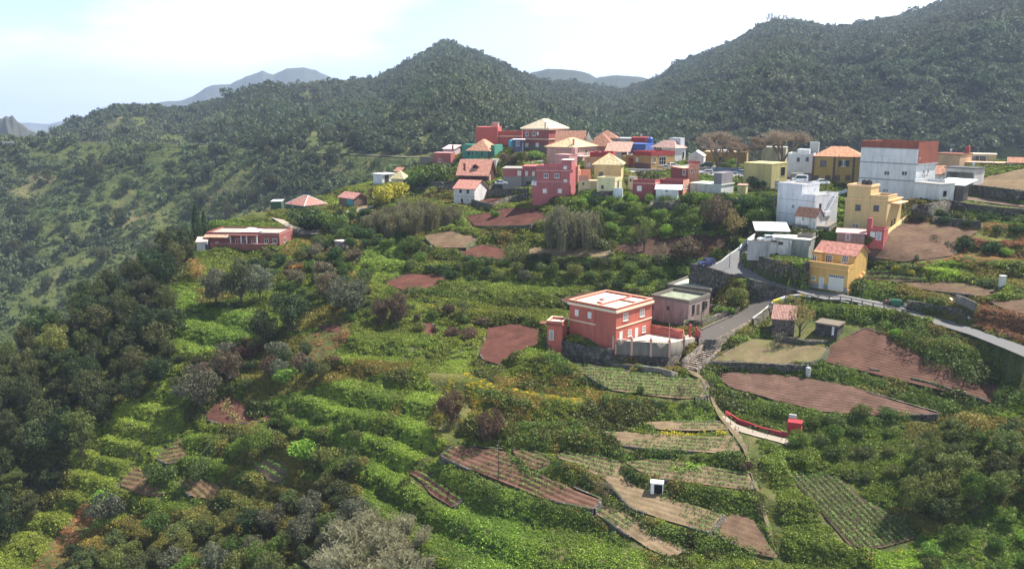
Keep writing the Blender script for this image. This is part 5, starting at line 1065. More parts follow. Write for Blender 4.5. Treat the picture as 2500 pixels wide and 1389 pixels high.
for poly,pl,kd in PADS:
 if kd == 'none': continue
 poly = np.array(poly); x0,y0 = poly.min(0) - 1; x1,y1 = poly.max(0) + 1
 a,b = max(0,int((x0 - GX0) / GS)),int((x1 - GX0) / GS) + 2; c,d = max(0,int((y0 - GY0) / GS)),int((y1 - GY0) / GS) + 2
 sx,sy = XX[c:d,a:b],YY[c:d,a:b]
 near = seg_dist(sx,sy,[tuple(p) for p in poly] + [tuple(poly[0])]); ins = in_poly(sx,sy,poly) | (near < 1.2)
 sub = HZ[c:d,a:b]; mk = MASK[c:d,a:b]; ok = ins & (mk != 2); sub[ok] = np.minimum(sub[ok],pl[2]); mk[ins] = 3
_mk = MASK.copy()
for _s in ((0,1),(0,-1),(1,0),(-1,0)):
 _r = np.roll(MASK,_s,(0,1)); _mk[(MASK == 0) & (_r > 0) & (_r != 3)] = 4
MASKC = _mk
def GROUND(x,y): return bil(HZ,x,y,GX0,GY0,GS)
def ground(px,py,n=900):
 return cast(GROUND,px,py,y0=80,y1=414,n=n)
# ground material: earth with patchy grass
m,t,p = newmat('earth_and_grass'); g = N(t,'ShaderNodeNewGeometry')
n = N(t,'ShaderNodeTexNoise'); n.inputs['Scale'].default_value = .12; n.inputs['Detail'].default_value = 9; n.inputs['Roughness'].default_value = .7; t.links.new(g.outputs['Position'],n.inputs['Vector'])
cr = N(t,'ShaderNodeValToRGB'); t.links.new(n.outputs['Fac'],cr.inputs[0]); e = cr.color_ramp.elements
e[0].position = .3; e[0].color = (.035,.05,.015,1); e[1].position = .72; e[1].color = (.17,.14,.07,1); x = e.new(.5); x.color = (.07,.085,.025,1)
t.links.new(cr.outputs[0],p.inputs['Base Color']); p.inputs['Roughness'].default_value = 1; p.inputs['Specular IOR Level'].default_value = .1
n3 = N(t,'ShaderNodeTexNoise'); n3.inputs['Scale'].default_value = 2.5; n3.inputs['Detail'].default_value = 6; t.links.new(g.outputs['Position'],n3.inputs['Vector'])
bp = N(t,'ShaderNodeBump'); bp.inputs['Distance'].default_value = .2; t.links.new(n3.outputs['Fac'],bp.inputs['Height']); t.links.new(bp.outputs[0],p.inputs['Normal']); EARTH = m
ny,nx = HZ.shape; idx = np.arange(nx * ny).reshape(ny,nx)
me = mesh_np('ground',np.stack([XX,YY,HZ],-1).reshape(-1,3),np.stack([idx[:-1,:-1],idx[:-1,1:],idx[1:,1:],idx[1:,:-1]],-1).reshape(-1,4),[EARTH],smooth=True)
tag(link('ground',me),'green and brown hillside ground stepping down in terraces','ground',kind='structure')

# ---------------------------------------------------------------- field sheets with real furrows
def rows_sheet(P,f,pr,pitch,amp_,lift=.05,wob=.0):
 """scan lines across the polygon, parallel to the rows; furrow profile by height"""
 u = np.array([pr[1][0] - pr[0][0],pr[1][1] - pr[0][1]]); u /= np.hypot(*u); v = np.array([-u[1],u[0]])
 S = P[:,:2] @ u; T = P[:,:2] @ v; n = len(P); st = pitch / 4; vs = []; fs = []; rows = []; prev = None
 for k in range(int((T.max() - T.min()) / st) + 2):
  tt = min(T.min() + .02 + k * st,T.max() - .02); xs = []
  for i in range(n):
   j = (i + 1) % n
   if (T[i] > tt) != (T[j] > tt): xs.append(S[i] + (tt - T[i]) / (T[j] - T[i]) * (S[j] - S[i]))
  if len(xs) < 2: continue
  a,b = min(xs),max(xs); K = 22; ss = np.linspace(a,b,K); h = amp_ * math.cos(2 * math.pi * k / 4)
  x = ss * u[0] + tt * v[0]; y = ss * u[1] + tt * v[1]
  wv = wob * np.sin(ss * .33 + 1.3) if wob else 0
  x = x + v[0] * wv; y = y + v[1] * wv
  z = f(x,y) + lift + h * (.6 + .8 * vnoise(x * 1.1,y * 1.1,5)) + .05 * (vnoise(x / 1.7,y / 1.7,8) - .5)
  base = len(vs); vs += list(zip(x,y,z))
  if prev is not None: fs += [(prev + i,prev + i + 1,base + i + 1,base + i) for i in range(K - 1)]
  prev = base
  if k % 4 == 0: rows.append((a,b,tt))
 return np.array(vs),np.array(fs),u,v,rows
CROPS = []
for (lab,P,f,kind,pr,col) in FD:
 pitch = {'furrow': .72,'weedy': 1.2,'soil': .9,'lawn': 1.5,'dense': .85,'crop': 1.3,'crops': 1.0,'ridged': .95}[kind]; am = {'furrow': .055,'weedy': .03,'soil': .03,'lawn': .0,'crop': .08,'dense': .06,'crops': .05,'ridged': .12}[kind]
 vs,fs,u,v,rows = rows_sheet(P,f,pr,pitch,am,.06,wob=.25 if kind in ('furrow','ridged') else 0)
 gr_ = {'weedy': .2,'lawn': .38,'crops': .12}.get(kind,0)
 if len(fs): tag(link('field',mesh_np('field',vs,fs,[soil(col,grass=gr_)],smooth=True)),lab,'field',kind='structure')
 if kind in ('crop','dense','crops','ridged'): CROPS.append((lab,f,u,v,rows,kind))
# dry stone wall holding up each terrace
WALLM = stone((.10,.085,.07),2.2,green=.9)
for (lab,P,f,kind,pr,col) in FD:
 c = P.mean(0); n = len(P); vs = []; fs = []
 a = sum(P[i][0] * P[(i + 1) % n][1] - P[(i + 1) % n][0] * P[i][1] for i in range(n)); Q = P if a > 0 else P[::-1]
 for i in range(n):
  A,B = Q[i],Q[(i + 1) % n]; d = B[:2] - A[:2]; L = np.hypot(*d) + 1e-9; o = np.array([d[1],-d[0]]) / L     # outward
  m_ = (A + B) / 2 + np.array([o[0],o[1],0]) * 1.8
  if f(m_[0],m_[1]) - GROUND(m_[0],m_[1]) < .5: continue
  k = max(1,int(L / 1.2)); b = len(vs)
  for j in range(k + 1):
   q = A * (1 - j / k) + B * j / k; zz = f(q[0],q[1]); jit = .12 * vnoise(q[0] * 1.3,q[1] * 1.3,4)
   for off,zo in ((-.12,.10 + jit),(.35,.08 + jit),(.55,-3.2)): vs.append((q[0] + o[0] * off,q[1] + o[1] * off,zz + zo))
  for j in range(k):
   for s_ in (0,1): fs.append((b + j * 3 + s_,b + j * 3 + s_ + 1,b + j * 3 + 3 + s_ + 1,b + j * 3 + 3 + s_))
 if fs: tag(link('terrace_wall',mesh_np('terrace_wall',vs,fs,[WALLM])),'dark dry stone wall holding up the ' + lab.replace('field of ','')[:60],'wall','dry stone terrace walls')

# road and path sheets
def asph(name,col,dirt):
 return soil(col,grass=0) if name == 'path' else plain(name,col,.9,0,.2)
SM = {'asphalt': plain('asphalt',(.145,.142,.145),.85,0,.3),'old_asphalt': plain('worn_asphalt',(.10,.088,.08),.95,0,.2),'asphalt2': plain('pale_pavement',(.24,.235,.23),.9,0,.2),'concrete': plain('pale_concrete',(.33,.28,.23),.9,0,.2),'path': soil((.18,.135,.09),grass=.3)}
from mathutils.geometry import tessellate_polygon
def sheet(P,f,mat,lift,name,seg=2.5):
 pts = []
 for i in range(len(P)):
  A,B = P[i][:2],P[(i + 1) % len(P)][:2]; k = max(1,int(np.hypot(*(B - A)) / seg)); pts += [tuple(A * (1 - j / k) + B * j / k) for j in range(k)]
 tri = tessellate_polygon([[Vector((a,b,0)) for a,b in pts]]); bm = bmesh.new(); vv = [bm.verts.new((a,b,0)) for a,b in pts]
 for tr in tri:
  try: bm.faces.new([vv[i] for i in tr])
  except ValueError: pass
 for _ in range(3):
  es = [e for e in bm.edges if e.calc_length() > seg * 1.4]
  if not es: break
  bmesh.ops.subdivide_edges(bm,edges=es,cuts=1); bmesh.ops.triangulate(bm,faces=bm.faces[:])
 for v_ in bm.verts: v_.co.z = float(f(v_.co.x,v_.co.y)) + lift
 bmesh.ops.recalc_face_normals(bm,faces=bm.faces)
 if sum(fc.normal.z for fc in bm.faces) < 0: bmesh.ops.reverse_faces(bm,faces=bm.faces)
 me = bpy.data.meshes.new(name); bm.to_mesh(me); bm.free(); me.materials.append(mat); return link(name,me)
for (nm,P,f,mt,lab) in SHEETS: tag(sheet(P,f,SM[mt],.05,nm),lab,'road' if nm == 'road' else ('path' if nm == 'path' else 'pavement'),kind='structure')
# painted lines on the road
wp = plain('road_paint',(.72,.72,.7),.7); yp = plain('yellow_paint',(.75,.6,.05),.7)
def stripe(pix,f,wd,mat,name,lab,dash=None,lift=.06,hgt=0):
 P = drape(pix,f); L = [0]
 for a,b in zip(P[:-1],P[1:]): L.append(L[-1] + float(np.hypot(*(b - a)[:2])))
 tot = L[-1]; k = max(2,int(tot / .8)); pos = np.linspace(0,tot,k); X = np.interp(pos,L,P[:,0]); Y = np.interp(pos,L,P[:,1]); m = MB()
 for i in range(k - 1):
  if dash and (pos[i] % (dash[0] + dash[1])) > dash[0]: continue
  dx,dy = X[i + 1] - X[i],Y[i + 1] - Y[i]; l = math.hypot(dx,dy) + 1e-9; ox,oy = -dy / l * wd / 2,dx / l * wd / 2
  za = float(f(X[i],Y[i])) + lift; zb_ = float(f(X[i + 1],Y[i + 1])) + lift
  q = [(X[i] - ox,Y[i] - oy,za),(X[i + 1] - ox,Y[i + 1] - oy,zb_),(X[i + 1] + ox,Y[i + 1] + oy,zb_),(X[i] + ox,Y[i] + oy,za)]
  if hgt:
   b = len(m.v); m.v += [(a_,c_,z_ - .1) for a_,c_,z_ in q] + [(a_,c_,z_ + hgt) for a_,c_,z_ in q]
   m.f += [[b + 3,b + 2,b + 1,b],[b + 4,b + 5,b + 6,b + 7]] + [[b + i2,b + (i2 + 1) % 4,b + 4 + (i2 + 1) % 4,b + 4 + i2] for i2 in range(4)]
  else: m.poly(q)
 return tag(m.build(name,mat),lab[0],lab[1],kind=lab[2] if len(lab) > 2 else None)
stripe(P_(Z5,(1085,205),(950,285),(790,395),(660,495),(585,535)),RA,.22,wp,'road_marking',('white edge line along the outer side of the bend','road marking','structure'))
stripe(P_(Z5,(1500,838),(1640,865),(1860,915),(2060,962),(2300,1008)),RA,.2,wp,'road_marking',('dashed white line across the mouth of the lane','road marking','structure'),dash=(1.6,1.6))
stripe(P_(ZR2,(255,745),(440,785),(620,818),(735,832)),RA,.16,wp,'road_marking',('white edge line on the far side of the road','road marking','structure'))
stripe(P_(Z5,(1120,745),(1300,790),(1475,832)),RA,.35,wp,'kerb',('white painted kerb on top of the road wall','kerb','structure'),hgt=.18)
kp = P_(Z5,(1240,960),(1400,905),(1530,892),(1665,905))
for i in range(6):
 a = np.array(kp,float); t0,t1 = i / 6,(i + 1) / 6 - .01; L = np.linspace(0,1,4); g_ = lambda t: (float(np.interp(t,L,a[:,0])),float(np.interp(t,L,a[:,1])))
 stripe([g_(t0),g_((t0 + t1) / 2),g_(t1)],RA,.4,yp if i % 2 == 0 else wp,'kerb',(['yellow','white'][i % 2] + ' painted kerb stone on the curve above the stone garden','kerb','structure'),hgt=.3)
stripe(P_(Z5,(1010,1150),(1150,1045),(1245,965)),RB,.3,wp,'kerb',('whitewashed kerb at the inside of the lane bend','kerb','structure'),hgt=.2)
stripe(P_(Z5,(420,1285),(600,1205),(770,1125)),RB,.35,gtrim,'kerb',('grey concrete kerb along the lane below the old house','kerb','structure'),hgt=.4)

STN = stone((.105,.088,.072),1.7,green=.5); STL = stone((.17,.14,.115),2.0,green=.2); CONC = plaster((.20,.175,.15),.8)
strip_wall(YW,YWT + .25,YW[:,2] - .6,.5,STN,'retaining_wall','tall curved dark stone retaining wall between the road and the derelict white house',side=1)
_p = drape(P_(Z5,(306,533),(400,548),(500,574),(740,648),(1120,746),(1480,838)),RA)
strip_wall(_p,_p[:,2] + .3,_p[:,2] - np.array([5,5,5,5.5,5,1.2]),.5,STN,'retaining_wall','long dark stone retaining wall holding up the road corner behind the old houses',side=-1)
_p = drape(P_(Z5,(312,527),(400,518),(480,525)),RA)
# patio of the coral house
m = MB(); m.prism([tuple(p[:2]) for p in PATIO],pz - 9,pz + .0); pt = m.build('patio',plain('cream_paving',(.66,.55,.45),.9)); tag(pt,'cream paved patio terrace in front of the coral house','patio')
def pwall(pix,z0,z1,th,mat,name,side=-1,seg=2.0,jit=0): p = onz(pix,pz); return strip_wall(p,np.full(len(p),pz + z1),np.full(len(p),pz + z0),th,mat,name,None,seg=seg,side=side,jit=jit)
FR = P_(Z6,(880,792),(1080,802),(1290,814),(1492,824))
o = pwall(FR + P_(Z6,(1650,782),(1800,756)),-9,-2.3,.45,stone((.075,.062,.05),1.5),'stone_base',seg=1.2,jit=.1); o.parent = pt
o = pwall(FR + P_(Z6,(1650,782),(1800,756)),-2.25,.55,.22,CONC,'front_wall'); o.parent = pt
o = pwall(P_(Z6,(1285,688),(1450,718),(1642,748)),-.5,1.9,-.25,coral,'back_wall'); o.parent = pt
_f = onz(FR,pz); m = MB(); m2 = MB()
for A,B in zip(_f[:-1],_f[1:]):
 n = int(np.hypot(*(B - A)[:2]) / .28)
 for i in range(n):
  c = A + (B - A) * (i + .5) / n; m2.box(c[0] - .06,c[0] + .06,c[1] - .1,c[1] + .02,pz + .55,pz + .85)
 d_ = (B - A) / n;
 for i in range(n):
  a,b = A + d_ * i,A + d_ * (i + 1); m2.poly([(a[0],a[1] - .12,pz + .85),(b[0],b[1] - .12,pz + .85),(b[0],b[1] + .12,pz + .95),(a[0],a[1] + .12,pz + .95)])
m2.build('balustrade',plain('cast_concrete',(.40,.34,.29),.9),pt)
for c in list(_f) + list(onz(P_(Z6,(1650,782)),pz)):
 m = MB(); m.box(c[0] - .22,c[0] + .22,c[1] - .32,c[1] + .12,pz - 2.4,pz + 1.05); m.box(c[0] - .3,c[0] + .3,c[1] - .4,c[1] + .2,pz + 1.05,pz + 1.15); m.lathe([(.05,pz + 1.15),(.2,pz + 1.25),(.24,pz + 1.4),(.15,pz + 1.56),(.02,pz + 1.62)],c[0],c[1] - .1,10); m.build('post',plain('pinkish_post',(.5,.33,.28),.8),pt)
for i,(zx,zy) in enumerate(((1712,735),(1812,800),(1782,760))):
 c = at(*Z6(zx,zy),142.5 if i != 1 else 140.5); m = MB(); m.box(c[0] - .22,c[0] + .22,c[1] - .22,c[1] + .22,c[2] - 1.5,c[2] + 2.3); m.box(c[0] - .3,c[0] + .3,c[1] - .3,c[1] + .3,c[2] + 2.3,c[2] + 2.42); m.lathe([(.1,c[2] + 2.42),(.27,c[2] + 2.55),(.27,c[2] + 2.75),(.05,c[2] + 2.95)],c[0],c[1],10)
 tag(m.build('gate_post',plain('maroon_post',(.38,.07,.08),.7)),['far maroon gate post with white ball cap on the lane','near maroon gate post with white ball cap beside the lane','shorter maroon post between the two gate posts'][i],'gate post','maroon gate posts')
# lower works in front of the coral house: old wall, junk corner
_p = ground([Z6(x,0)[0] for x in (290,600,870)],[Z6(0,y)[1] for y in (870,900,1000)])
_p = onz(P_(Z6,(280,712),(560,775),(880,812)),pz + .2)
strip_wall(_p,_p[:,2] - .9,_p[:,2] - 6,.5,stone((.09,.08,.07),1.4,green=.3),'terrace_wall','dark stained wall below the windows of the coral house',side=1)
_p = drape(P_(Z6,(775,1045),(980,1062),(1200,1085),(1400,1110),(1580,1160)),GROUND)
strip_wall(_p,_p[:,2] + .9,_p[:,2] - 2,.35,CONC,'low_wall','low grey concrete wall above the green potato rows',side=-1)
# stone stairs
_top = _st; _bot = _sb; n = 20; u_ = (_bot - _top)[:2]; u_ = u_ / np.hypot(*u_); w_ = np.array([-u_[1],u_[0]]); m = MB(); Ls = np.hypot(*(_bot - _top)[:2]) / n
for i in range(n):
 a = _top[:2] + u_ * Ls * i; b = a + u_ * Ls * 1.0; z = _top[2] + (_bot[2] - _top[2]) * (i + .5) / n; q = [tuple(a - w_ * 1.1),tuple(b - w_ * 1.1),tuple(b + w_ * 1.1),tuple(a + w_ * 1.1)]
 m.prism(q,z - 1.2,z - .02); q2 = [tuple(b - u_ * .28 - w_ * 1.15),tuple(b + u_ * .03 - w_ * 1.15),tuple(b + u_ * .03 + w_ * 1.15),tuple(b - u_ * .28 + w_ * 1.15)]; m.prism(q2,z - .015,z + .06)
tag(m.build('stone_stairs',stone((.27,.21,.17),1.1)),'long flight of worn stone stairs from the lane down to the footpath','stairs')
for sg,lab in ((1,'rough stone wall along the right side of the stone stairs'),(-1,'rough stone wall along the left side of the stone stairs')):
 A = np.array([*( _top[:2] + w_ * 1.25 * sg - u_ * 2),0]); B = np.array([*(_bot[:2] + w_ * 1.25 * sg),0]); nn = 8; L_ = [A + (B - A) * i / nn for i in range(nn + 1)]
 zt = np.array([_top[2] + (_bot[2] - _top[2]) * i / nn for i in range(nn + 1)]); d_ = w_[0] * sg
 strip_wall(L_,zt + (.35 if d_ > 0 else 1.3),zt - 3,.6,STL,'stone_wall',lab,side=-1 if sg < 0 else 1,jit=.2)
# free-standing dry stone walls read from their foot lines: (foot pixels, height m, thickness, label)
for pix,hh,th,lab in [
 (P_(Z5,(225,1235),(420,1245),(600,1180),(760,1130)),1.5,.5,'dark stone garden wall in front of the old mauve house'),
 (P_(Z5,(500,1045),(640,1060),(820,1100),(950,1010),(960,930),(870,860)),1.2,.5,'rough stone wall around the bushy yard of the old houses'),
 (P_(Z5,(1020,1240),(1060,1230),(1180,1150),(1230,1060)),1.6,.6,'tumbled stone wall at the corner of the stone garden'),
 (P_(ZG,(230,470),(400,478),(560,486),(700,490)),1.5,.7,'dark stone wall below the dry lawn'),
 (P_(ZG,(560,345),(680,365),(800,368)),1.1,.6,'mossy stone wall below the stone huts'),
 (P_(Z1,(800,1175),(1000,1170),(1250,1165),(1430,1165)),2.6,.6,'dark stone wall above the red terrace field'),
 (P_(Z1,(640,1290),(760,1330),(930,1370),(1200,1250),(1450,1215)),2.2,.6,'curved dark stone wall below the red terrace field'),
 (P_(Z1,(900,1075),(1000,1055),(1250,1035),(1480,1030)),2.0,.6,'stone wall under the lane with the white car'),
 (P_(Z1,(-180,1080),(0,1095),(200,1095),(390,1090)),1.8,.6,'long stone wall left of the white house with pink roof'),
 (P_(Z1,(30,1040),(200,1045),(400,1035)),2.3,.6,'upper stone wall left of the brown dormer house'),
 (P_(Z4,(800,1010),(1000,1000),(1250,960)),3.6,.7,'tall overgrown stone wall below the white extension'),
 (P_(Z4,(1130,880),(1500,945),(1850,985),(2084,1000)),2.4,.6,'long overgrown terrace wall with wire fence on top'),
 (P_(Z4,(1450,740),(1700,770),(2084,830)),3.0,.6,'dark stone wall under the high brown field'),
 (P_(Z4,(1050,1040),(1150,1060),(1350,1080),(1590,1100)),1.6,.6,'low stone wall with pale cap above the rough slope field'),
 (P_(ZG,(1150,200),(1300,225),(1430,250)),2.0,.6,'stone bank wall beside the right stretch of the road'),
 (P_(Z2,(1010,1200),(1130,1215),(1290,1200),(1400,1180)),3.2,.7,'tall dark stone wall below the white shed'),
 (P_(Z2,(250,1020),(330,1000),(600,985)),1.8,.6,'dark foundation wall under the cream block'),
 (P_(ZF,(1980,440),(2060,505),(2200,560),(2310,600)),0,0,'')]:
 if not th: continue
 p = drape(pix,GROUND); strip_wall(p,p[:,2] + hh,p[:,2] - 1.5,th,STN,'stone_wall',lab,side=1,jit=.25)
# red channel wall of the pump
p = drape(P_(ZF,(1985,418),(2060,468),(2200,520),(2320,550),(2390,562)),GROUND)
strip_wall(p,p[:,2] + .75,p[:,2] - 1,.25,RDM,'channel_wall','low red painted wall curving down to the red pump box',side=1)
p = drape(P_(Z3,(1560,1389),(1700,1230),(1860,1100),(1950,1040)),GROUND)
strip_wall(p,p[:,2] + 1.2,p[:,2] - 1,.3,plaster((.50,.36,.16),.5),'garden_wall','yellowish sloping garden wall beside the pale yellow house',side=1)
p = drape(P_(Z3,(20,1389),(130,1290),(270,1190)),RA)
strip_wall(p,p[:,2] + .9,p[:,2] - 1,.25,w2,'garden_wall','white parapet climbing with the road to the carport',side=-1)
p = drape(P_(Z2,(1830,650),(2000,645),(2240,650)),GROUND); strip_wall(p,p[:,2] + 1.2,p[:,2] - 1,.3,plaster((.22,.24,.32),.5),'low_wall','blue grey wall behind the parked cars of the square',side=1)
p = drape(P_(Z4,(-1160,700),(-900,705),(-620,730),(-480,715)),GROUND)
strip_wall(drape(P_(Z3,(880,790),(1110,800),(1240,760)),GROUND),drape(P_(Z3,(880,790),(1110,800),(1240,760)),GROUND)[:,2] + 1.3,drape(P_(Z3,(880,790),(1110,800),(1240,760)),GROUND)[:,2] - 2,.3,w2,'garden_wall','white garden wall in front of the green hedge by the parked cars',side=1)

_p = drape(P_(Z5,(400,1389),(600,1389),(740,1312),(1010,1162)),RB)
strip_wall(_p,_p[:,2] + .12,_p[:,2] - 4,.4,STL,'retaining_wall','stone retaining wall under the lower end of the lane beside the stairs',side=1,jit=.1)

# ---------------------------------------------------------------- far land in layers read at their distances
def layer(pts): return np.array(pts,float)
L_ROAD = layer([(-500,345,640),(80,345,620),(500,352,560),(750,372,500),(1000,385,430),(1150,388,430),(1300,378,450),(1600,380,480),(2000,385,480),(2500,405,460),(3000,410,440)])
SIL = [(-500,352,640),(80,342,700),(130,328,760),(200,305,820),(300,264,860),(330,252,870),(400,257,900),(470,264,950),(560,240,1000),(640,206,1000),(690,194,1000),(730,201,1030),(830,200,1100),(930,192,1150),(980,168,1180),(1040,133,1200),(1080,110,1200),(1112,106,1200),(1160,122,1200),(1220,152,1200),(1280,182,1230),(1330,201,1280),(1400,200,1400),(1440,212,1450),(1500,220,1450),(1560,203,1350),(1600,183,1300),(1640,153,1280),(1700,128,1250),(1760,103,1230),(1790,82,1220),(1830,60,1200),(1860,48,1200),(1900,52,1200),(1960,65,1200),(2020,63,1200),(2080,50,1180),(2150,40,1150),(2200,18,1130),(2260,-5,1100),(2350,-30,1050),(2500,-60,1000),(3000,-150,1000)]
L_SIL = layer(SIL)
PXS = np.linspace(-450,2950,760); CN = []
DROP0 = np.interp(PXS,[-450,0,300,500,700,850,1000,1200,1700,2500,2950],[105,108,112,108,92,76,62,50,46,46,46])
def col(L,j): return np.interp(PXS,L[:,0],L[:,j])
def zat(px,py,Y): return at(px,py,Y)[2]
Yk = [np.full_like(PXS,225.),np.interp(PXS,[0,1000,2500],[395,345,345]),col(L_ROAD,2),col(L_SIL,2),col(L_SIL,2) * 1.25]
zr_ = np.array([zat(a,b,c) for a,b,c in zip(PXS,col(L_ROAD,1),Yk[2])]); zs_ = np.array([zat(a,b,c) for a,b,c in zip(PXS,col(L_SIL,1),Yk[3])]) - 6
zk = [CAMZ - DROP0 * KS - 6,CAMZ - DROP0 * KS,zr_,zs_,zs_ - 60 - .25 * (zs_ - zr_)]
NR = 420; ytab = np.concatenate([np.linspace(225,700,230),np.linspace(705,1850,NR - 230)])
XF = np.zeros((NR,len(PXS))); ZFAR = np.zeros_like(XF); YF = np.zeros_like(XF)
ax = (PXS - 1250) / F / cP                         # x per metre of Y near the horizon line
for i in range(len(PXS)):
 yk = np.array([q[i] for q in Yk]); zz = np.array([q[i] for q in zk])
 z = np.interp(ytab,yk,zz)
 # rounder profile: convex near the crest
 s = (ytab - yk[2]) / (yk[3] - yk[2]); m_ = (s > 0) & (s < 1); z[m_] = zz[2] + (zz[3] - zz[2]) * (s[m_] ** .92)
 ZFAR[:,i] = z; YF[:,i] = ytab * KS; XF[:,i] = ax[i] * ytab * KS
S_ = np.clip((ytab[:,None] - Yk[2][None]) / (Yk[3] - Yk[2])[None],-1.2,1.6)
def ridged(x,y,s): return 1 - np.abs(2 * fbm(x,y,s,4) - 1)
wv = np.where(S_ > 0,np.sin(np.clip(S_,0,1) * math.pi) ** .8,0)
U_ = XF / 150 + .35 * fbm(XF / 200,YF / 200,31); V_ = YF / 420
gul = (ridged(U_,V_,41) - .55) * 185 + (ridged(XF / 60,YF / 110,47) - .5) * 42
_g = np.clip((zs_ - zr_) / 230,.26,1.0)[None]; ZFAR += gul * wv * _g
# fore ridge on the right flank and knolls behind the village
def spur(px0,py0,Y0,px1,py1,Y1,wd,hh):
 A = at(px0,py0,Y0); B = at(px1,py1,Y1); v = B[:2] - A[:2]; L = v @ v
 t = np.clip(((XF - A[0]) * v[0] + (YF - A[1]) * v[1]) / L,0,1); d = np.hypot(XF - A[0] - t * v[0],YF - A[1] - t * v[1])
 zt = A[2] + (B[2] - A[2]) * t; k = np.exp(-(d / wd) ** 2); return np.maximum(ZFAR,zt * k + (ZFAR - 25) * (1 - k)) * 1.0
ZFAR = np.where(S_ < 1.0,spur(2120,330,520,2300,190,760,90,0),ZFAR)
ZFAR = np.where(S_ < 1.0,spur(2300,190,760,2560,120,880,90,0),ZFAR)
ZFAR = np.where(S_ < 1.0,spur(1560,335,520,1700,240,800,70,0),ZFAR)
ZFAR = np.where(S_ < 1.0,spur(1060,370,450,900,205,900,55,0),ZFAR)
ZFAR = np.where(S_ < 1.0,spur(800,370,520,680,200,900,60,0),ZFAR)
# nothing before the crest may stand above the line of sight to it
_lim = CAMZ + YF * ((zs_ - CAMZ) / (Yk[3] * KS))[None]; _m = (S_ > 0) & (S_ < 1); ZFAR = np.where(_m,np.minimum(ZFAR,_lim - 2 - 40 * np.clip(1 - S_,0,1)),ZFAR)
ZFAR += np.where(S_ <= 0,(fbm(XF / 45,YF / 45,61) - .5) * 26 * np.clip((YF - 330) / 150,0,1) * np.clip(-S_ * 6,0,1),0)
# terraced benches on the cultivated slope below the far road
bn_ = ZFAR / 5.5; fr = bn_ - np.floor(bn_); ZFAR += np.where((S_ <= 0) & (PXS[None] < 1000),.6 * (np.clip((fr - .3) / .4,0,1) - fr) * 3.5 * (fbm(XF / 120,YF / 120,71) > .5),0)
# road bench cut
rb = np.exp(-((ytab[:,None] - Yk[2][None]) / 5.0) ** 2); ZFAR = ZFAR * (1 - rb) + zr_[None] * rb
m,t,p = newmat('hill_grass'); g = N(t,'ShaderNodeNewGeometry')
n = N(t,'ShaderNodeTexNoise'); n.inputs['Scale'].default_value = .012; n.inputs['Detail'].default_value = 10; n.inputs['Roughness'].default_value = .65; t.links.new(g.outputs['Position'],n.inputs['Vector'])
cr = N(t,'ShaderNodeValToRGB'); t.links.new(n.outputs['Fac'],cr.inputs[0]); e = cr.color_ramp.elements
e[0].position = .32; e[0].color = (.045,.06,.02,1); e[1].position = .7; e[1].color = (.15,.125,.065,1); x = e.new(.52); x.color = (.075,.09,.03,1)
t.links.new(cr.outputs[0],p.inputs['Base Color']); p.inputs['Roughness'].default_value = 1; p.inputs['Specular IOR Level'].default_value = .05
n3 = N(t,'ShaderNodeTexNoise'); n3.inputs['Scale'].default_value = .35; n3.inputs['Detail'].default_value = 6; t.links.new(g.outputs['Position'],n3.inputs['Vector'])
bp = N(t,'ShaderNodeBump'); bp.inputs['Distance'].default_value = 1.5; t.links.new(n3.outputs['Fac'],bp.inputs['Height']); t.links.new(bp.outputs[0],p.inputs['Normal']); HILLM = m
ny,nx = ZFAR.shape; idx = np.arange(nx * ny).reshape(ny,nx)
me = mesh_np('hills',np.stack([XF,YF,ZFAR],-1).reshape(-1,3),np.stack([idx[:-1,:-1],idx[:-1,1:],idx[1:,1:],idx[1:,:-1]],-1).reshape(-1,4),[HILLM],smooth=True)
tag(link('hills',me),'forested mountains and terraced valley side behind the village','hills',kind='structure')
def far_z(i_r,i_c):      # fractional indices
 return bil(ZFAR,i_c,i_r,0,0,1)
# mountain road as a thin pale ribbon
m = MB(); sel = [i for i in range(len(PXS)) if 60 < PXS[i] < 1150]
for a,b in zip(sel[:-1],sel[1:]):
 def q(i,o): Y = (Yk[2][i] + o) * KS; return (ax[i] * Y,Y,zr_[i] + .5)
 m.poly([q(a,-1.6),q(b,-1.6),q(b,1.4),q(a,1.4)])
tag(m.build('road',plain('far_road',(.17,.16,.13),.9)),'thin mountain road crossing the far slope','road',kind='structure')
# distant mountains: solid ridges with their own flanks
def mountain(name,sil,Y,dep,base,lab,seed,colr):
 sil = np.array(sil,float); px = np.linspace(sil[0,0],sil[-1,0],260); py = np.interp(px,sil[:,0],sil[:,1]); K = 40
 py = py + (fbm(px / 14,px * 0 + 3,seed,3) - .5) * 3
 top = np.array([at(a,b,Y) for a,b in zip(px,py)]); vs = []
 for k in range(-K,K + 1):
  s = k / K; yy = top[:,1] + s * dep; k2 = 1 - abs(s) ** .85
  z = base + (top[:,2] - base) * k2 + (ridged(top[:,0] / (dep * .22),yy / (dep * .9),seed + 5) - .6) * (top[:,2] - base) * .45 * (abs(s) * k2 * 3)
  vs.append(np.stack([top[:,0] * yy / top[:,1],yy,z],-1))
 vs = np.array(vs); n1_,n2_ = vs.shape[:2]; idx = np.arange(n1_ * n2_).reshape(n1_,n2_)
 me = mesh_np(name,vs.reshape(-1,3),np.stack([idx[:-1,:-1],idx[:-1,1:],idx[1:,1:],idx[1:,:-1]],-1).reshape(-1,4),[soil(colr)],smooth=True)
 tag(link(name,me),lab,'mountain',kind='structure')
mountain('mountain',[(300,330),(370,262),(390,250),(440,246),(470,236),(500,216),(520,208),(560,206),(600,188),(640,173),(655,180),(668,183),(700,168),(740,165),(770,172),(800,186),(830,200),(900,240),(1000,330)],3600,1500,-250,'blue distant double peaked mountain behind the left ridge',3,(.045,.06,.045))
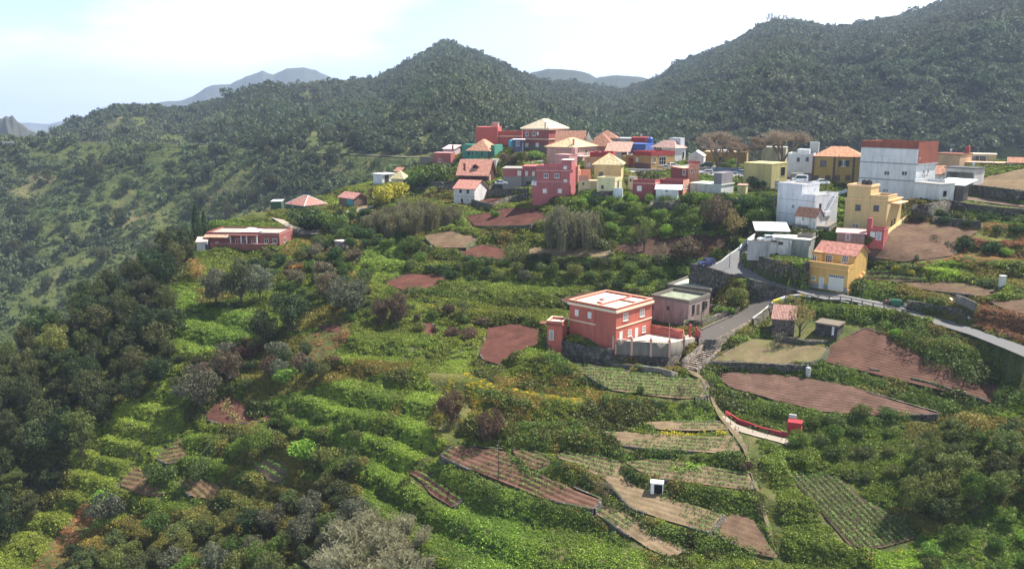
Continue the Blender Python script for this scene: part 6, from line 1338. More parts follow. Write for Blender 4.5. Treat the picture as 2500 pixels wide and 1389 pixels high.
mountain('mountain',[(1180,260),(1290,180),(1340,168),(1400,171),(1420,176),(1440,181),(1455,190),(1500,184),(1560,188),(1620,200),(1750,260)],2300,700,-100,'low blue ridge seen through the gap between the two hills',13,(.045,.06,.045))
mountain('mountain',[(-300,330),(-60,300),(-20,290),(6,290),(14,283),(22,286),(30,281),(42,297),(58,306),(70,318),(85,322),(100,334),(160,356)],1500,220,-120,'small grey rocky peak at the far left edge',23,(.06,.062,.05))
mountain('mountain',[(-400,318),(60,300),(120,303),(150,296),(200,292),(240,291),(300,300),(420,315)],5200,900,-400,'faint blue coast hills at the left horizon',33,(.07,.085,.06))
me = mesh_np('sea',[(-16000,-300,-420),(16000,-300,-420),(16000,17000,-420),(-16000,17000,-420)],[(0,1,2,3)],[plain('sea_water',(.02,.06,.12),.2)])
tag(link('sea',me),'hazy blue sea on the far horizon','sea',kind='structure')
# the air
hz = MB(); hz.box(-17000,17000,-1000,18000,-421.5,640); HAZE = True
m = bpy.data.materials.new('haze_air'); m.use_nodes = True; t = m.node_tree; t.nodes.clear(); o = N(t,'ShaderNodeOutputMaterial'); v = N(t,'ShaderNodeVolumePrincipled')
v.inputs['Density'].default_value = 1.2e-4; v.inputs['Color'].default_value = (.60,.71,1.0,1); v.inputs['Anisotropy'].default_value = .2
t.links.new(v.outputs[0],o.inputs['Volume'])
tag(hz.build('haze',m),'thin blue haze in the air over the valley','haze',kind='stuff')

# ---------------------------------------------------------------- foliage prototypes
def leaves(C_,N_,size,rng,asp=.6,spread=.9,lift=.0):
 """one quad per leaf at points C_, roughly facing N_"""
 n = len(C_); nn = N_ + rng.normal(0,spread,(n,3)); nn /= np.linalg.norm(nn,axis=1,keepdims=True) + 1e-9
 a = np.cross(nn,rng.normal(0,1,(n,3))); a /= np.linalg.norm(a,axis=1,keepdims=True) + 1e-9; b = np.cross(nn,a)
 s = size * rng.uniform(.6,1.35,(n,1)); a = a * s; b = b * s * asp
 v = np.stack([C_ - a,C_ - b * .9 + a * .1,C_ + a,C_ + b * .9 + a * .1],1).reshape(-1,3)
 return v,np.arange(4 * n).reshape(n,4)
def crown_pts(rng,n,lobes=14,flat=.75,open_=.5,lr=(.28,.5)):
 """leaf positions on the skins of many overlapping lobes; crown about 1 in radius, centre 0"""
 L = rng.normal(0,1,(lobes,3)); L /= np.linalg.norm(L,axis=1,keepdims=True); L *= rng.uniform(.35,.78,(lobes,1)); L[:,2] = L[:,2] * flat
 r = rng.uniform(*lr,lobes); k = rng.integers(0,lobes,n); d = rng.normal(0,1,(n,3)); d[:,2] += .25; d /= np.linalg.norm(d,axis=1,keepdims=True)
 sh = rng.uniform(.7,1.05,(n,1)) + rng.normal(0,.05,(n,1)); p = L[k] + d * r[k,None] * sh * np.array([1,1,.85])
 return p,d
def proto(name,mk,mats,nvar,seed):
 out = []
 for i in range(nvar):
  rng = np.random.default_rng(seed + i); v,f = mk(rng); out.append(mesh_np(name,v,f,mats))
 return out
# dense clump of the ground cover
def mk_clump(n,size,h=.62,sp=.8):
 def g(rng):
  d = rng.normal(0,1,(n,3)); d[:,2] = np.abs(d[:,2]) + .15; d /= np.linalg.norm(d,axis=1,keepdims=True); b = rng.uniform(.65,1.08,(n,1)); p = d * b * np.array([1,1,h]); p[:,:2] += rng.normal(0,.12,(n,2))
  return leaves(p,d,size,rng,.62,sp)
 return g
def mk_grass(rng):
 n = 60; p = rng.uniform(-1,1,(n,2)); a = rng.uniform(0,6.28,n); l = rng.uniform(.25,.8,n); w_ = .045; lean = rng.normal(0,.25,(n,2)); v = []
 for i in range(n):
  dx,dy = math.cos(a[i]) * w_,math.sin(a[i]) * w_; x,y = p[i]; t = (x + lean[i,0],y + lean[i,1],l[i]); v += [(x - dx,y - dy,-.1),(x + dx,y + dy,-.1),(t[0] + dx * .4,t[1] + dy * .4,t[2]),(t[0] - dx * .4,t[1] - dy * .4,t[2])]
 return np.array(v),np.arange(4 * n).reshape(n,4)
def mk_flower(rng):
 v,f = mk_clump(55,.15)(rng); return v,f
INST = leafmat('ground_cover_leaf',(.85,.9,.8),(1.15,1.05,1.1),'inst',.55)
def gn_scatter(name,pts,rot,scl,tint,idx,protos,label,cat='vegetation',mat=None):
 """ONE stuff object: its own points carry the plants"""
 me = bpy.data.meshes.new(name); n = len(pts); me.vertices.add(n); me.vertices.foreach_set('co',np.asarray(pts,np.float32).ravel())
 for an,ty,arr in (('rot','FLOAT_VECTOR',rot),('scl','FLOAT_VECTOR',scl),('tint','FLOAT_COLOR',tint),('pi','INT',idx)):
  at_ = me.attributes.new(an,ty,'POINT'); at_.data.foreach_set({'FLOAT_VECTOR': 'vector','FLOAT_COLOR': 'color','INT': 'value'}[ty],np.asarray(arr,np.int32 if ty == 'INT' else np.float32).ravel())
 o = link(name,me); col = bpy.data.collections.new(name + '_plants')
 for i,pm in enumerate(protos):
  po = bpy.data.objects.new('%s_plant_%02d' % (name,i),pm); col.objects.link(po)
 ng = bpy.data.node_groups.new(name + '_scatter','GeometryNodeTree'); ng.interface.new_socket('Geometry',in_out='INPUT',socket_type='NodeSocketGeometry'); ng.interface.new_socket('Geometry',in_out='OUTPUT',socket_type='NodeSocketGeometry')
 gi = ng.nodes.new('NodeGroupInput'); go = ng.nodes.new('NodeGroupOutput'); ip = ng.nodes.new('GeometryNodeInstanceOnPoints'); ci = ng.nodes.new('GeometryNodeCollectionInfo')
 ci.inputs['Collection'].default_value = col; ci.inputs['Separate Children'].default_value = True; ci.inputs['Reset Children'].default_value = True
 def att(nm,ty): a = ng.nodes.new('GeometryNodeInputNamedAttribute'); a.data_type = ty; a.inputs['Name'].default_value = nm; return a.outputs['Attribute']
 ng.links.new(gi.outputs[0],ip.inputs['Points']); ng.links.new(ci.outputs[0],ip.inputs['Instance']); ip.inputs['Pick Instance'].default_value = True
 ng.links.new(att('pi','INT'),ip.inputs['Instance Index']); ng.links.new(att('rot','FLOAT_VECTOR'),ip.inputs['Rotation']); ng.links.new(att('scl','FLOAT_VECTOR'),ip.inputs['Scale']); ng.links.new(ip.outputs[0],go.inputs[0])
 md = o.modifiers.new('scatter','NODES'); md.node_group = ng
 return tag(o,label,cat,kind='stuff')

# ---------------------------------------------------------------- ground cover zones, outlined on the photograph, planted on the ground
ZM2 = lambda x,y: (350 + x / 4.085,560 + y / 4.085)
ZR2 = lambda x,y: (2000 + x / 4.63,560 + y / 4.63)
ZR3 = lambda x,y: (2000 + x / 2.626,860 + y / 2.626)
T = {'green': ((0.1111,0.1716,0.0253),0.62,1.0),'fern': ((0.1612,0.2717,0.0437),0.5,1.0),'fern2': ((0.1379,0.2332,0.0368),0.55,1.0),'dark': ((0.0648,0.0898,0.0207),0.9,1.0),'olive': ((0.1445,0.1518,0.0368),0.6,1.0),'grass': ((0.3243,0.33,0.0575),0.22,1.0),'yellow': ((0.4463,0.401,0.0368),0.4,0.9),'dry': ((0.2888,0.196,0.0978),0.35,0.8),'brown': ((0.1946,0.1188,0.0633),0.5,1.0),'none': ((0.0,0.0,0.0),0.1,0),'bright': ((0.1853,0.3369,0.0345),0.45,1.0)}
ZONES = [
 ('dark',[(-200,780),(100,740),(200,660),(300,590),(380,560),(440,590),(460,640),(400,720),(430,800),(420,880),(380,960),(280,1030),(200,1120),(130,1230),(60,1300),(-200,1389)]),
 ('olive',[(180,1320),(330,1250),(560,1240),(700,1180),(880,1150),(900,1500),(100,1500)]),
 ('fern',P_(ZM,(450,1000),(560,880),(640,700),(720,640),(860,480),(930,500),(900,640),(780,700),(740,800),(780,900),(700,1000),(560,1030))),
 ('fern',P_(ZM,(480,90),(560,80),(640,75),(670,130),(640,200),(520,240),(430,200))),
 ('fern2',P_(ZM,(360,450),(500,435),(700,440),(800,470),(640,560),(360,540))),
 ('fern2',P_(ZM,(160,680),(560,600),(640,640),(560,760),(330,850),(140,860))),
 ('olive',P_(ZM,(0,560),(160,450),(330,440),(350,560),(560,580),(330,640),(150,690),(0,720))),
 ('dry',P_(ZM,(250,440),(420,380),(430,450),(330,540),(180,560))),
 ('yellow',P_(ZF,(330,140),(450,180),(560,230),(700,250),(900,290),(1120,320),(1100,350),(900,330),(700,290),(560,240),(480,330),(650,420),(520,400),(420,370),(370,280))),
 ('grass',P_(ZF,(80,150),(330,160),(400,380),(300,640),(0,760),(60,700),(230,600),(130,500),(200,300))),
 ('fern',P_(ZN,(440,760),(560,720),(720,790),(690,900),(560,980),(440,940),(260,930))),
 ('fern2',P_(ZN,(580,640),(700,640),(700,760),(560,750))),
 ('fern',P_(ZN,(270,930),(540,940),(560,1000),(400,1060),(260,1060))),
 ('fern2',P_(ZN,(-50,1300),(200,1140),(330,1060),(340,1180),(150,1389),(-50,1450))),
 ('dry',P_(ZN,(120,1389),(200,1280),(330,1120),(400,1170),(300,1300),(230,1389))),
 ('fern2',P_(ZM2,(260,560),(500,580),(560,760),(1180,850),(1150,1000),(900,1160),(250,1300),(60,1000))),
 ('green',P_(ZM2,(560,220),(1280,200),(1240,420),(1100,400),(700,480),(480,560))),
 ('green',P_(ZM2,(950,780),(1160,420),(1900,480),(1700,820),(1200,830))),
 ('grass',P_(ZL,(270,500),(760,480),(800,560),(500,620),(250,580))),
 ('green',P_(ZL,(250,570),(800,560),(960,640),(700,650),(260,640))),
 ('olive',P_(ZL,(880,800),(1250,690),(1340,760),(1560,800),(1560,900),(1100,880),(880,900))),
 ('green',[(1000,640),(1660,650),(1680,730),(1500,720),(1390,780),(1180,790),(1000,720)]),
 ('fern2',[(1120,685),(1440,680),(1380,720),(1200,750),(1060,720)]),
 ('bright',P_(Z2,(100,920),(700,960),(600,1080),(300,1120),(120,1050))),
 ('green',P_(Z2,(100,1100),(1000,1040),(1520,1040),(1700,1250),(1200,1330),(100,1320))),
 ('green',[(1000,400),(1090,395),(1110,450),(1000,480)]),('grass',[(1250,370),(1340,360),(1330,400),(1230,400)]),
 ('fern2',P_(ZF,(-300,880),(350,930),(700,930),(1100,1050),(1500,1300),(1560,1600),(-300,1600))),
 ('green',P_(ZG,(470,830),(600,900),(740,1110),(1040,1389),(1000,1600),(640,1600),(560,1250),(500,1000))),
 ('fern2',P_(ZG,(1000,1300),(1240,1230),(1500,1150),(1900,1100),(1900,1600),(1000,1600))),
 ('bright',P_(ZG,(1000,1310),(1230,1250),(1330,1230),(1200,1389),(1000,1389))),
 ('green',P_(ZG,(600,840),(800,690),(1130,690),(1300,760),(1150,850),(1080,1080),(900,950))),
 ('yellow',P_(ZG,(600,900),(680,900),(700,940),(600,940))),('yellow',P_(ZG,(880,990),(940,1010),(950,1050),(900,1030))),
 ('grass',P_(ZG,(480,290),(560,240),(640,220),(1000,270),(960,290),(790,400),(640,365),(500,330))),
 ('grass',P_(ZG,(700,220),(860,230),(1000,270),(880,310),(700,330))),
 ('dry',[(2110,640),(2200,535),(2400,540),(2560,560),(2560,640),(2330,640)]),
 ('grass',[(2310,590),(2400,560),(2560,560),(2560,610),(2400,600)]),
 ('grass',P_(Z4,(1150,830),(1250,780),(2100,880),(2100,940),(1500,870))),
 ('brown',P_(Z4,(980,1180),(1300,1160),(1500,1200),(1700,1260),(2100,1230),(2100,1300),(1500,1320))),
 ('bright',P_(ZR2,(1180,380),(1560,350),(1640,590),(1400,580),(1200,540))),
 ('olive',P_(ZR2,(1660,380),(1800,360),(2150,470),(2400,560),(2400,700),(2100,620),(1760,500))),
 ('dry',P_(ZR2,(500,300),(800,230),(1500,250),(1300,350),(900,350))),
 ('olive',P_(ZR2,(850,620),(1500,700),(1900,760),(1900,820),(1400,830),(900,720))),
 ('brown',P_(ZR2,(1800,850),(2000,800),(2450,950),(2450,1330),(2300,1300),(1780,1090))),
 ('grass',P_(ZR2,(1500,1010),(1790,1040),(1760,1110),(1560,1060))),
 ('brown',P_(ZR3,(300,50),(450,30),(600,100),(700,135),(560,125),(380,90))),('fern',P_(ZR3,(120,0),(230,10),(230,35),(130,20))),
 ('olive',P_(ZR3,(550,400),(1000,390),(1400,450),(1400,640),(1000,560),(560,560))),
 ('grass',P_(ZF,(2070,500),(2190,560),(2260,760),(2330,1000),(2400,1350),(2330,1389),(2160,800))),
]
def sample_world(n,seed,dens=lambda Y: 1.0,x=(-.72,.72),yr=(76,410)):
 rng = np.random.default_rng(seed); Y = rng.uniform(*yr,n * 3); t = rng.uniform(*x,n * 3); keep_ = rng.uniform(0,1,n * 3) < dens(Y) * Y / yr[1]
 Y = Y[keep_][:n]; t = t[keep_][:n]; return t * Y,Y,rng
HALF = .84
dens = lambda Y: np.clip((165 / Y) ** 2.1,0,1)
rng0 = np.random.default_rng(5)
NS = 720000
Y = rng0.uniform(78,412,NS); X = rng0.uniform(-HALF,HALF,NS) * Y; pr_ = np.clip((140 / Y) ** 1.6,0,1) * (Y / 412); k = rng0.uniform(0,1,NS) < pr_ * 1.15; X,Y = X[k],Y[k]
Zg = GROUND(X,Y); pp = proj(np.stack([X,Y,Zg],-1)); k = (pp[:,0] > -380) & (pp[:,0] < 2880) & (pp[:,1] < 1560); X,Y,Zg,pp = X[k],Y[k],Zg[k],pp[k]
mi = MASKC[np.clip(((Y - GY0) / GS + .5).astype(int),0,MASK.shape[0] - 1),np.clip(((X - GX0) / GS + .5).astype(int),0,MASK.shape[1] - 1)]
slp = np.hypot(GROUND(X + .9,Y) - GROUND(X - .9,Y),GROUND(X,Y + .9) - GROUND(X,Y - .9)) / 1.8; steep = slp > .75
k = ((mi == 0) | ((mi == 4) & steep)) & ~in_poly(X,Y,PATIO); X,Y,Zg,pp = X[k],Y[k],Zg[k],pp[k]
# steep banks get as many plants per metre of face as level ground
_i = np.where(steep[k])[0]; _i = np.repeat(_i,3); _x = X[_i] + rng0.uniform(-.6,.6,len(_i)); _y = Y[_i] + rng0.uniform(-.6,.6,len(_i)); _m = MASK[np.clip(((_y - GY0) / GS + .5).astype(int),0,MASK.shape[0] - 1),np.clip(((_x - GX0) / GS + .5).astype(int),0,MASK.shape[1] - 1)]; _q = _m == 0; _x,_y = _x[_q],_y[_q]; _z = GROUND(_x,_y)
X = np.r_[X,_x]; Y = np.r_[Y,_y]; Zg = np.r_[Zg,_z]; pp = np.concatenate([pp,proj(np.stack([_x,_y,_z],-1))])
names = list(T); ty = np.full(len(X),names.index('green')); nz = fbm(X / 14,Y / 14,77); ty[nz > .58] = names.index('fern2'); ty[nz < .36] = names.index('olive'); ty[(fbm(X / 6,Y / 6,78) > .66)] = names.index('dark')
for nm,pg in ZONES: ty[in_poly(pp[:,0],pp[:,1],pg)] = names.index(nm)
# beyond the crest: scrub like the valley
tint = np.array([T[n_][0] for n_ in names])[ty]; size = np.array([T[n_][1] for n_ in names])[ty]
n1_ = fbm(X / 9,Y / 9,91); n2_ = fbm(X / 2.5,Y / 2.5,92); n3_ = fbm(X / 30,Y / 30,93)
tint = tint * (.6 + .8 * n1_ + .5 * (n2_ - .5))[:,None]; tint[:,0] *= .75 + .55 * n3_; tint = tint * rng0.uniform(.88,1.14,(len(X),1))
tint = tint * np.array([1.22,1.06,.95])
# sprinkle of yellow flowers and darker shrubs
fl = (rng0.uniform(0,1,len(X)) < .02 * (fbm(X / 9,Y / 9,95) > .66)); tint[fl] = (.3,.3,.03)
yl = (ty == names.index('yellow')) & (rng0.uniform(0,1,len(X)) < .6); tint[yl] = (.15,.23,.035)
far_k = np.clip(Y / 150,.85,2.0) ** .7
sc = size * far_k * rng0.uniform(.75,1.25,len(X)) * (.55 + 1.1 * (n2_))
low = np.isin(ty,[names.index(q) for q in ('grass','dry','yellow')]); idx = np.where(low & (rng0.uniform(0,1,len(X)) < .75),4 + rng0.integers(0,2,len(X)),rng0.integers(0,4,len(X)))
sc3 = np.stack([sc,sc,sc * np.where(low,.7,1.0)],-1)
COVER = proto('cover_clump',mk_clump(100,.19),[INST],4,100) + proto('grass_tuft',mk_grass,[INST],2,200)
rot = np.stack([rng0.normal(0,.12,len(X)),rng0.normal(0,.12,len(X)),rng0.uniform(0,6.28,len(X))],-1)
print('cover',len(X))
gn_scatter('ground_cover',np.stack([X,Y,Zg - .08],-1),rot,sc3,np.c_[tint,np.ones(len(X))],idx,COVER,'green brambles, ferns and grass covering the slopes between the fields','undergrowth')
# ---------------------------------------------------------------- crops
CROPP = proto('potato_plant',mk_clump(26,.26,.7),[INST],3,300)
cp_,ct,cs_ = [],[],[]
for (lab,f,u,v,rows,kind) in CROPS:
 rg = np.random.default_rng(len(lab)); pts,tn,ss = [],[],[]
 for (a,b,tt) in rows:
  s_ = np.arange(a + .3,b - .3,.38); s_ = s_ + rg.uniform(-.12,.12,len(s_)); wv_ = .25 * np.sin(s_ * .33 + 1.3) if kind == 'ridged' else 0
  x = s_ * u[0] + (tt + wv_) * v[0]; y = s_ * u[1] + (tt + wv_) * v[1]; pat = fbm(x / 7,y / 7,55)
  kk = {'crop': pat > .2,'dense': pat > .15,'crops': pat + rg.uniform(-.08,.08,len(s_)) > .46,'ridged': pat + rg.uniform(-.2,.2,len(s_)) > .5}[kind]
  x,y,pat = x[kk],y[kk],pat[kk]; pts.append(np.stack([x,y,f(x,y) + .12],-1)); g = rg.uniform(.75,1.3,len(x))[:,None]; tn.append(np.array([[.15,.25,.06]]) * g * np.where(pat[:,None] > .55,1.1,.9)); ss.append(rg.uniform(.26,.42,len(x)) * (1.35 if kind == 'crop' else 1.05))
 pts = np.concatenate(pts); tn = np.concatenate(tn); ss = np.concatenate(ss); n = len(pts)
 if not n: continue
 gn_scatter('potato_plants',pts,np.stack([np.zeros(n),np.zeros(n),rg.uniform(0,6.28,n)],-1),np.stack([ss,ss,ss],-1),np.c_[tn,np.ones(n)],rg.integers(0,3,n),CROPP,'low green plants growing in rows on the ' + ' '.join(lab.split()[:9]),'crop')

# ---------------------------------------------------------------- trees and bushes: each its own thing
OBJL = leafmat('tree_leaf',(1,1,1),(1,1,1),'object',.6)
BARK = plain('bark',(.10,.075,.055),.95)
def trunk_mesh(rng,limbs=6,H_=1.0,r=.05,spread=.5,zc=.6):
 m = MB(); top = (rng.normal(0,.04),rng.normal(0,.04),zc); m.tube((0,0,-.12),top,r,r * .6,7)
 for i in range(limbs):
  a = 6.28 * i / limbs + rng.uniform(-.4,.4); q = (math.cos(a) * spread * rng.uniform(.5,1),math.sin(a) * spread * rng.uniform(.5,1),zc + rng.uniform(.1,.5)); z0 = rng.uniform(.35,.95)
  s = tuple(top[j] * z0 for j in range(3)); mid = tuple((s[j] + q[j]) / 2 + rng.normal(0,.03) for j in range(3)); m.tube(s,mid,r * .5,r * .33,5); m.tube(mid,q,r * .33,r * .12,5)
 me = bpy.data.meshes.new('trunk'); me.from_pydata(m.v,[],m.f); me.materials.append(BARK); return me
def mk_crown(n,size,lobes=16,flat=.8,lr=(.25,.45),zc=1.0,sq=.85,asp=.6):
 def g(rng):
  p,d = crown_pts(rng,n,lobes,flat,lr=lr); p = p * np.array([1,1,sq]); p[:,2] += zc; return leaves(p,d,size,rng,asp,.75)
 return g
CR = {'laurel': proto('crown',mk_crown(4600,.043,34,.95,(.16,.36)),[OBJL],6,500),
      'bush': proto('crown',mk_crown(1900,.065,14,.6,(.3,.5),zc=.55,sq=.72),[OBJL],5,600),
      'round': proto('crown',mk_crown(2200,.05,10,.9,(.4,.62),zc=.95,sq=1.0),[OBJL],3,700),
      'thin': proto('crown',mk_crown(900,.045,18,.9,(.2,.34),zc=1.0,sq=.95),[OBJL],3,800),
      'cone': proto('crown',lambda rng: (lambda z,a,r,n: leaves(np.stack([np.cos(a) * r * (1 - z) ** .6 * .55,np.sin(a) * r * (1 - z) ** .6 * .55,z * 2.1 + .1],-1),np.stack([np.cos(a),np.sin(a),z * 0 + .3],-1),.06,rng,.4,.8))(rng.uniform(0,1,2600) ** 1.2,rng.uniform(0,6.28,2600),rng.uniform(.55,1.0,2600),0),[OBJL],2,850)}
TR = [trunk_mesh(np.random.default_rng(900 + i)) for i in range(5)]; TRB = [trunk_mesh(np.random.default_rng(950 + i),5,1,.04,.4,.25) for i in range(3)]
PAL = {'laurel': ((.060,.078,.026),(.085,.092,.032),(.065,.078,.030),(.045,.066,.022)),'olive': ((.105,.13,.035),(.085,.105,.032),(.125,.145,.035)),'green': ((.088,.138,.024),(.112,.172,.028),(.072,.112,.022)),'bright': ((.18,.30,.035),(.15,.24,.04)),'brown': ((.12,.078,.050),(.13,.082,.052)),'greybrown': ((.14,.118,.070),(.155,.125,.075)),'grey': ((.125,.132,.085),(.11,.115,.07)),'orange': ((.36,.2,.05),(.3,.19,.06)),'yellow': ((.5,.42,.03),(.42,.38,.05)),'darkgreen': ((.036,.066,.018),(.042,.08,.02)),'yellowish': ((.29,.26,.09),(.26,.22,.07))}
NT = 0
def tree(pos,hh,wd,shape,pal,label=None,group=None,cat=None,name=None,sink=.12,seed=None):
 global NT; NT += 1; rg = random.Random(NT * 7 + 1)
 e = empty(name or ('tree' if shape in ('laurel','thin','cone','round') else 'bush'),(pos[0],pos[1],pos[2] - sink),rg.uniform(0,6.28))
 tag(e,label,cat or ('tree' if shape in ('laurel','thin','cone','round') else 'bush'),group)
 top = {'laurel': 1.72,'bush': 1.12,'round': 1.85,'thin': 1.8,'cone': 2.2}[shape]; s = hh / top; sw = wd / 2 / 1.02 if wd else s * 1.0
 c = link('crown',rg.choice(CR[shape]),e); c.scale = (sw * rg.uniform(.92,1.08),sw * rg.uniform(.92,1.08),s); col = rg.choice(PAL[pal]); v = rg.uniform(.8,1.25); c.color = (col[0] * v * rg.uniform(.9,1.12),col[1] * v,col[2] * v,1)
 t_ = link('trunk',rg.choice(TRB if shape == 'bush' else TR),e); t_.scale = (s,s,s) if shape != 'bush' else (s,s,s * .9)
 return e
def px_tree(px,py,hpx,wpx,shape,pal,label,**kw):
 P = ground(px,py)[0]; k_ = (P[1] * cP - (P[2] - CAMZ) * sP) / F; return tree(P,hpx * k_ / .96,wpx * k_ if wpx else None,shape,pal,label,**kw)
MAN = [(1100,1035,92,80,'laurel','brown','dense reddish brown bush on the grassy bank left of the pole field'),(1197,1082,88,88,'laurel','brown','dense reddish brown tree casting its shadow on the ridged field'),
 (975,800,95,75,'laurel','brown','brown leaved tree right of the pair under the small red field'),(935,795,80,60,'laurel','brown','brown leaved tree left of the pair under the small red field'),(735,905,50,45,'bush','brown','small brown bush beside the pale path on the left terraces'),
 (665,920,60,55,'bush','brown','brown bush above the pale green shrub on the left terraces'),(700,935,45,62,'bush','bright','pale lime green shrub on the left terraces'),
 (482,682,52,48,'round','orange','orange leaved tree below the long red house'),(725,665,30,44,'bush','orange','small orange tinged bush on the scrub slope'),(1262,650,62,66,'round','olive','round olive tree with reddish tips above the green slope'),
 (1130,778,60,44,'thin','olive','small lone olive tree on a grass patch'),(1280,690,42,42,'bush','grey','pale grey shrub on the green slope'),(1572,615,88,78,'thin','olive','light olive tree behind the strip field'),(1612,655,70,60,'thin','greybrown','leafless greyish shrub left of the road bend'),
 (1752,572,105,92,'laurel','greybrown','tall grey brown tree above the wide brown field'),(1788,592,86,72,'thin','yellowish','half bare tree with orange tips at the edge of the brown field'),(1672,645,68,92,'bush','greybrown','broad pale shrub beside the parked blue car'),
 (1952,822,98,76,'thin','yellowish','yellowish spring tree beside the small stone hut'),(1905,845,40,56,'thin','grey','low grey bare shrub in front of the small stone hut'),(482,588,88,62,'cone','darkgreen','tall dark conifer left of the green spur field'),(500,575,60,40,'cone','darkgreen','smaller dark conifer beside the tall one'),
 (950,500,66,92,'bush','yellow','yellow flowering bush below the pyramid roofed house'),(925,500,50,60,'bush','greybrown','brownish bush left of the yellow flowering bush'),(590,745,115,100,'laurel','laurel','big dark tree group left of the green fern bank'),(530,742,95,90,'laurel','grey','greyish tree at the left of the dark tree group'),
 (635,735,90,80,'laurel','grey','greyish tree at the right of the dark tree group'),(710,815,120,110,'laurel','laurel','large dark tree in the middle of the left slope'),(645,860,110,95,'laurel','laurel','dark tree casting a deep shadow on the left slope'),(850,770,95,110,'laurel','grey','grey green tree beside the small bare plot'),
 (800,740,80,80,'laurel','greybrown','brownish tree left of the grey green tree'),(490,1000,112,112,'laurel','grey','pale grey tree at the head of the fern hollow'),(560,940,95,85,'laurel','greybrown','brown tree right of the pale grey tree'),(640,1110,82,76,'round','green','round green tree on the edge of the left terraces'),
 (590,1100,36,52,'bush','bright','yellow green shrub beside the round green tree'),(395,1178,60,88,'bush','green','low round green bush between the ridged plots'),(260,1268,72,92,'bush','grey','dark grey flat topped bush at the lower left'),(262,1225,34,80,'bush','bright','pale flowering bush above the dark grey one'),
 (490,1170,50,52,'bush','olive','small olive bush right of the curved ridged plot'),(740,1120,55,95,'bush','bright','pale green leafy shrub behind the cropped plot'),(800,1140,60,80,'bush','olive','olive shrub right of the pale green leafy shrub'),(850,1170,95,90,'thin','olive','thin olive tree above the bottom thicket'),
 (760,560,58,130,'bush','darkgreen','dark green bushes below the green house'),(815,560,50,80,'bush','green','green bush right of the dark bushes below the green house'),(1055,455,62,105,'bush','green','big green bush behind the brown dormer house'),(1015,460,55,70,'bush','green','green bush above the stone wall left of the village'),(1085,430,40,40,'bush','grey','pale blossoming shrub behind the big green bush'),
 (1245,405,38,52,'bush','greybrown','brownish shrub in the garden right of the teal house'),(1272,398,36,46,'bush','olive','olive shrub in the garden right of the teal house'),(1310,390,26,60,'bush','bright','lime green shrub under the dark red house'),(1855,468,46,64,'bush','darkgreen','dark shrub with yellow tips before the mustard cube house'),(1838,462,40,34,'bush','yellow','yellow tipped shrub before the mustard cube house'),
 (1790,406,20,34,'bush','bright','small yellow green bush under the first bare tree'),(1765,410,16,40,'bush','green','low green bush in the square'),(1952,416,36,26,'bush','darkgreen','dark shrub left of the ochre house'),(1930,422,26,26,'bush','darkgreen','lower dark shrub left of the ochre house'),(1985,422,26,20,'bush','darkgreen','dark shrub against the ochre house'),
 (2080,590,30,36,'bush','green','rose bush with white flowers before the pink lean-to'),(2125,600,30,32,'bush','green','white flowering bush beside the small red annex'),(2187,665,20,20,'bush','yellow','left yellow bush in the pale vegetable plot'),(2222,672,22,26,'bush','yellow','right yellow bush in the pale vegetable plot'),(2238,636,18,16,'bush','grey','tiny white flowering shrub on the brown slope'),
 (2355,610,38,52,'bush','darkgreen','dark round bush on the right slope'),(2420,622,36,50,'bush','darkgreen','second dark bush on the right slope nearer the picture edge'),(2452,628,26,40,'bush','bright','bright green bush beside the dark bushes'),(2165,805,24,22,'bush','bright','left round green shrub above the ploughed field'),(2188,822,24,30,'bush','bright','right round green shrub above the ploughed field'),
 (1795,745,52,58,'bush','olive','olive round tree beside the farther old house'),(1770,765,24,60,'bush','bright','low bright green bush in the yard of the old houses'),(1663,970,38,30,'thin','brown','thin brownish sapling in the green potato field'),(1562,962,22,22,'bush','green','little shrub at the edge of the green potato field'),
 (1820,1150,30,34,'bush','brown','brown dry bush at the end of the second terrace'),(1475,1215,50,66,'thin','greybrown','loose brown shrub between the two middle terraces'),(2375,1060,60,80,'bush','yellowish','yellowish shrub above the big thicket at the right'),(1210,530,20,30,'bush','green','small bush by the red terrace field'),(1950,560,20,20,'bush','green','small bush behind the carport'),
 (1850,560,60,70,'bush','green','green bush left of the carport'),(1880,530,60,60,'bush','darkgreen','dark green bush left of the white stepped house'),(1840,520,50,60,'bush','green','green bush below the mustard cube house')]
for (a,b,c,d,sh,pl,lab) in MAN: px_tree(a,b,c,d,sh,pl,lab)
def placeword(q):
 a,b = proj(np.array(q)); return (', near the top' if b < 760 else ', halfway down' if b < 1000 else ', low down') if a < 480 else ''
def wood(poly,spacing,hr,shapes,pals,label,group,nmax,seed,wr=(.8,1.1),avoid=True):
 rg = np.random.default_rng(seed); poly = np.array(poly,float); n = 6000; px = rg.uniform(poly[:,0].min(),poly[:,0].max(),n); py = rg.uniform(poly[:,1].min(),poly[:,1].max(),n); k = in_poly(px,py,poly); P = ground(px[k],py[k],n=500); P = P[P[:,1] < 405]; got = []
 P = P[rg.permutation(len(P))]
 for q in P:
  if len(got) >= nmax: break
  if avoid and MASK[min(MASK.shape[0] - 1,int((q[1] - GY0) / GS + .5)),min(MASK.shape[1] - 1,max(0,int((q[0] - GX0) / GS + .5)))] != 0: continue
  if all((q[0] - g[0]) ** 2 + (q[1] - g[1]) ** 2 > spacing ** 2 for g in got): got.append(q)
 for q in got:
  h_ = rg.uniform(*hr); sh = shapes[rg.integers(len(shapes))]; pl_ = pals[rg.integers(len(pals))]; tree(q,h_,h_ * rg.uniform(*wr),sh,pl_,PW[pl_] + ' ' + label + (placeword(q) if nmax > 40 else ''),group)
 print(group,len(got))
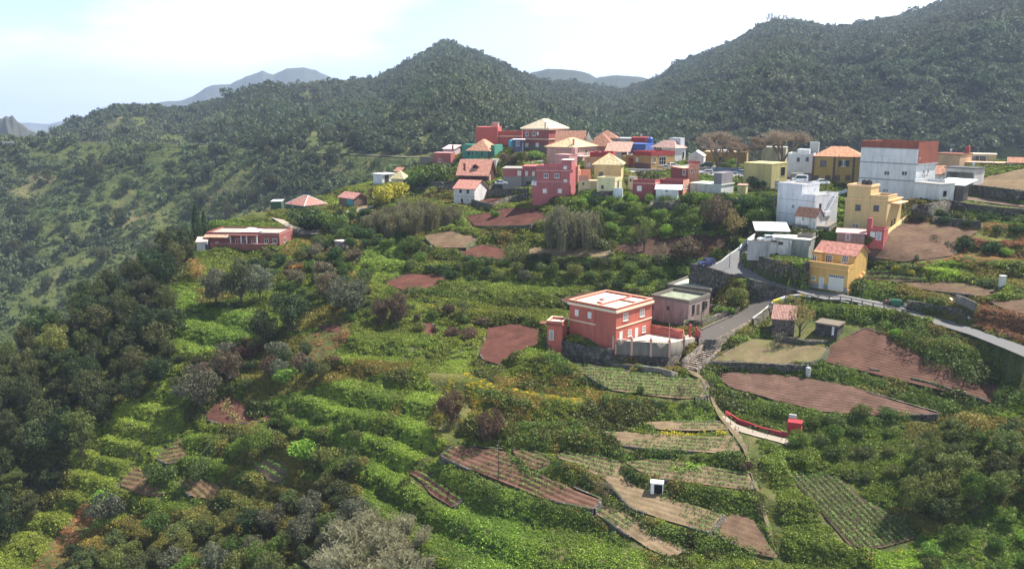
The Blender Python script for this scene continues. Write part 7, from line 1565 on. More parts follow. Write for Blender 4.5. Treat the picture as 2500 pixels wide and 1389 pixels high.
PW = {'laurel': 'dark green','olive': 'olive yellow','greybrown': 'dry brownish','grey': 'greyish green','green': 'fresh green','darkgreen': 'very dark green','bright': 'bright green','brown': 'reddish brown','yellowish': 'pale yellowish'}
wood([(-60,800),(100,745),(200,665),(300,592),(380,562),(450,575),(470,640),(410,720),(435,800),(420,880),(390,960),(285,1035),(200,1120),(130,1230),(60,1300),(-60,1389)],4.2,(5.5,11),['laurel','laurel','laurel','cone'][:3],['laurel','laurel','laurel','laurel','olive','laurel','laurel','laurel','darkgreen'],'tree in the dense wood on the steep left slope','trees of the dense wood on the left slope',190,1,(.62,.95))
wood([(170,1375),(330,1310),(480,1312),(560,1300),(700,1250),(830,1215),(880,1240),(860,1330),(780,1400),(600,1520),(150,1520)],4.0,(4.2,6.8),['laurel'],['laurel','olive','laurel','grey','green','olive'],'tree in the thicket at the bottom left','trees of the bottom left thicket',60,2)
wood([(2190,1190),(2240,1110),(2340,1085),(2500,1075),(2640,1080),(2640,1250),(2430,1230),(2320,1285),(2230,1260)],3.5,(4,7),['laurel'],['olive','olive','olive','green'],'tree in the big thicket right of the potato square','trees of the right thicket',70,3,(.8,1.2))
wood([(1420,500),(1550,492),(1700,500),(1880,490),(1890,560),(1700,575),(1500,570)],3.6,(2.2,4.2),['bush'],['green','green','darkgreen','bright'],'shrub on the bank below the village','shrubs on the bank below the village',60,4,(1.1,1.6))
wood([(790,530),(880,520),(1000,570),(1020,620),(860,605),(790,580)],3.6,(2.5,4.5),['bush'],['darkgreen','green'],'shrub in the hollow between the spur and the village','shrubs in the hollow left of the village',30,5,(1.1,1.5))
wood([(1010,600),(1060,650),(1300,640),(1480,650),(1660,650),(1690,720),(1500,725),(1400,690),(1100,690),(1000,660)],3.8,(2,3.8),['bush'],['green','darkgreen','olive'],'shrub on the bank above the red fields','shrubs on the bank above the red fields',50,6,(1.1,1.6))
wood([(690,640),(790,600),(900,640),(900,740),(800,760),(700,720),(560,700),(640,640)],3.8,(2.4,4.8),['bush','laurel'],['green','olive','darkgreen','greybrown'],'scrubby bush on the left terraces below the long red house','bushes below the long red house',45,7,(1.0,1.4))
wood([(380,900),(560,860),(700,850),(830,880),(830,920),(620,940),(600,1010),(450,1010)],4.2,(2.4,5),['bush','laurel'],['brown','olive','grey','laurel'],'bush along the old terraces on the left','bushes along the old left terraces',30,8,(1.0,1.4))
wood([(700,1000),(860,1060),(900,1120),(860,1160),(660,1140),(560,1090)],3.8,(1.8,3.8),['bush'],['olive','green','yellowish'],'loose bush above the bottom left thicket','loose bushes above the bottom thicket',24,9,(1.1,1.5))
wood([(1090,760),(1180,760),(1180,840),(1080,820),(830,790),(870,740)],3.4,(1.6,3),['bush'],['green','olive','brown'],'low bush around the small bare plots','low bushes around the bare plots',20,10,(1.1,1.5))
wood([(2180,560),(2260,530),(2500,540),(2500,580),(2330,560)],3.4,(1.5,2.8),['bush'],['darkgreen','olive'],'bush growing on the overgrown right hand terrace wall','bushes on the right hand terrace wall',18,11,(1.2,1.7))
wood(P_(ZG,(600,830),(760,700),(1000,690),(1130,700),(1120,850),(1080,1000),(1000,1010),(880,920)),3.6,(1.6,3.2),['bush'],['green','green','olive'],'bramble bush between the red pump box and the right thicket','bramble bushes near the pump box',40,12,(1.2,1.7))
wood(P_(ZG,(1450,1150),(1700,1090),(1700,1389),(1200,1500),(1250,1300)),3.6,(1.4,2.8),['bush'],['green','olive','bright'],'bush in the bottom right corner','bushes in the bottom right corner',30,13,(1.2,1.7))

# ---------------------------------------------------------------- hedges and overgrown wall tops
HEDGEM = [leafmat('hedge_leaf_a',(1,1,1),(1,1,1),'object',.6)]
def hedge(pix,hh,th,pal,label,dens_=34,size=.17):
 P = ground([p[0] for p in pix],[p[1] for p in pix]); L = np.concatenate([[0],np.cumsum(np.hypot(*np.diff(P[:,:2],axis=0).T))]); tot = L[-1]
 if tot > 160: print('HEDGE LONG',label,tot)
 rg = np.random.default_rng(int(abs(pix[0][0])) + 3); nl = int(tot / (th * .42)) + 2; s = rg.uniform(0,tot,nl); X_ = np.interp(s,L,P[:,0]) + rg.normal(0,th * .22,nl); Y_ = np.interp(s,L,P[:,1]) + rg.normal(0,th * .22,nl)
 Zl = np.minimum(GROUND(X_,Y_),np.interp(s,L,P[:,2]) + .5); rr = th * rg.uniform(.38,.75,nl); hs = hh * rg.uniform(.55,1.15,nl); n = int(dens_ * tot * (hh + th * .7)); k = rg.integers(0,nl,n)
 d = rg.normal(0,1,(n,3)); d[:,2] = np.abs(d[:,2]); d /= np.linalg.norm(d,axis=1,keepdims=True); q = np.stack([X_[k],Y_[k],Zl[k] - .15],-1) + d * np.stack([rr[k],rr[k],hs[k]],-1) * rg.uniform(.75,1.05,(n,1))
 v,f = leaves(q,d,size,rg,.6,.8); o = link('hedge',mesh_np('hedge',v,f,HEDGEM)); c = PAL[pal][0]; o.color = (*[x * 1.1 for x in c],1); return tag(o,label,'hedge','overgrown banks and hedges')
HEDGES = [
 ([(1995,757),(2065,770),(2130,792),(2195,818)],2.1,2.4,'green','dense green hedge below the guardrail, left stretch'),
 ([(2195,820),(2260,848),(2330,880),(2420,922),(2560,985)],3.6,4.2,'green','dense green hedge below the road, right stretch'),
 (P_(ZG,(1140,340),(1210,385),(1300,430)),2.0,2.2,'green','green bank right of the ploughed field, upper part'),(P_(ZG,(1300,440),(1430,490),(1550,530),(1720,590)),2.6,3.6,'olive','broad olive green scrub bank between road hedge and ploughed field'),
 (P_(ZG,(760,470),(850,500),(950,530),(1050,560),(1130,600)),2.0,2.0,'green','dark hedge between the two big ploughed fields'),(P_(ZG,(1130,620),(1230,620),(1350,655),(1480,680),(1600,660)),2.4,3.2,'green','bushy bank at the right end of the large brown field'),
 (P_(ZG,(262,505),(285,560),(340,600),(440,640)),1.5,1.8,'green','green hedge curving along the footpath'),(P_(ZG,(440,650),(520,665),(620,700),(720,730)),2.0,3.0,'green','green bramble bank above the red channel wall'),(P_(ZG,(720,700),(860,705),(1000,710),(1200,710)),1.6,2.4,'green','green bramble rim below the large brown field'),
 (P_(ZF,(940,150),(1030,175),(1130,220),(1240,275)),1.8,1.6,'darkgreen','dark creeper on the wall left of the green potato field'),(P_(ZF,(880,60),(930,130),(1000,200)),2.4,3.0,'green','green bush bank under the coral annex'),
 (P_(ZF,(1200,370),(1350,360),(1500,365),(1700,370),(1910,372)),1.5,1.6,'darkgreen','dark hedge under the green potato field'),(P_(ZF,(1180,330),(1260,330),(1400,320)),1.8,2.4,'green','green bushes at the left end of the dark hedge'),
 (P_(ZF,(1190,430),(1400,415),(1600,432),(1800,428),(1940,430)),1.0,1.3,'green','hedge with yellow flowers above the short upper terrace'),(P_(ZF,(1440,455),(1500,520),(1570,548)),1.2,1.8,'green','leafy bank left of the short upper terrace'),(P_(ZF,(1570,545),(1700,550),(1800,552),(2010,530)),.9,1.2,'yellow','yellow flowering hedge under the short upper terrace'),(P_(ZF,(1570,560),(1800,565),(2000,545)),.7,1.0,'green','green fringe of the yellow flowering hedge'),
 (P_(ZF,(1090,540),(1160,590),(1260,660),(1350,710)),2.0,2.6,'green','leafy bank left of the second terrace'),(P_(ZF,(1400,640),(1550,665),(1750,680),(1940,690),(2140,720)),1.6,1.5,'green','dark green hedge under the second terrace'),(P_(ZF,(1640,740),(1760,760),(1900,755)),.9,2.2,'bright','bright green weed strip above the third terrace'),
 (P_(ZF,(1340,770),(1400,830),(1490,880)),1.4,1.5,'darkgreen','dark creeper bank left of the tool shed'),(P_(ZF,(1620,880),(1750,900),(1900,930),(2140,940)),1.0,1.3,'green','green hedge right of the tool shed'),(P_(ZF,(1600,930),(1700,960),(1800,985),(1950,1010),(2140,1030)),1.1,1.5,'olive','yellowish green hedge in front of the tool shed'),
 (P_(ZF,(890,720),(950,760),(1050,830),(1150,870)),1.5,1.4,'darkgreen','dark hedge under the left end of the wide potato terrace'),(P_(ZF,(630,665),(690,745),(760,810),(830,800),(880,760)),1.1,1.3,'green','curved green hedge enclosing the small ridged plot'),
 (P_(ZF,(100,735),(230,770),(350,830),(470,880)),1.8,2.2,'green','thick green hedge between the two ridged red plots'),(P_(ZF,(470,890),(600,925),(750,970),(900,1010)),1.6,2.0,'green','thick green hedge below the pole field'),(P_(ZF,(900,1020),(1050,1070),(1200,1150),(1350,1250),(1500,1310),(1640,1360)),1.4,1.8,'green','long green hedge along the lowest potato strip'),
 (P_(ZF,(1220,975),(1330,1010),(1430,1080),(1560,1150)),1.5,1.8,'olive','leafy bank between the wide terrace and the lowest strip'),(P_(ZF,(1560,1160),(1700,1200),(1880,1210)),1.6,2.0,'green','green hedge right above the lowest strip'),(P_(ZF,(1880,1220),(2000,1270),(2150,1320),(2320,1350)),1.8,2.6,'green','green bramble bank below the bare corner plot'),
 (P_(ZF,(340,605),(420,600),(470,590)),1.0,1.2,'green','small hedge above the pole field, left of the brown tree'),(P_(ZF,(590,600),(720,600),(850,600),(990,600)),2.2,2.6,'green','tall green bank behind the pole field'),(P_(ZF,(620,500),(750,510),(900,510),(1040,500)),2.0,2.2,'green','dark shaded bank left of the second terrace'),(P_(ZF,(1020,540),(1100,470),(1200,420)),1.4,1.6,'green','thin hedge climbing to the short upper terrace'),
 (P_(ZF,(2150,700),(2190,900),(2200,1080),(2300,1270)),.8,.9,'olive','low hedge between the terraces and the grassy path'),
 (P_(ZF,(480,270),(600,330),(750,370),(950,350)),1.2,2.0,'green','green bush strip in the yellow meadow'),
 (P_(ZM,(560,268),(650,275),(750,275),(830,290)),1.8,2.2,'green','green hedge below the small red field'),(P_(ZM,(700,310),(830,330),(920,340)),1.6,2.4,'darkgreen','dark hedge bank left of the red ploughed field'),
 (P_(ZN,(770,905),(880,900),(1000,890),(1060,880)),1.4,1.8,'olive','olive hedge below the red plot on the left'),(P_(ZN,(500,1130),(600,1140),(620,1130)),.9,1.4,'green','green hedge below the curved ridged plot'),(P_(ZN,(720,960),(850,1000),(960,1040)),1.2,2.4,'green','green bank between the small left plots'),(P_(ZN,(850,740),(880,800),(920,815)),1.0,1.6,'yellowish','weedy yellowish bank inside the red plot'),
 (P_(ZR2,(560,400),(700,440),(900,480),(1150,500)),1.8,1.6,'darkgreen','dark hedge behind the pale vegetable plot'),(P_(ZR2,(360,700),(500,740),(700,770),(880,790)),2.4,3.0,'green','big green bush bank right of the garage door'),(P_(ZR2,(950,840),(1150,850),(1450,880)),1.6,2.0,'green','green rim on top of the roadside stone bank'),(P_(ZR2,(1720,580),(1850,640),(1990,680)),1.6,1.8,'darkgreen','dark bank left of the small white box'),
 (P_(ZR2,(1280,100),(1500,180),(1600,240)),1.2,2.0,'greybrown','brownish scrub on the right slope'),(P_(Z4,(820,960),(1000,980),(1250,1000)),2.0,1.6,'darkgreen','dark ivy under the tall white building'),(P_(Z4,(1150,930),(1500,990),(1800,1020),(2084,1060)),1.8,2.0,'green','leafy hedge on the long overgrown terrace wall'),
 (P_(Z3,(830,725),(1000,735),(1120,730),(1230,700)),1.2,3.2,'green','clipped green hedge strip below the parked white car'),(P_(Z2,(1010,1060),(1250,1070),(1500,1060)),1.4,2.0,'bright','bright green hedge below the white shed')]
for hd in HEDGES: hedge(*hd)

# ---------------------------------------------------------------- giant reed clumps
def mk_reed(n=900,lean=.5):
 def g(rng):
  v = []; nc = 9; cc_ = rng.uniform(-.7,.7,(nc,2)); ch = rng.uniform(.5,1.1,nc)
  for i in range(n):
   k_ = rng.integers(nc); x,y = cc_[k_] + rng.normal(0,.1,2); l = ch[k_] * rng.uniform(.6,1.1); a = rng.uniform(0,6.28); dr = rng.uniform(.05,.5) * l * lean * 1.4; ox,oy = x * lean * .6 + math.cos(a) * dr,y * lean * .6 + math.sin(a) * dr
   w_ = rng.uniform(.006,.013); b = rng.uniform(0,3.14); dx,dy = math.cos(b) * w_,math.sin(b) * w_; pt_ = lambda t: (x + ox * t ** 2.2,y + oy * t ** 2.2,l * (t - .28 * t ** 4)); f0 = rng.uniform(0,.3); q = [pt_(f0),pt_((f0 + 1) / 2),pt_(1.0)]
   for A,B,wa,wb in ((q[0],q[1],1,1),(q[1],q[2],1,.4)): v += [(A[0] - dx * wa,A[1] - dy * wa,A[2]),(A[0] + dx * wa,A[1] + dy * wa,A[2]),(B[0] + dx * wb,B[1] + dy * wb,B[2]),(B[0] - dx * wb,B[1] - dy * wb,B[2])]
   for _ in range(3):
    t_ = rng.uniform(.35,1); c = np.array(pt_(t_)); q_ = rng.uniform(0,6.28); e_ = c + np.array([math.cos(q_) * .13,math.sin(q_) * .13,rng.uniform(-.11,.06)]); s_ = .014
    v += [tuple(c),tuple((c + e_) / 2 + np.array([0,0,s_ * 1.6])),tuple(e_),tuple((c + e_) / 2 - np.array([0,0,s_]))]
  return np.array(v),np.arange(len(v)).reshape(-1,4)
 return g
REED = proto('reed_blades',mk_reed(),[OBJL],4,1200)
def reed(px,py,hpx,wpx,label,col=(.20,.19,.11),group=None):
 P = ground(px,py)[0]; k_ = (P[1] * cP - (P[2] - CAMZ) * sP) / F; o = link('reed_clump',REED[int(px) % 4]); o.location = (P[0],P[1],P[2] - .2); s = hpx * k_ / 1.0; o.scale = (wpx * k_ / 1.9,wpx * k_ / 1.9,s); o.rotation_euler = (0,0,px); o.color = (*col,1); return tag(o,label,'reed clump',group)
for i,(a,b,c,d) in enumerate([(925,568,82,72),(962,572,84,74),(1000,570,78,70),(1040,562,74,70),(1078,556,78,66),(1105,545,60,46),(945,545,66,70),(1020,540,66,80)]): reed(a,b,c,d,'tall pale giant reed clump in the row left of the red terrace fields',group='row of giant reeds left of the village',col=(.19,.175,.09))
reed(1398,612,138,92,'very tall pale giant reed clump in front of the pink three storey house',(.21,.2,.12)); reed(1424,604,112,84,'broad reed clump right of the very tall one',(.19,.185,.10)); reed(1372,602,100,70,'slender reed clump left of the very tall one',(.2,.19,.11)); reed(1446,598,70,60,'short dark reed clump at the right end of the tall group',(.13,.14,.06)); reed(1398,596,118,100,'reed clump behind the very tall one',(.2,.19,.11))
for (a,b,c,d) in [(900,1410,140,180),(985,1405,110,140),(830,1385,110,150),(940,1330,110,150),(880,1460,170,200),(870,1330,90,120),(1000,1340,80,100)]: reed(a,b,c,d,'drooping silvery grey reed clump at the bottom of the picture',(.31,.29,.18),'silvery reeds at the bottom')

# ---------------------------------------------------------------- forest on the mountains
FINST = leafmat('forest_leaf',(.9,.95,.85),(1.1,1.05,1.15),'inst',.7)
FCR = proto('forest_tree',mk_crown(230,.17,9,.8,(.34,.55),zc=.75,sq=.9,asp=.7),[FINST],5,1500)
rg = np.random.default_rng(17); NF = 1100000
ic = rg.uniform(0,len(PXS) - 1.01,NF); ir = rg.uniform(0,NR - 1.01,NF)
yv = np.interp(ir,np.arange(NR),ytab); cell = np.interp(ir,np.arange(NR),np.gradient(ytab)); wgt = yv * cell; wgt /= wgt.max(); k = rg.uniform(0,1,NF) < wgt; ic,ir = ic[k],ir[k]
def bi(A): return bil(A,ic,ir,0,0,1)
X,Y,Z_,S = bi(XF),bi(YF),bi(ZFAR),bi(S_); pp = proj(np.stack([X,Y,Z_],-1)); inn = (pp[:,0] > -380) & (pp[:,0] < 2880) & (pp[:,1] > -250) & (S < 1.12)
no = fbm(X / 70,Y / 70,201); n5 = fbm(X / 22,Y / 22,205); pxv = pp[:,0]
pden = np.where(S > .02,1.0,1.0)
grassy = (S > .02) & (pxv < 1080) & (ridged(X / 110,Y / 260,211) > .80); pden = np.where(grassy,.22,pden)
low_right = (S <= .02) & (pxv > 1050); pden = np.where(low_right,.9,pden)
GR = [[(690,200),(760,215),(800,300),(880,380),(760,380),(715,300)],[(915,200),(960,225),(1030,300),(1075,380),(1000,385),(935,300),(880,230)],[(130,330),(300,275),(400,290),(340,325),(200,345)],[(395,325),(470,325),(475,360),(385,360)],[(775,376),(920,378),(940,420),(820,450),(765,410)],[(90,352),(290,352),(270,400),(60,400)],[(370,362),(440,362),(430,405),(365,398)],[(190,420),(235,415),(240,448),(185,452)],[(540,520),(640,480),(700,500),(560,560)],[(480,430),(620,420),(650,470),(520,480)],[(100,560),(200,540),(230,640),(120,680)],[(20,400),(120,410),(160,480),(40,500)],[(260,440),(330,430),(340,500),(270,510)],[(1380,285),(1470,290),(1460,310),(1390,300)],[(2280,142),(2400,142),(2400,156),(2290,156)]]
gz = np.zeros(len(X),bool); jx = pp[:,0] + 30 * (vnoise(X / 20,Y / 20,301) - .5); jy = pp[:,1] + 16 * (vnoise(X / 20,Y / 20,302) - .5)
for g_ in GR: gz |= in_poly(jx,jy,g_)
n6_ = fbm(X / 140,Y / 140,222)
k = inn & (rg.uniform(0,1,len(X)) < pden) & (np.abs(S) > .012); gz,n6_ = gz[k],n6_[k]; X,Y,Z_,S,no,n5,pxv = X[k],Y[k],Z_[k],S[k],no[k],n5[k],pxv[k]; n = len(X); print('forest',n)
shr = (S < 0) & (pxv < 1080) & (rg.uniform(0,1,n) > np.clip((no - .42) * 5,.06,.9)); r_ = 4.1 * np.exp(rg.normal(0,.28,n)) * np.where(S < 0,.8,1.0) * np.where(shr,rg.uniform(.28,.5,n),1); tint = np.array([[.078,.106,.052]]) * (.45 + .75 * n5[:,None] + .6 * (n6_[:,None] - .25)) * rg.uniform(.75,1.3,(n,1)); tint[:,0] *= .8 + .5 * no; zz_ = rg.uniform(0,1,n) > .12; gg_ = gz & zz_; r_[gg_] *= .34; tint[gg_] = tint[gg_] * .4 + np.array([[.17,.19,.07]]) * .75
lt = S < 0; tint[lt] = tint[lt] * np.array([1.1,1.15,1.0]); tint[shr] = tint[shr] * np.array([1.55,1.5,1.2])
gn_scatter('forest',np.stack([X,Y,Z_ - 1.0],-1),np.stack([rg.normal(0,.1,n),rg.normal(0,.1,n),rg.uniform(0,6.28,n)],-1),np.stack([r_,r_,r_ * rg.uniform(.85,1.35,n)],-1),np.c_[tint,np.ones(n)],rg.integers(0,5,n),FCR,'dense laurel forest covering the mountains behind the village','forest')
# bare umbrella trees of the square
def bare_tree(pos,hh,wd,seed,label,col=(.20,.15,.11)):
 rg = random.Random(seed); m = MB(); tw = []
 def grow(p,d,l,r,dep):
  q = p + d * l; m.tube(p,q,r,r * .72,5)
  if dep == 0:
   for _ in range(7):
    e_ = q + Vector((rg.uniform(-1,1),rg.uniform(-1,1),rg.uniform(-.1,.7))) * wd * .075; tw.append((q.copy() if rg.random() < .5 else (p + q) / 2,e_))
   return
  for _ in range(3 if dep > 1 else 4):
   a = Vector((rg.uniform(-1,1),rg.uniform(-1,1),rg.uniform(-.15,.45))); nd = (d * .75 + a * .75); nd.z = max(nd.z,.12) * (1.0 if dep > 2 else .8); nd.normalize(); grow(q,nd,l * rg.uniform(.62,.85),r * .66,dep - 1)
 for i in range(3):
  a = 2.1 * i + rg.uniform(-.4,.4); d0 = Vector((math.cos(a) * .45,math.sin(a) * .45,.9)).normalized(); grow(Vector((0,0,-.3)),d0,hh * .30,hh * .035,4)
 xs = [v for v in m.v]; mx_ = max(math.hypot(v[0],v[1]) for v in xs); mz = max(v[2] for v in xs); sx,sz = wd / 2 / mx_ / 1.08,hh / mz / 1.05
 m.v = [(v[0] * sx,v[1] * sx,v[2] * sz) for v in m.v]; e = empty('bare_tree',pos,0,label=label,cat='tree'); m.build('trunk',plain('pale_bark',col,.95),e); c = MB(); w_ = .02
 for a,b in tw:
  a = Vector((a.x * sx,a.y * sx,a.z * sz)); b = Vector((b.x * sx,b.y * sx,b.z * sz)); c.tube(a,b,w_,w_ * .5,3)
  for _ in range(3):
   q = a.lerp(b,rg.uniform(.3,1)); c.tube(q,q + Vector((rg.uniform(-1,1),rg.uniform(-1,1),rg.uniform(-.2,.8))) * .55,w_ * .6,w_ * .3,3)
 c.build('twigs',plain('pale_twigs',(.34,.26,.18),.95),e); return e
for (px,py,Yd,hpx,wpx,sd_,lab) in [(1752,405,238,84,125,3,'bare umbrella tree at the left, behind the square'),(1800,405,232,60,70,9,'smaller bare tree between the two umbrella trees'),(1908,398,222,78,150,5,'largest bare umbrella tree, above the mustard cube house'),(1848,400,228,66,60,12,'narrow bare tree left of the largest umbrella tree')]:
 P = at(px,py,Yd); k_ = P[1] / F; bare_tree(P,hpx * k_,wpx * k_,sd_,lab)
# skyline pines on the summit
for i,(px,py,hpx) in enumerate([(1874,52,26),(1884,54,30),(1893,55,22),(1902,56,26),(1912,58,30),(1920,59,26),(1929,60,22),(1938,61,28),(1947,62,20)]):
 P = at(px,py + 3,1195); k_ = P[1] / F; tree(P,hpx * k_,13 * k_,'thin','laurel','tall thin pine standing on the mountain skyline at the right','pines on the skyline',name='pine_tree')
# single dark trees told apart on the valley side
rg = np.random.default_rng(91)
for i in range(70):
 c_ = rg.uniform(60,430); px = rg.uniform(20,900); i_c = np.interp(px,PXS,np.arange(len(PXS))); yd = rg.uniform(415,560); i_r = np.interp(yd,ytab,np.arange(NR)); x,y,z = bil(XF,i_c,i_r,0,0,1),bil(YF,i_c,i_r,0,0,1),bil(ZFAR,i_c,i_r,0,0,1)
 h_ = rg.uniform(9,15); tree((float(x),float(y),float(z)),h_,h_ * rg.uniform(.8,1.0),'laurel','laurel','dark round tree on the far valley side, ' + ('at the left edge' if px < 250 else 'left of the centre' if px < 500 else 'behind the red house' if px < 750 else 'near the village') + (', just under the road' if yd > 500 else ', low on the slope'),'single trees on the valley side')

# ---------------------------------------------------------------- cars
def car(px,py,Yd,heading,col,label,kind='hatch',L=4.1,s=1.0,base=None):
 P = ground(px,py)[0] if Yd is None else at(px,py,Yd); e = empty('parked_car',P,R(heading),label=label,cat='car',group='parked cars'); m = MB()
 W_ = 1.72 * s; L *= s; H_ = (1.45 if kind != 'suv' else 1.7) * s; w2_ = W_ / 2; sill,belt = .28 * s,(.88 if kind != 'suv' else 1.0) * s
 prof = {'hatch': [(-.5,sill),(-.5,belt * .95),(-.46,belt),(-.40,H_ * .97),(-.1,H_),(.06,H_ * .97),(.22,belt * 1.02),(.44,belt * .86),(.5,belt * .62),(.5,sill)],
   'suv': [(-.5,sill),(-.5,belt),(-.48,belt * 1.05),(-.44,H_ * .97),(-.05,H_),(.08,H_ * .97),(.2,belt * 1.05),(.45,belt * .95),(.5,belt * .7),(.5,sill)],
   'sedan': [(-.5,sill),(-.5,belt * .9),(-.48,belt * .97),(-.33,belt * 1.02),(-.2,H_ * .96),(-.02,H_),(.08,H_ * .97),(.24,belt * 1.0),(.45,belt * .84),(.5,belt * .6),(.5,sill)],
   'van': [(-.5,sill),(-.5,belt),(-.49,H_ * 1.15),(-.2,H_ * 1.25),(.15,H_ * 1.25),(.24,H_ * 1.1),(.36,belt * 1.05),(.48,belt * .9),(.5,belt * .6),(.5,sill)]}[kind]
 n = len(prof)
 def ring(y,k_): return [(x * L,y * (1 if z <= belt * 1.06 else (1 - .16 * min(1,(z - belt) / (H_ - belt)))) * k_,z) for x,z in prof]
 A = ring(-w2_,1); B = ring(w2_,1); b = len(m.v); m.v += A + B
 for i in range(n): j = (i + 1) % n; m.f.append([b + i,b + j,b + n + j,b + n + i])
 m.f.append([b + i for i in range(n)][::-1]); m.f.append([b + n + i for i in range(n)])
 paint = bpy.data.materials.get('car_paint_%s' % kind + str(col[0]))
 if not paint:
  paint,t,p = newmat('car_paint'); p.inputs['Base Color'].default_value = (*col,1); p.inputs['Roughness'].default_value = .28; p.inputs['Coat Weight'].default_value = .6
 body = m.build('body',paint,e,bevel=.05 * s)
 g = MB(); gl = glass()
 up = [q for q in prof if q[1] > belt * 1.06 or abs(q[1] - belt) < belt * .07]
 xs = [q for q in prof if q[1] > belt * .96]; x0,x1 = min(q[0] for q in xs) * L,max(q[0] for q in xs if q[1] > belt * .98) * L
 for sg in (-1,1):
  a,c = x0 + .12 * L * .5,x1 - .06 * L; zt_ = H_ * (.93 if kind != 'van' else 1.1); yb,yt = sg * (w2_ + .008),sg * (w2_ * .87 + .01)
  q = [(a,yb,belt + .03),(c,yb,belt + .03),(c - .11 * L,yt,zt_),(a + .07 * L,yt,zt_)]; g.poly(q if sg < 0 else q[::-1])
 g.build('side_windows',gl,e); ws = MB()
 pz_ = [q for q in prof if q[0] > 0];
 for (i1,i2) in [(k_,k_ + 1) for k_ in range(n - 1)]:
  (xa,za),(xb,zb_) = prof[i1],prof[i2]
  if abs(zb_ - za) > .28 * s and min(za,zb_) > belt * .93 and abs(xa - xb) * L < 1.4:
   ya = w2_ * .9 * (1 if za <= belt * 1.06 else .84); yb = w2_ * .9 * (1 if zb_ <= belt * 1.06 else .84); o = .012 if xa > 0 else -.012
   q = [(xa * L + o,-ya,za + .012),(xa * L + o,ya,za + .012),(xb * L + o,yb,zb_ + .012),(xb * L + o,-yb,zb_ + .012)]; ws.poly(q)
 if ws.f: ws.build('windscreens',gl,e)
 tyre = plain('tyre_rubber',(.02,.02,.02),.8); rim = plain('wheel_rim',(.45,.45,.47),.4)
 for xw in (-.31 * L,.32 * L):
  for sg in (-1,1):
   t_ = MB(); t_.tube((xw,sg * (w2_ - .2 * s),.31 * s),(xw,sg * (w2_ + .015),.31 * s),.31 * s,.31 * s,14); w_ = t_.build('wheel',tyre,e); r_ = MB(); r_.tube((xw,sg * (w2_ + .0),.31 * s),(xw,sg * (w2_ + .03),.31 * s),.19 * s,.19 * s,10); r_.build('rim',rim,w_)
 for sg in (-1,1):
  l = MB(); l.box(.475 * L,.503 * L,sg * w2_ * .62 - .16,sg * w2_ * .62 + .16,belt * .62,belt * .78); l.build('headlight',plain('lamp_glass',(.75,.78,.8),.2),e)
  l = MB(); l.box(-.503 * L,-.49 * L,sg * w2_ * .8 - .1,sg * w2_ * .8 + .1,belt * .7,belt * .95); l.build('tail_light',plain('red_lamp',(.4,.02,.02),.3),e)
 return e
WHT = (.75,.76,.78)
car(*Z5(482,548),162.5,200,(.045,.05,.17),'dark blue off-road car parked at the corner above the road wall','suv',3.9)
car(*Z3(935,652),184,175,WHT,'white saloon car parked in front of the ochre house','sedan',4.5)
car(*Z3(705,620),186,165,(.7,.72,.75),'white van with raised tailgate on the roofs side of the parking strip','van',4.0)
car(*Z1(1062,990),225,8,(.62,.65,.72),'silver car parked beside the low pink house','sedan',3.9)
car(*Z2(1760,685),212,172,WHT,'white hatchback in the car park of the square','hatch',4.3)
car(*Z2(2010,705),211,172,(.06,.09,.28),'blue car in the car park right of the white hatchback','hatch',4.2)
car(*Z2(2205,690),210,160,(.35,.45,.55),'pale blue car half hidden by the mustard cube house','hatch',4.0)
car(*Z2(1225,620),226,80,(.45,.5,.52),'grey green car parked before the shop window','hatch',3.9)
car(*Z2(1325,590),232,20,WHT,'white car behind the grey green one','hatch',3.9)
car(*Z2(1760,590),236,150,(.02,.02,.025),'black off-road car under the first bare tree','suv',4.2)
car(*Z5(1150,275),160.5,190,WHT,'white car under the carport roof','hatch',3.6)
# ---------------------------------------------------------------- poles, lamps, wires
def pole(P,hh,r,label,mat=None,name='utility_pole',cross=True,wires=()):
 e = empty(name,P,0,label=label,cat='pole'); m = MB(); m.tube((0,0,-.5),(0,0,hh),r,r * .65,8); m.build('post',mat or plain('weathered_wood',(.10,.075,.055),.9),e)
 if cross: m = MB(); m.box(-.45,.45,-.05,.05,hh - .5,hh - .4); [m.lathe([(.04,hh - .4),(.05,hh - .3),(.02,hh - .25)],x,0,6) for x in (-.4,0,.4)]; m.build('crossarm',plain('weathered_wood',(.10,.075,.055),.9),e)
 for q in wires:
  m = MB(); a = Vector((0,0,hh - .4)); b = Vector(q) - Vector(P); n = 12; pr = None
  for i in range(n + 1):
   t_ = i / n; c = a.lerp(b,t_); c.z -= 1.0 * math.sin(math.pi * t_)
   if pr is not None: m.tube(pr,c,.012,.012,4)
   pr = c
  m.build('wire',plain('black_wire',(.02,.02,.02)),e)
 return e
P0 = ground(1217,1173)[0]; k_ = P0[1] / F; gW = ground(1080,1175)[0]
pole(P0,112 * k_,.11,'tall wooden utility pole standing in the reddish ridged field',cross=False,wires=[tuple(gW)])
P0 = at(*Z5(735,735),160); pole(P0,82 * P0[1] / F,.09,'thin utility pole beside the farther old house',wires=[tuple(at(*Z5(1160,300),163) + np.array([0,0,3])),tuple(at(*Z6(1480,330),150) + np.array([0,0,4]))])
P0 = at(*Z3(1125,670),188); pole(P0,76 * P0[1] / F,.1,'wooden pole in front of the ochre house',cross=False)
P0 = at(*Z3(415,880),172); pole(P0,60 * P0[1] / F,.08,'thin pole left of the white stepped house',cross=False)
P0 = at(*Z6(1485,830),139.5); pole(P0,62 * P0[1] / F,.06,'thin metal pole rising from the patio wall of the coral house',mat=plain('grey_metal',(.4,.42,.42)),cross=False)
P0 = at(*ZL(968,440),241); pole(P0,20 * P0[1] / F,.08,'short leaning pole beside the green house',cross=False)
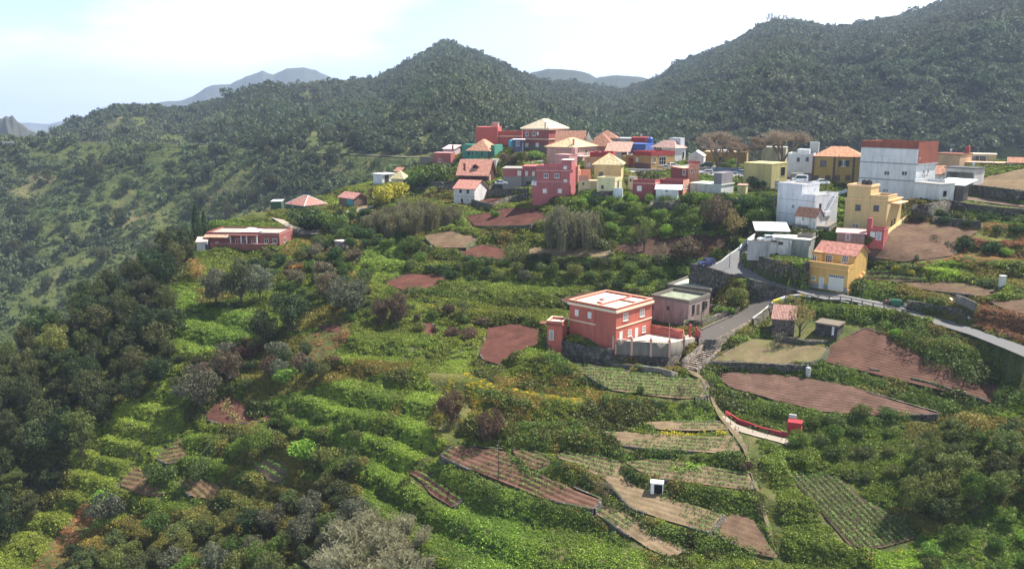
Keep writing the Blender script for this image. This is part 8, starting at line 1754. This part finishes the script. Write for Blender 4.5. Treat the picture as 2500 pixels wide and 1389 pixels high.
for (q_,Yd,hp,lab,tgt) in ((Z1(1490,985),228,34,'pole with wires left of the pink three storey house',Z1(1210,800)),(Z2(1112,800),199,36,'thin pole rising behind the low maroon house',Z2(700,620)),(Z6(1838,640),146,44,'thin wooden pole beside the lane wall of the old mauve house',Z5(735,700)),(Z2(190,640),216,34,'pole in front of the tan and pink house',Z1(1490,850)),(Z4(1300,640),182,40,'pole beside the dark open garage',Z3(1500,500))):
 P0 = at(*q_,Yd); pole(P0,hp * P0[1] / F,.07,lab,wires=[tuple(at(*tgt,Yd + 3) + np.array([0,0,5]))])
q = ground(*Z1(1540,690))[0]
for i,(c_,dx) in enumerate((((.03,.03,.05),-2.2),((.5,.55,.05),0),((.55,.6,.62),1.8))):
 m = MB(); [m.box(random.uniform(-1,.2),random.uniform(.3,1.2),random.uniform(-.6,0),random.uniform(.1,.8),0,random.uniform(.4,1.1)) for _ in range(5)]; o = m.build('tarpaulin_heap',plain('heap_%d' % i,c_,.8),bevel=.08); o.location = (q[0] + dx,q[1],q[2]); tag(o,['black','yellow','pale'][i] + ' tarpaulin heap on the flat roof garden behind the low pink house','heap','tarpaulin heaps')
for (zx,zy,Yd,lab) in ((303,260,270,'white street lamp behind the brown tile pyramid roof'),(540,260,262,'street lamp right of the brown tile roofs')):
 P0 = at(*Z2(zx,zy),Yd); e = empty('street_lamp',P0,0,label=lab,cat='lamp'); m = MB(); m.tube((0,0,-4),(0,0,3.0),.07,.05,6); m.tube((0,0,3.0),(1.2,0,3.3),.05,.04,6); m.build('post',plain('grey_metal',(.4,.42,.42)),e); m = MB(); m.box(.9,1.7,-.14,.14,3.22,3.36); m.build('lamp_head',plain('pale_lamp',(.7,.7,.7)),e)
P0 = ground(*ZR2(965,965))[0]; e = empty('road_sign',P0,0,label='small grey sign on a thin post beside the guardrail',cat='sign'); m = MB(); m.tube((0,0,-.3),(0,0,2.1),.04,.04,6); m.build('post',plain('grey_metal',(.4,.42,.42)),e); m = MB(); m.box(-.28,.28,-.03,.03,1.7,2.3); m.build('plate',plain('sign_back',(.35,.36,.37)),e)
# guardrail
gp_ = drape(P_(ZR2,(-380,790),(-150,780),(80,790),(290,800),(520,850),(780,910),(970,950),(1030,985)),RA); e = empty('guardrail',gp_[0],0,label='weathered brown guardrail along the outer side of the road',cat='guardrail')
L_ = np.concatenate([[0],np.cumsum(np.hypot(*np.diff(gp_[:,:2],axis=0).T))]); s_ = np.arange(0,L_[-1],2.2); X_ = np.interp(s_,L_,gp_[:,0]) - gp_[0,0]; Y_ = np.interp(s_,L_,gp_[:,1]) - gp_[0,1]; Z_g = np.interp(s_,L_,gp_[:,2]) - gp_[0,2]
m = MB()
for i in range(len(s_) - 1): m.tube((X_[i],Y_[i],Z_g[i] + .75),(X_[i + 1],Y_[i + 1],Z_g[i + 1] + .75),.12,.12,6)
m.build('rail',plain('rail_wood',(.16,.14,.13),.8),e)
for i in range(len(s_)): m = MB(); m.box(X_[i] - .09,X_[i] + .09,Y_[i] - .09,Y_[i] + .09,Z_g[i] - .5,Z_g[i] + .8); m.build('post',plain('rail_wood',(.16,.14,.13),.8),e)
# waste containers and bins
P0 = at(*ZR2(868,838),141.5); P0[2] = RA(P0[0],P0[1]); e = empty('waste_container',P0,R(-24),label='dark green wheeled waste container beside the road',cat='waste container'); m = MB(); gm = plain('green_plastic',(.02,.13,.075),.5)
m.prism([(-.95,-.5),(.95,-.5),(.95,.5),(-.95,.5)],.18,1.15); m.build('bin_body',gm,e,bevel=.05); m = MB(); m.box(-1.02,1.02,-.58,.58,1.16,1.24); m.prism([(-.9,-.35),(.9,-.35),(.9,.45),(-.9,.45)],1.24,1.4); m.build('lid',gm,e,bevel=.04)
for x in (-.8,.8):
 for y in (-.35,.35): m = MB(); m.tube((x,y - .04,.1),(x,y + .04,.1),.1,.1,10); m.build('wheel',plain('tyre_rubber',(.02,.02,.02),.8),e)
P0 = at(*ZR2(775,815),142.5); P0[2] = RA(P0[0],P0[1]); m = MB()
for i in range(6): a = random.uniform(-.7,.7); m.box(a - .25,a + .3,-.3 + random.uniform(-.2,.2),.3,0,.4 + .1 * i)
o = m.build('rubbish_pile',plain('brown_junk',(.13,.09,.08),.9),bevel=.05); o.location = P0; tag(o,'brown heap of discarded boxes left of the green waste container','rubbish')
P0 = at(*Z5(1190,225),166); P0[2] = HY.z0 * 0 + P0[2]; m = MB(); m.prism([(-1,-.5),(1,-.5),(1,.5),(-1,.5)],0,1.0); m.box(-1.08,1.08,-.58,.58,1.0,1.12); o = m.build('bench_box',plain('green_paint',(.01,.16,.09),.5),bevel=.04); o.location = P0; tag(o,'bright green container standing under the white carport','waste container')
# grey tank by the stone wall
P0 = ground(1972,917)[0]; e = empty('water_drum',P0,0,label='grey upright water drum at the end of the stone wall',cat='water drum'); m = MB(); m.lathe([(.42,-.2),(.45,0),(.45,1.5),(.42,1.6),(.2,1.66)],0,0,16); m.build('drum',plain('pale_grey_drum',(.42,.43,.45),.6),e,smooth=False); m = MB(); m.tube((0,0,1.6),(-.15,0,2.15),.05,.05,6); m.build('pipe',w2,e)
q = at(*Z1(1208,455),270); m = MB(); m.lathe([(1.0,0),(1.05,.2),(1.05,2.1),(.6,2.6),(.1,2.7)],0,0,16); o = m.build('water_tank',plain('blue_plastic',(.05,.35,.5),.5)); o.location = q; tag(o,'bright blue water tank left of the dark blue annex','water tank')
q = at(*Z2(1018,285),268); m = MB(); m.lathe([(1.0,0),(1.05,.2),(1.05,2.1),(.6,2.5),(.1,2.6)],0,0,16); o = m.build('water_tank',plain('deep_blue_plastic',(.04,.1,.35),.5)); o.location = q; tag(o,'deep blue water tank on the bright blue house','water tank')
# long green cylinders lying under the patio wall, junk beside the coral house
for i,(zx,zy) in enumerate(((1198,1058),(1310,1072))):
 P0 = ground(*Z6(zx,zy + 6))[0]; m = MB(); m.tube((-1.1,.05,.3),(1.1,-.25,.3),.28,.28,12); o = m.build('green_tube',plain('green_plastic',(.02,.13,.075),.5)); o.location = P0; tag(o,['left dark green cylinder lying at the foot of the patio wall','right dark green cylinder lying at the foot of the patio wall'][i],'cylinder','green cylinders')
for i,(zx,zy,c_,dx,dy,dz,lab) in enumerate([(372,805,(.6,.63,.66),.5,.1,1.3,'white door panel leaning in the junk corner below the coral house'),(410,840,(.35,.37,.42),.9,.6,.5,'grey folded sheet in the junk corner below the coral house'),(455,835,(.12,.15,.35),.5,.4,.7,'blue bundle in the junk corner below the coral house'),(520,852,(.4,.36,.33),.8,.5,.35,'pale scrap heap in the junk corner below the coral house')]):
 q = onz([Z6(zx,zy + 25)],pz - 2.6)[0]; m = MB(); m.box(-dx,dx,-dy,dy,0,dz); m.box(-dx * .6,dx * .8,-dy * 1.2,dy * .6,dz * .3,dz * 1.15); o = m.build('scrap',plain('junk_%d' % i,c_,.7),bevel=.04); o.location = q; o.rotation_euler = (.1,.12 * i,i); tag(o,lab,'scrap')
# fences: post and wire
def fence(pix,hh,label,sp=2.0,rails=(.5,.95),mat=None,r=.05,f=None):
 P = drape(pix,f or GROUND); L = np.concatenate([[0],np.cumsum(np.hypot(*np.diff(P[:,:2],axis=0).T))]); n = max(2,int(L[-1] / sp)); s = np.linspace(0,L[-1],n); X_ = np.interp(s,L,P[:,0]); Y_ = np.interp(s,L,P[:,1]); e = empty('fence',(X_[0],Y_[0],float(GROUND(X_[0],Y_[0]))),0,label=label,cat='fence'); z = (f or GROUND)(X_,Y_); mt = mat or plain('fence_wood',(.16,.13,.10),.9); l = e.location
 pts = [(X_[i] - l.x,Y_[i] - l.y,float(z[i]) - l.z) for i in range(n)]
 for p_ in pts: m = MB(); m.tube((p_[0],p_[1],p_[2] - .4),(p_[0],p_[1],p_[2] + hh),r,r * .9,5); m.build('post',mt,e)
 for rr in rails:
  m = MB()
  for a,b in zip(pts[:-1],pts[1:]): m.tube((a[0],a[1],a[2] + hh * rr),(b[0],b[1],b[2] + hh * rr),r * .35,r * .35,4)
  m.build('rail',mt,e)
fence(P_(ZF,(1760,120),(1830,165),(1890,240),(1925,300)),1.1,'thin wooden fence along the top of the footpath',1.5)
fence(P_(ZF,(1985,455),(2050,520),(2110,610),(2130,640)),1.1,'wooden fence where the footpath bends above the terraces',1.6)
fence(P_(ZF,(2175,940),(2215,1080),(2250,1150),(2290,1260)),1.0,'sparse post fence along the grassy lower path',3)
fence(P_(Z4,(1235,830),(1500,870),(1730,900),(2084,945)),1.5,'dark post and wire fence above the overgrown terrace wall',2.6)
fence(P_(ZL,(1450,540),(1560,510),(1680,480)),1.6,'pale vertical slat fence beside the giant reeds',.9,rails=(.2,.4,.6,.8,.95),mat=w2,r=.12)
fence(P_(ZR3,(-520,500),(-330,540),(-240,570)),.7,'low wire fence on the red channel wall',1.6)
fence(P_(Z5,(640,470),(700,440),(760,395)),1.7,'rusty rail fence between the brown field and the road',1.4,mat=plain('rust',(.12,.07,.05)))
# concrete steps wall beside the road
p = ground(*zip(*P_(ZR2,(1480,800),(1560,900),(1640,970),(1710,1030)))); m = MB()
for a,b in zip(p[:-1],p[1:]): m.tube((a[0],a[1],a[2] + .3),(b[0],b[1],b[2] + .3),.28,.28,4)
tag(m.build('ramp_edge',w2),'white sloping edge of a concrete stair beside the road','kerb')
p = ground(*zip(*P_(ZR2,(1530,860),(1640,900),(1760,960)))); strip_wall(p,p[:,2] + 2.2,p[:,2] - 1,.25,CONC,'concrete_wall','grey concrete wall panel beside the white sloping edge',side=1)
P0 = ground(*ZR2(2062,665))[0]; m = MB(); m.box(-.5,.5,-.4,.4,-.3,2.4); m.box(-.6,.6,-.5,.5,2.4,2.5); o = m.build('meter_box',plaster((.6,.6,.56),.3)); o.location = P0; tag(o,'small white meter box on the right slope','meter box')
# tiny white houses at the far left
for i,(px,py,wpx,hpx,Yd) in enumerate([(20,356,26,8,600),(70,350,7,7,615),(5,352,12,7,630)]):
 P0 = at(px,py,Yd); k_ = P0[1] / F; e = empty('far_house',P0,0,label=['widest tiny white house at the far left road','tiny white hut right of the far left house','tiny pale house at the left picture edge'][i],cat='house'); m = MB(); m.box(-wpx * k_ / 2,wpx * k_ / 2,0,7,-5,hpx * k_); m.build('wall',plaster((.7,.7,.7),.2),e); m = MB(); m.box(-wpx * k_ / 2 - .4,wpx * k_ / 2 + .4,-.4,7.4,hpx * k_,hpx * k_ + .4); m.build('roof',plain('grey_slab',(.3,.29,.28),.9),e)

# aerials and satellite dishes on the village roofs
_ra = random.Random(4); AL = plain('aerial_metal',(.4,.4,.4),.5); done = 0
for hh_ in HS:
 if hh_.w < 5 or hh_.d < 5 or hh_.h < 2 or _ra.random() < .35: continue
 x,y = _ra.uniform(-.3,.3) * hh_.w,_ra.uniform(0,.35) * hh_.d; z = hh_.h; m = MB(); t_ = _ra.uniform(1.8,3.0); m.tube((x,y,z - .1),(x,y,z + t_),.045,.03,5)
 for i in range(4): m.tube((x - .5 + .08 * i,y + .18 * i - .25,z + t_ - .12),(x + .5 - .08 * i,y + .18 * i - .25,z + t_ - .12),.02,.02,4)
 m.tube((x,y - .4,z + t_ - .12),(x,y + .5,z + t_ - .12),.025,.025,4); m.build('aerial',AL,hh_.e)
 if _ra.random() < .6:
  m = MB(); x += _ra.uniform(-1.5,1.5); m.tube((x,y,z),(x,y,z + .9),.04,.04,5); n = 12; b = len(m.v); c = (x,y - .1,z + 1.1); m.v += [c] + [(c[0] + .42 * math.cos(6.283 * i / n),c[1] - .14 + .1 * math.sin(6.283 * i / n),c[2] + .42 * math.sin(6.283 * i / n)) for i in range(n)]
  m.f += [[b,b + 1 + i,b + 1 + (i + 1) % n] for i in range(n)]; m.build('satellite_dish',w2,hh_.e)
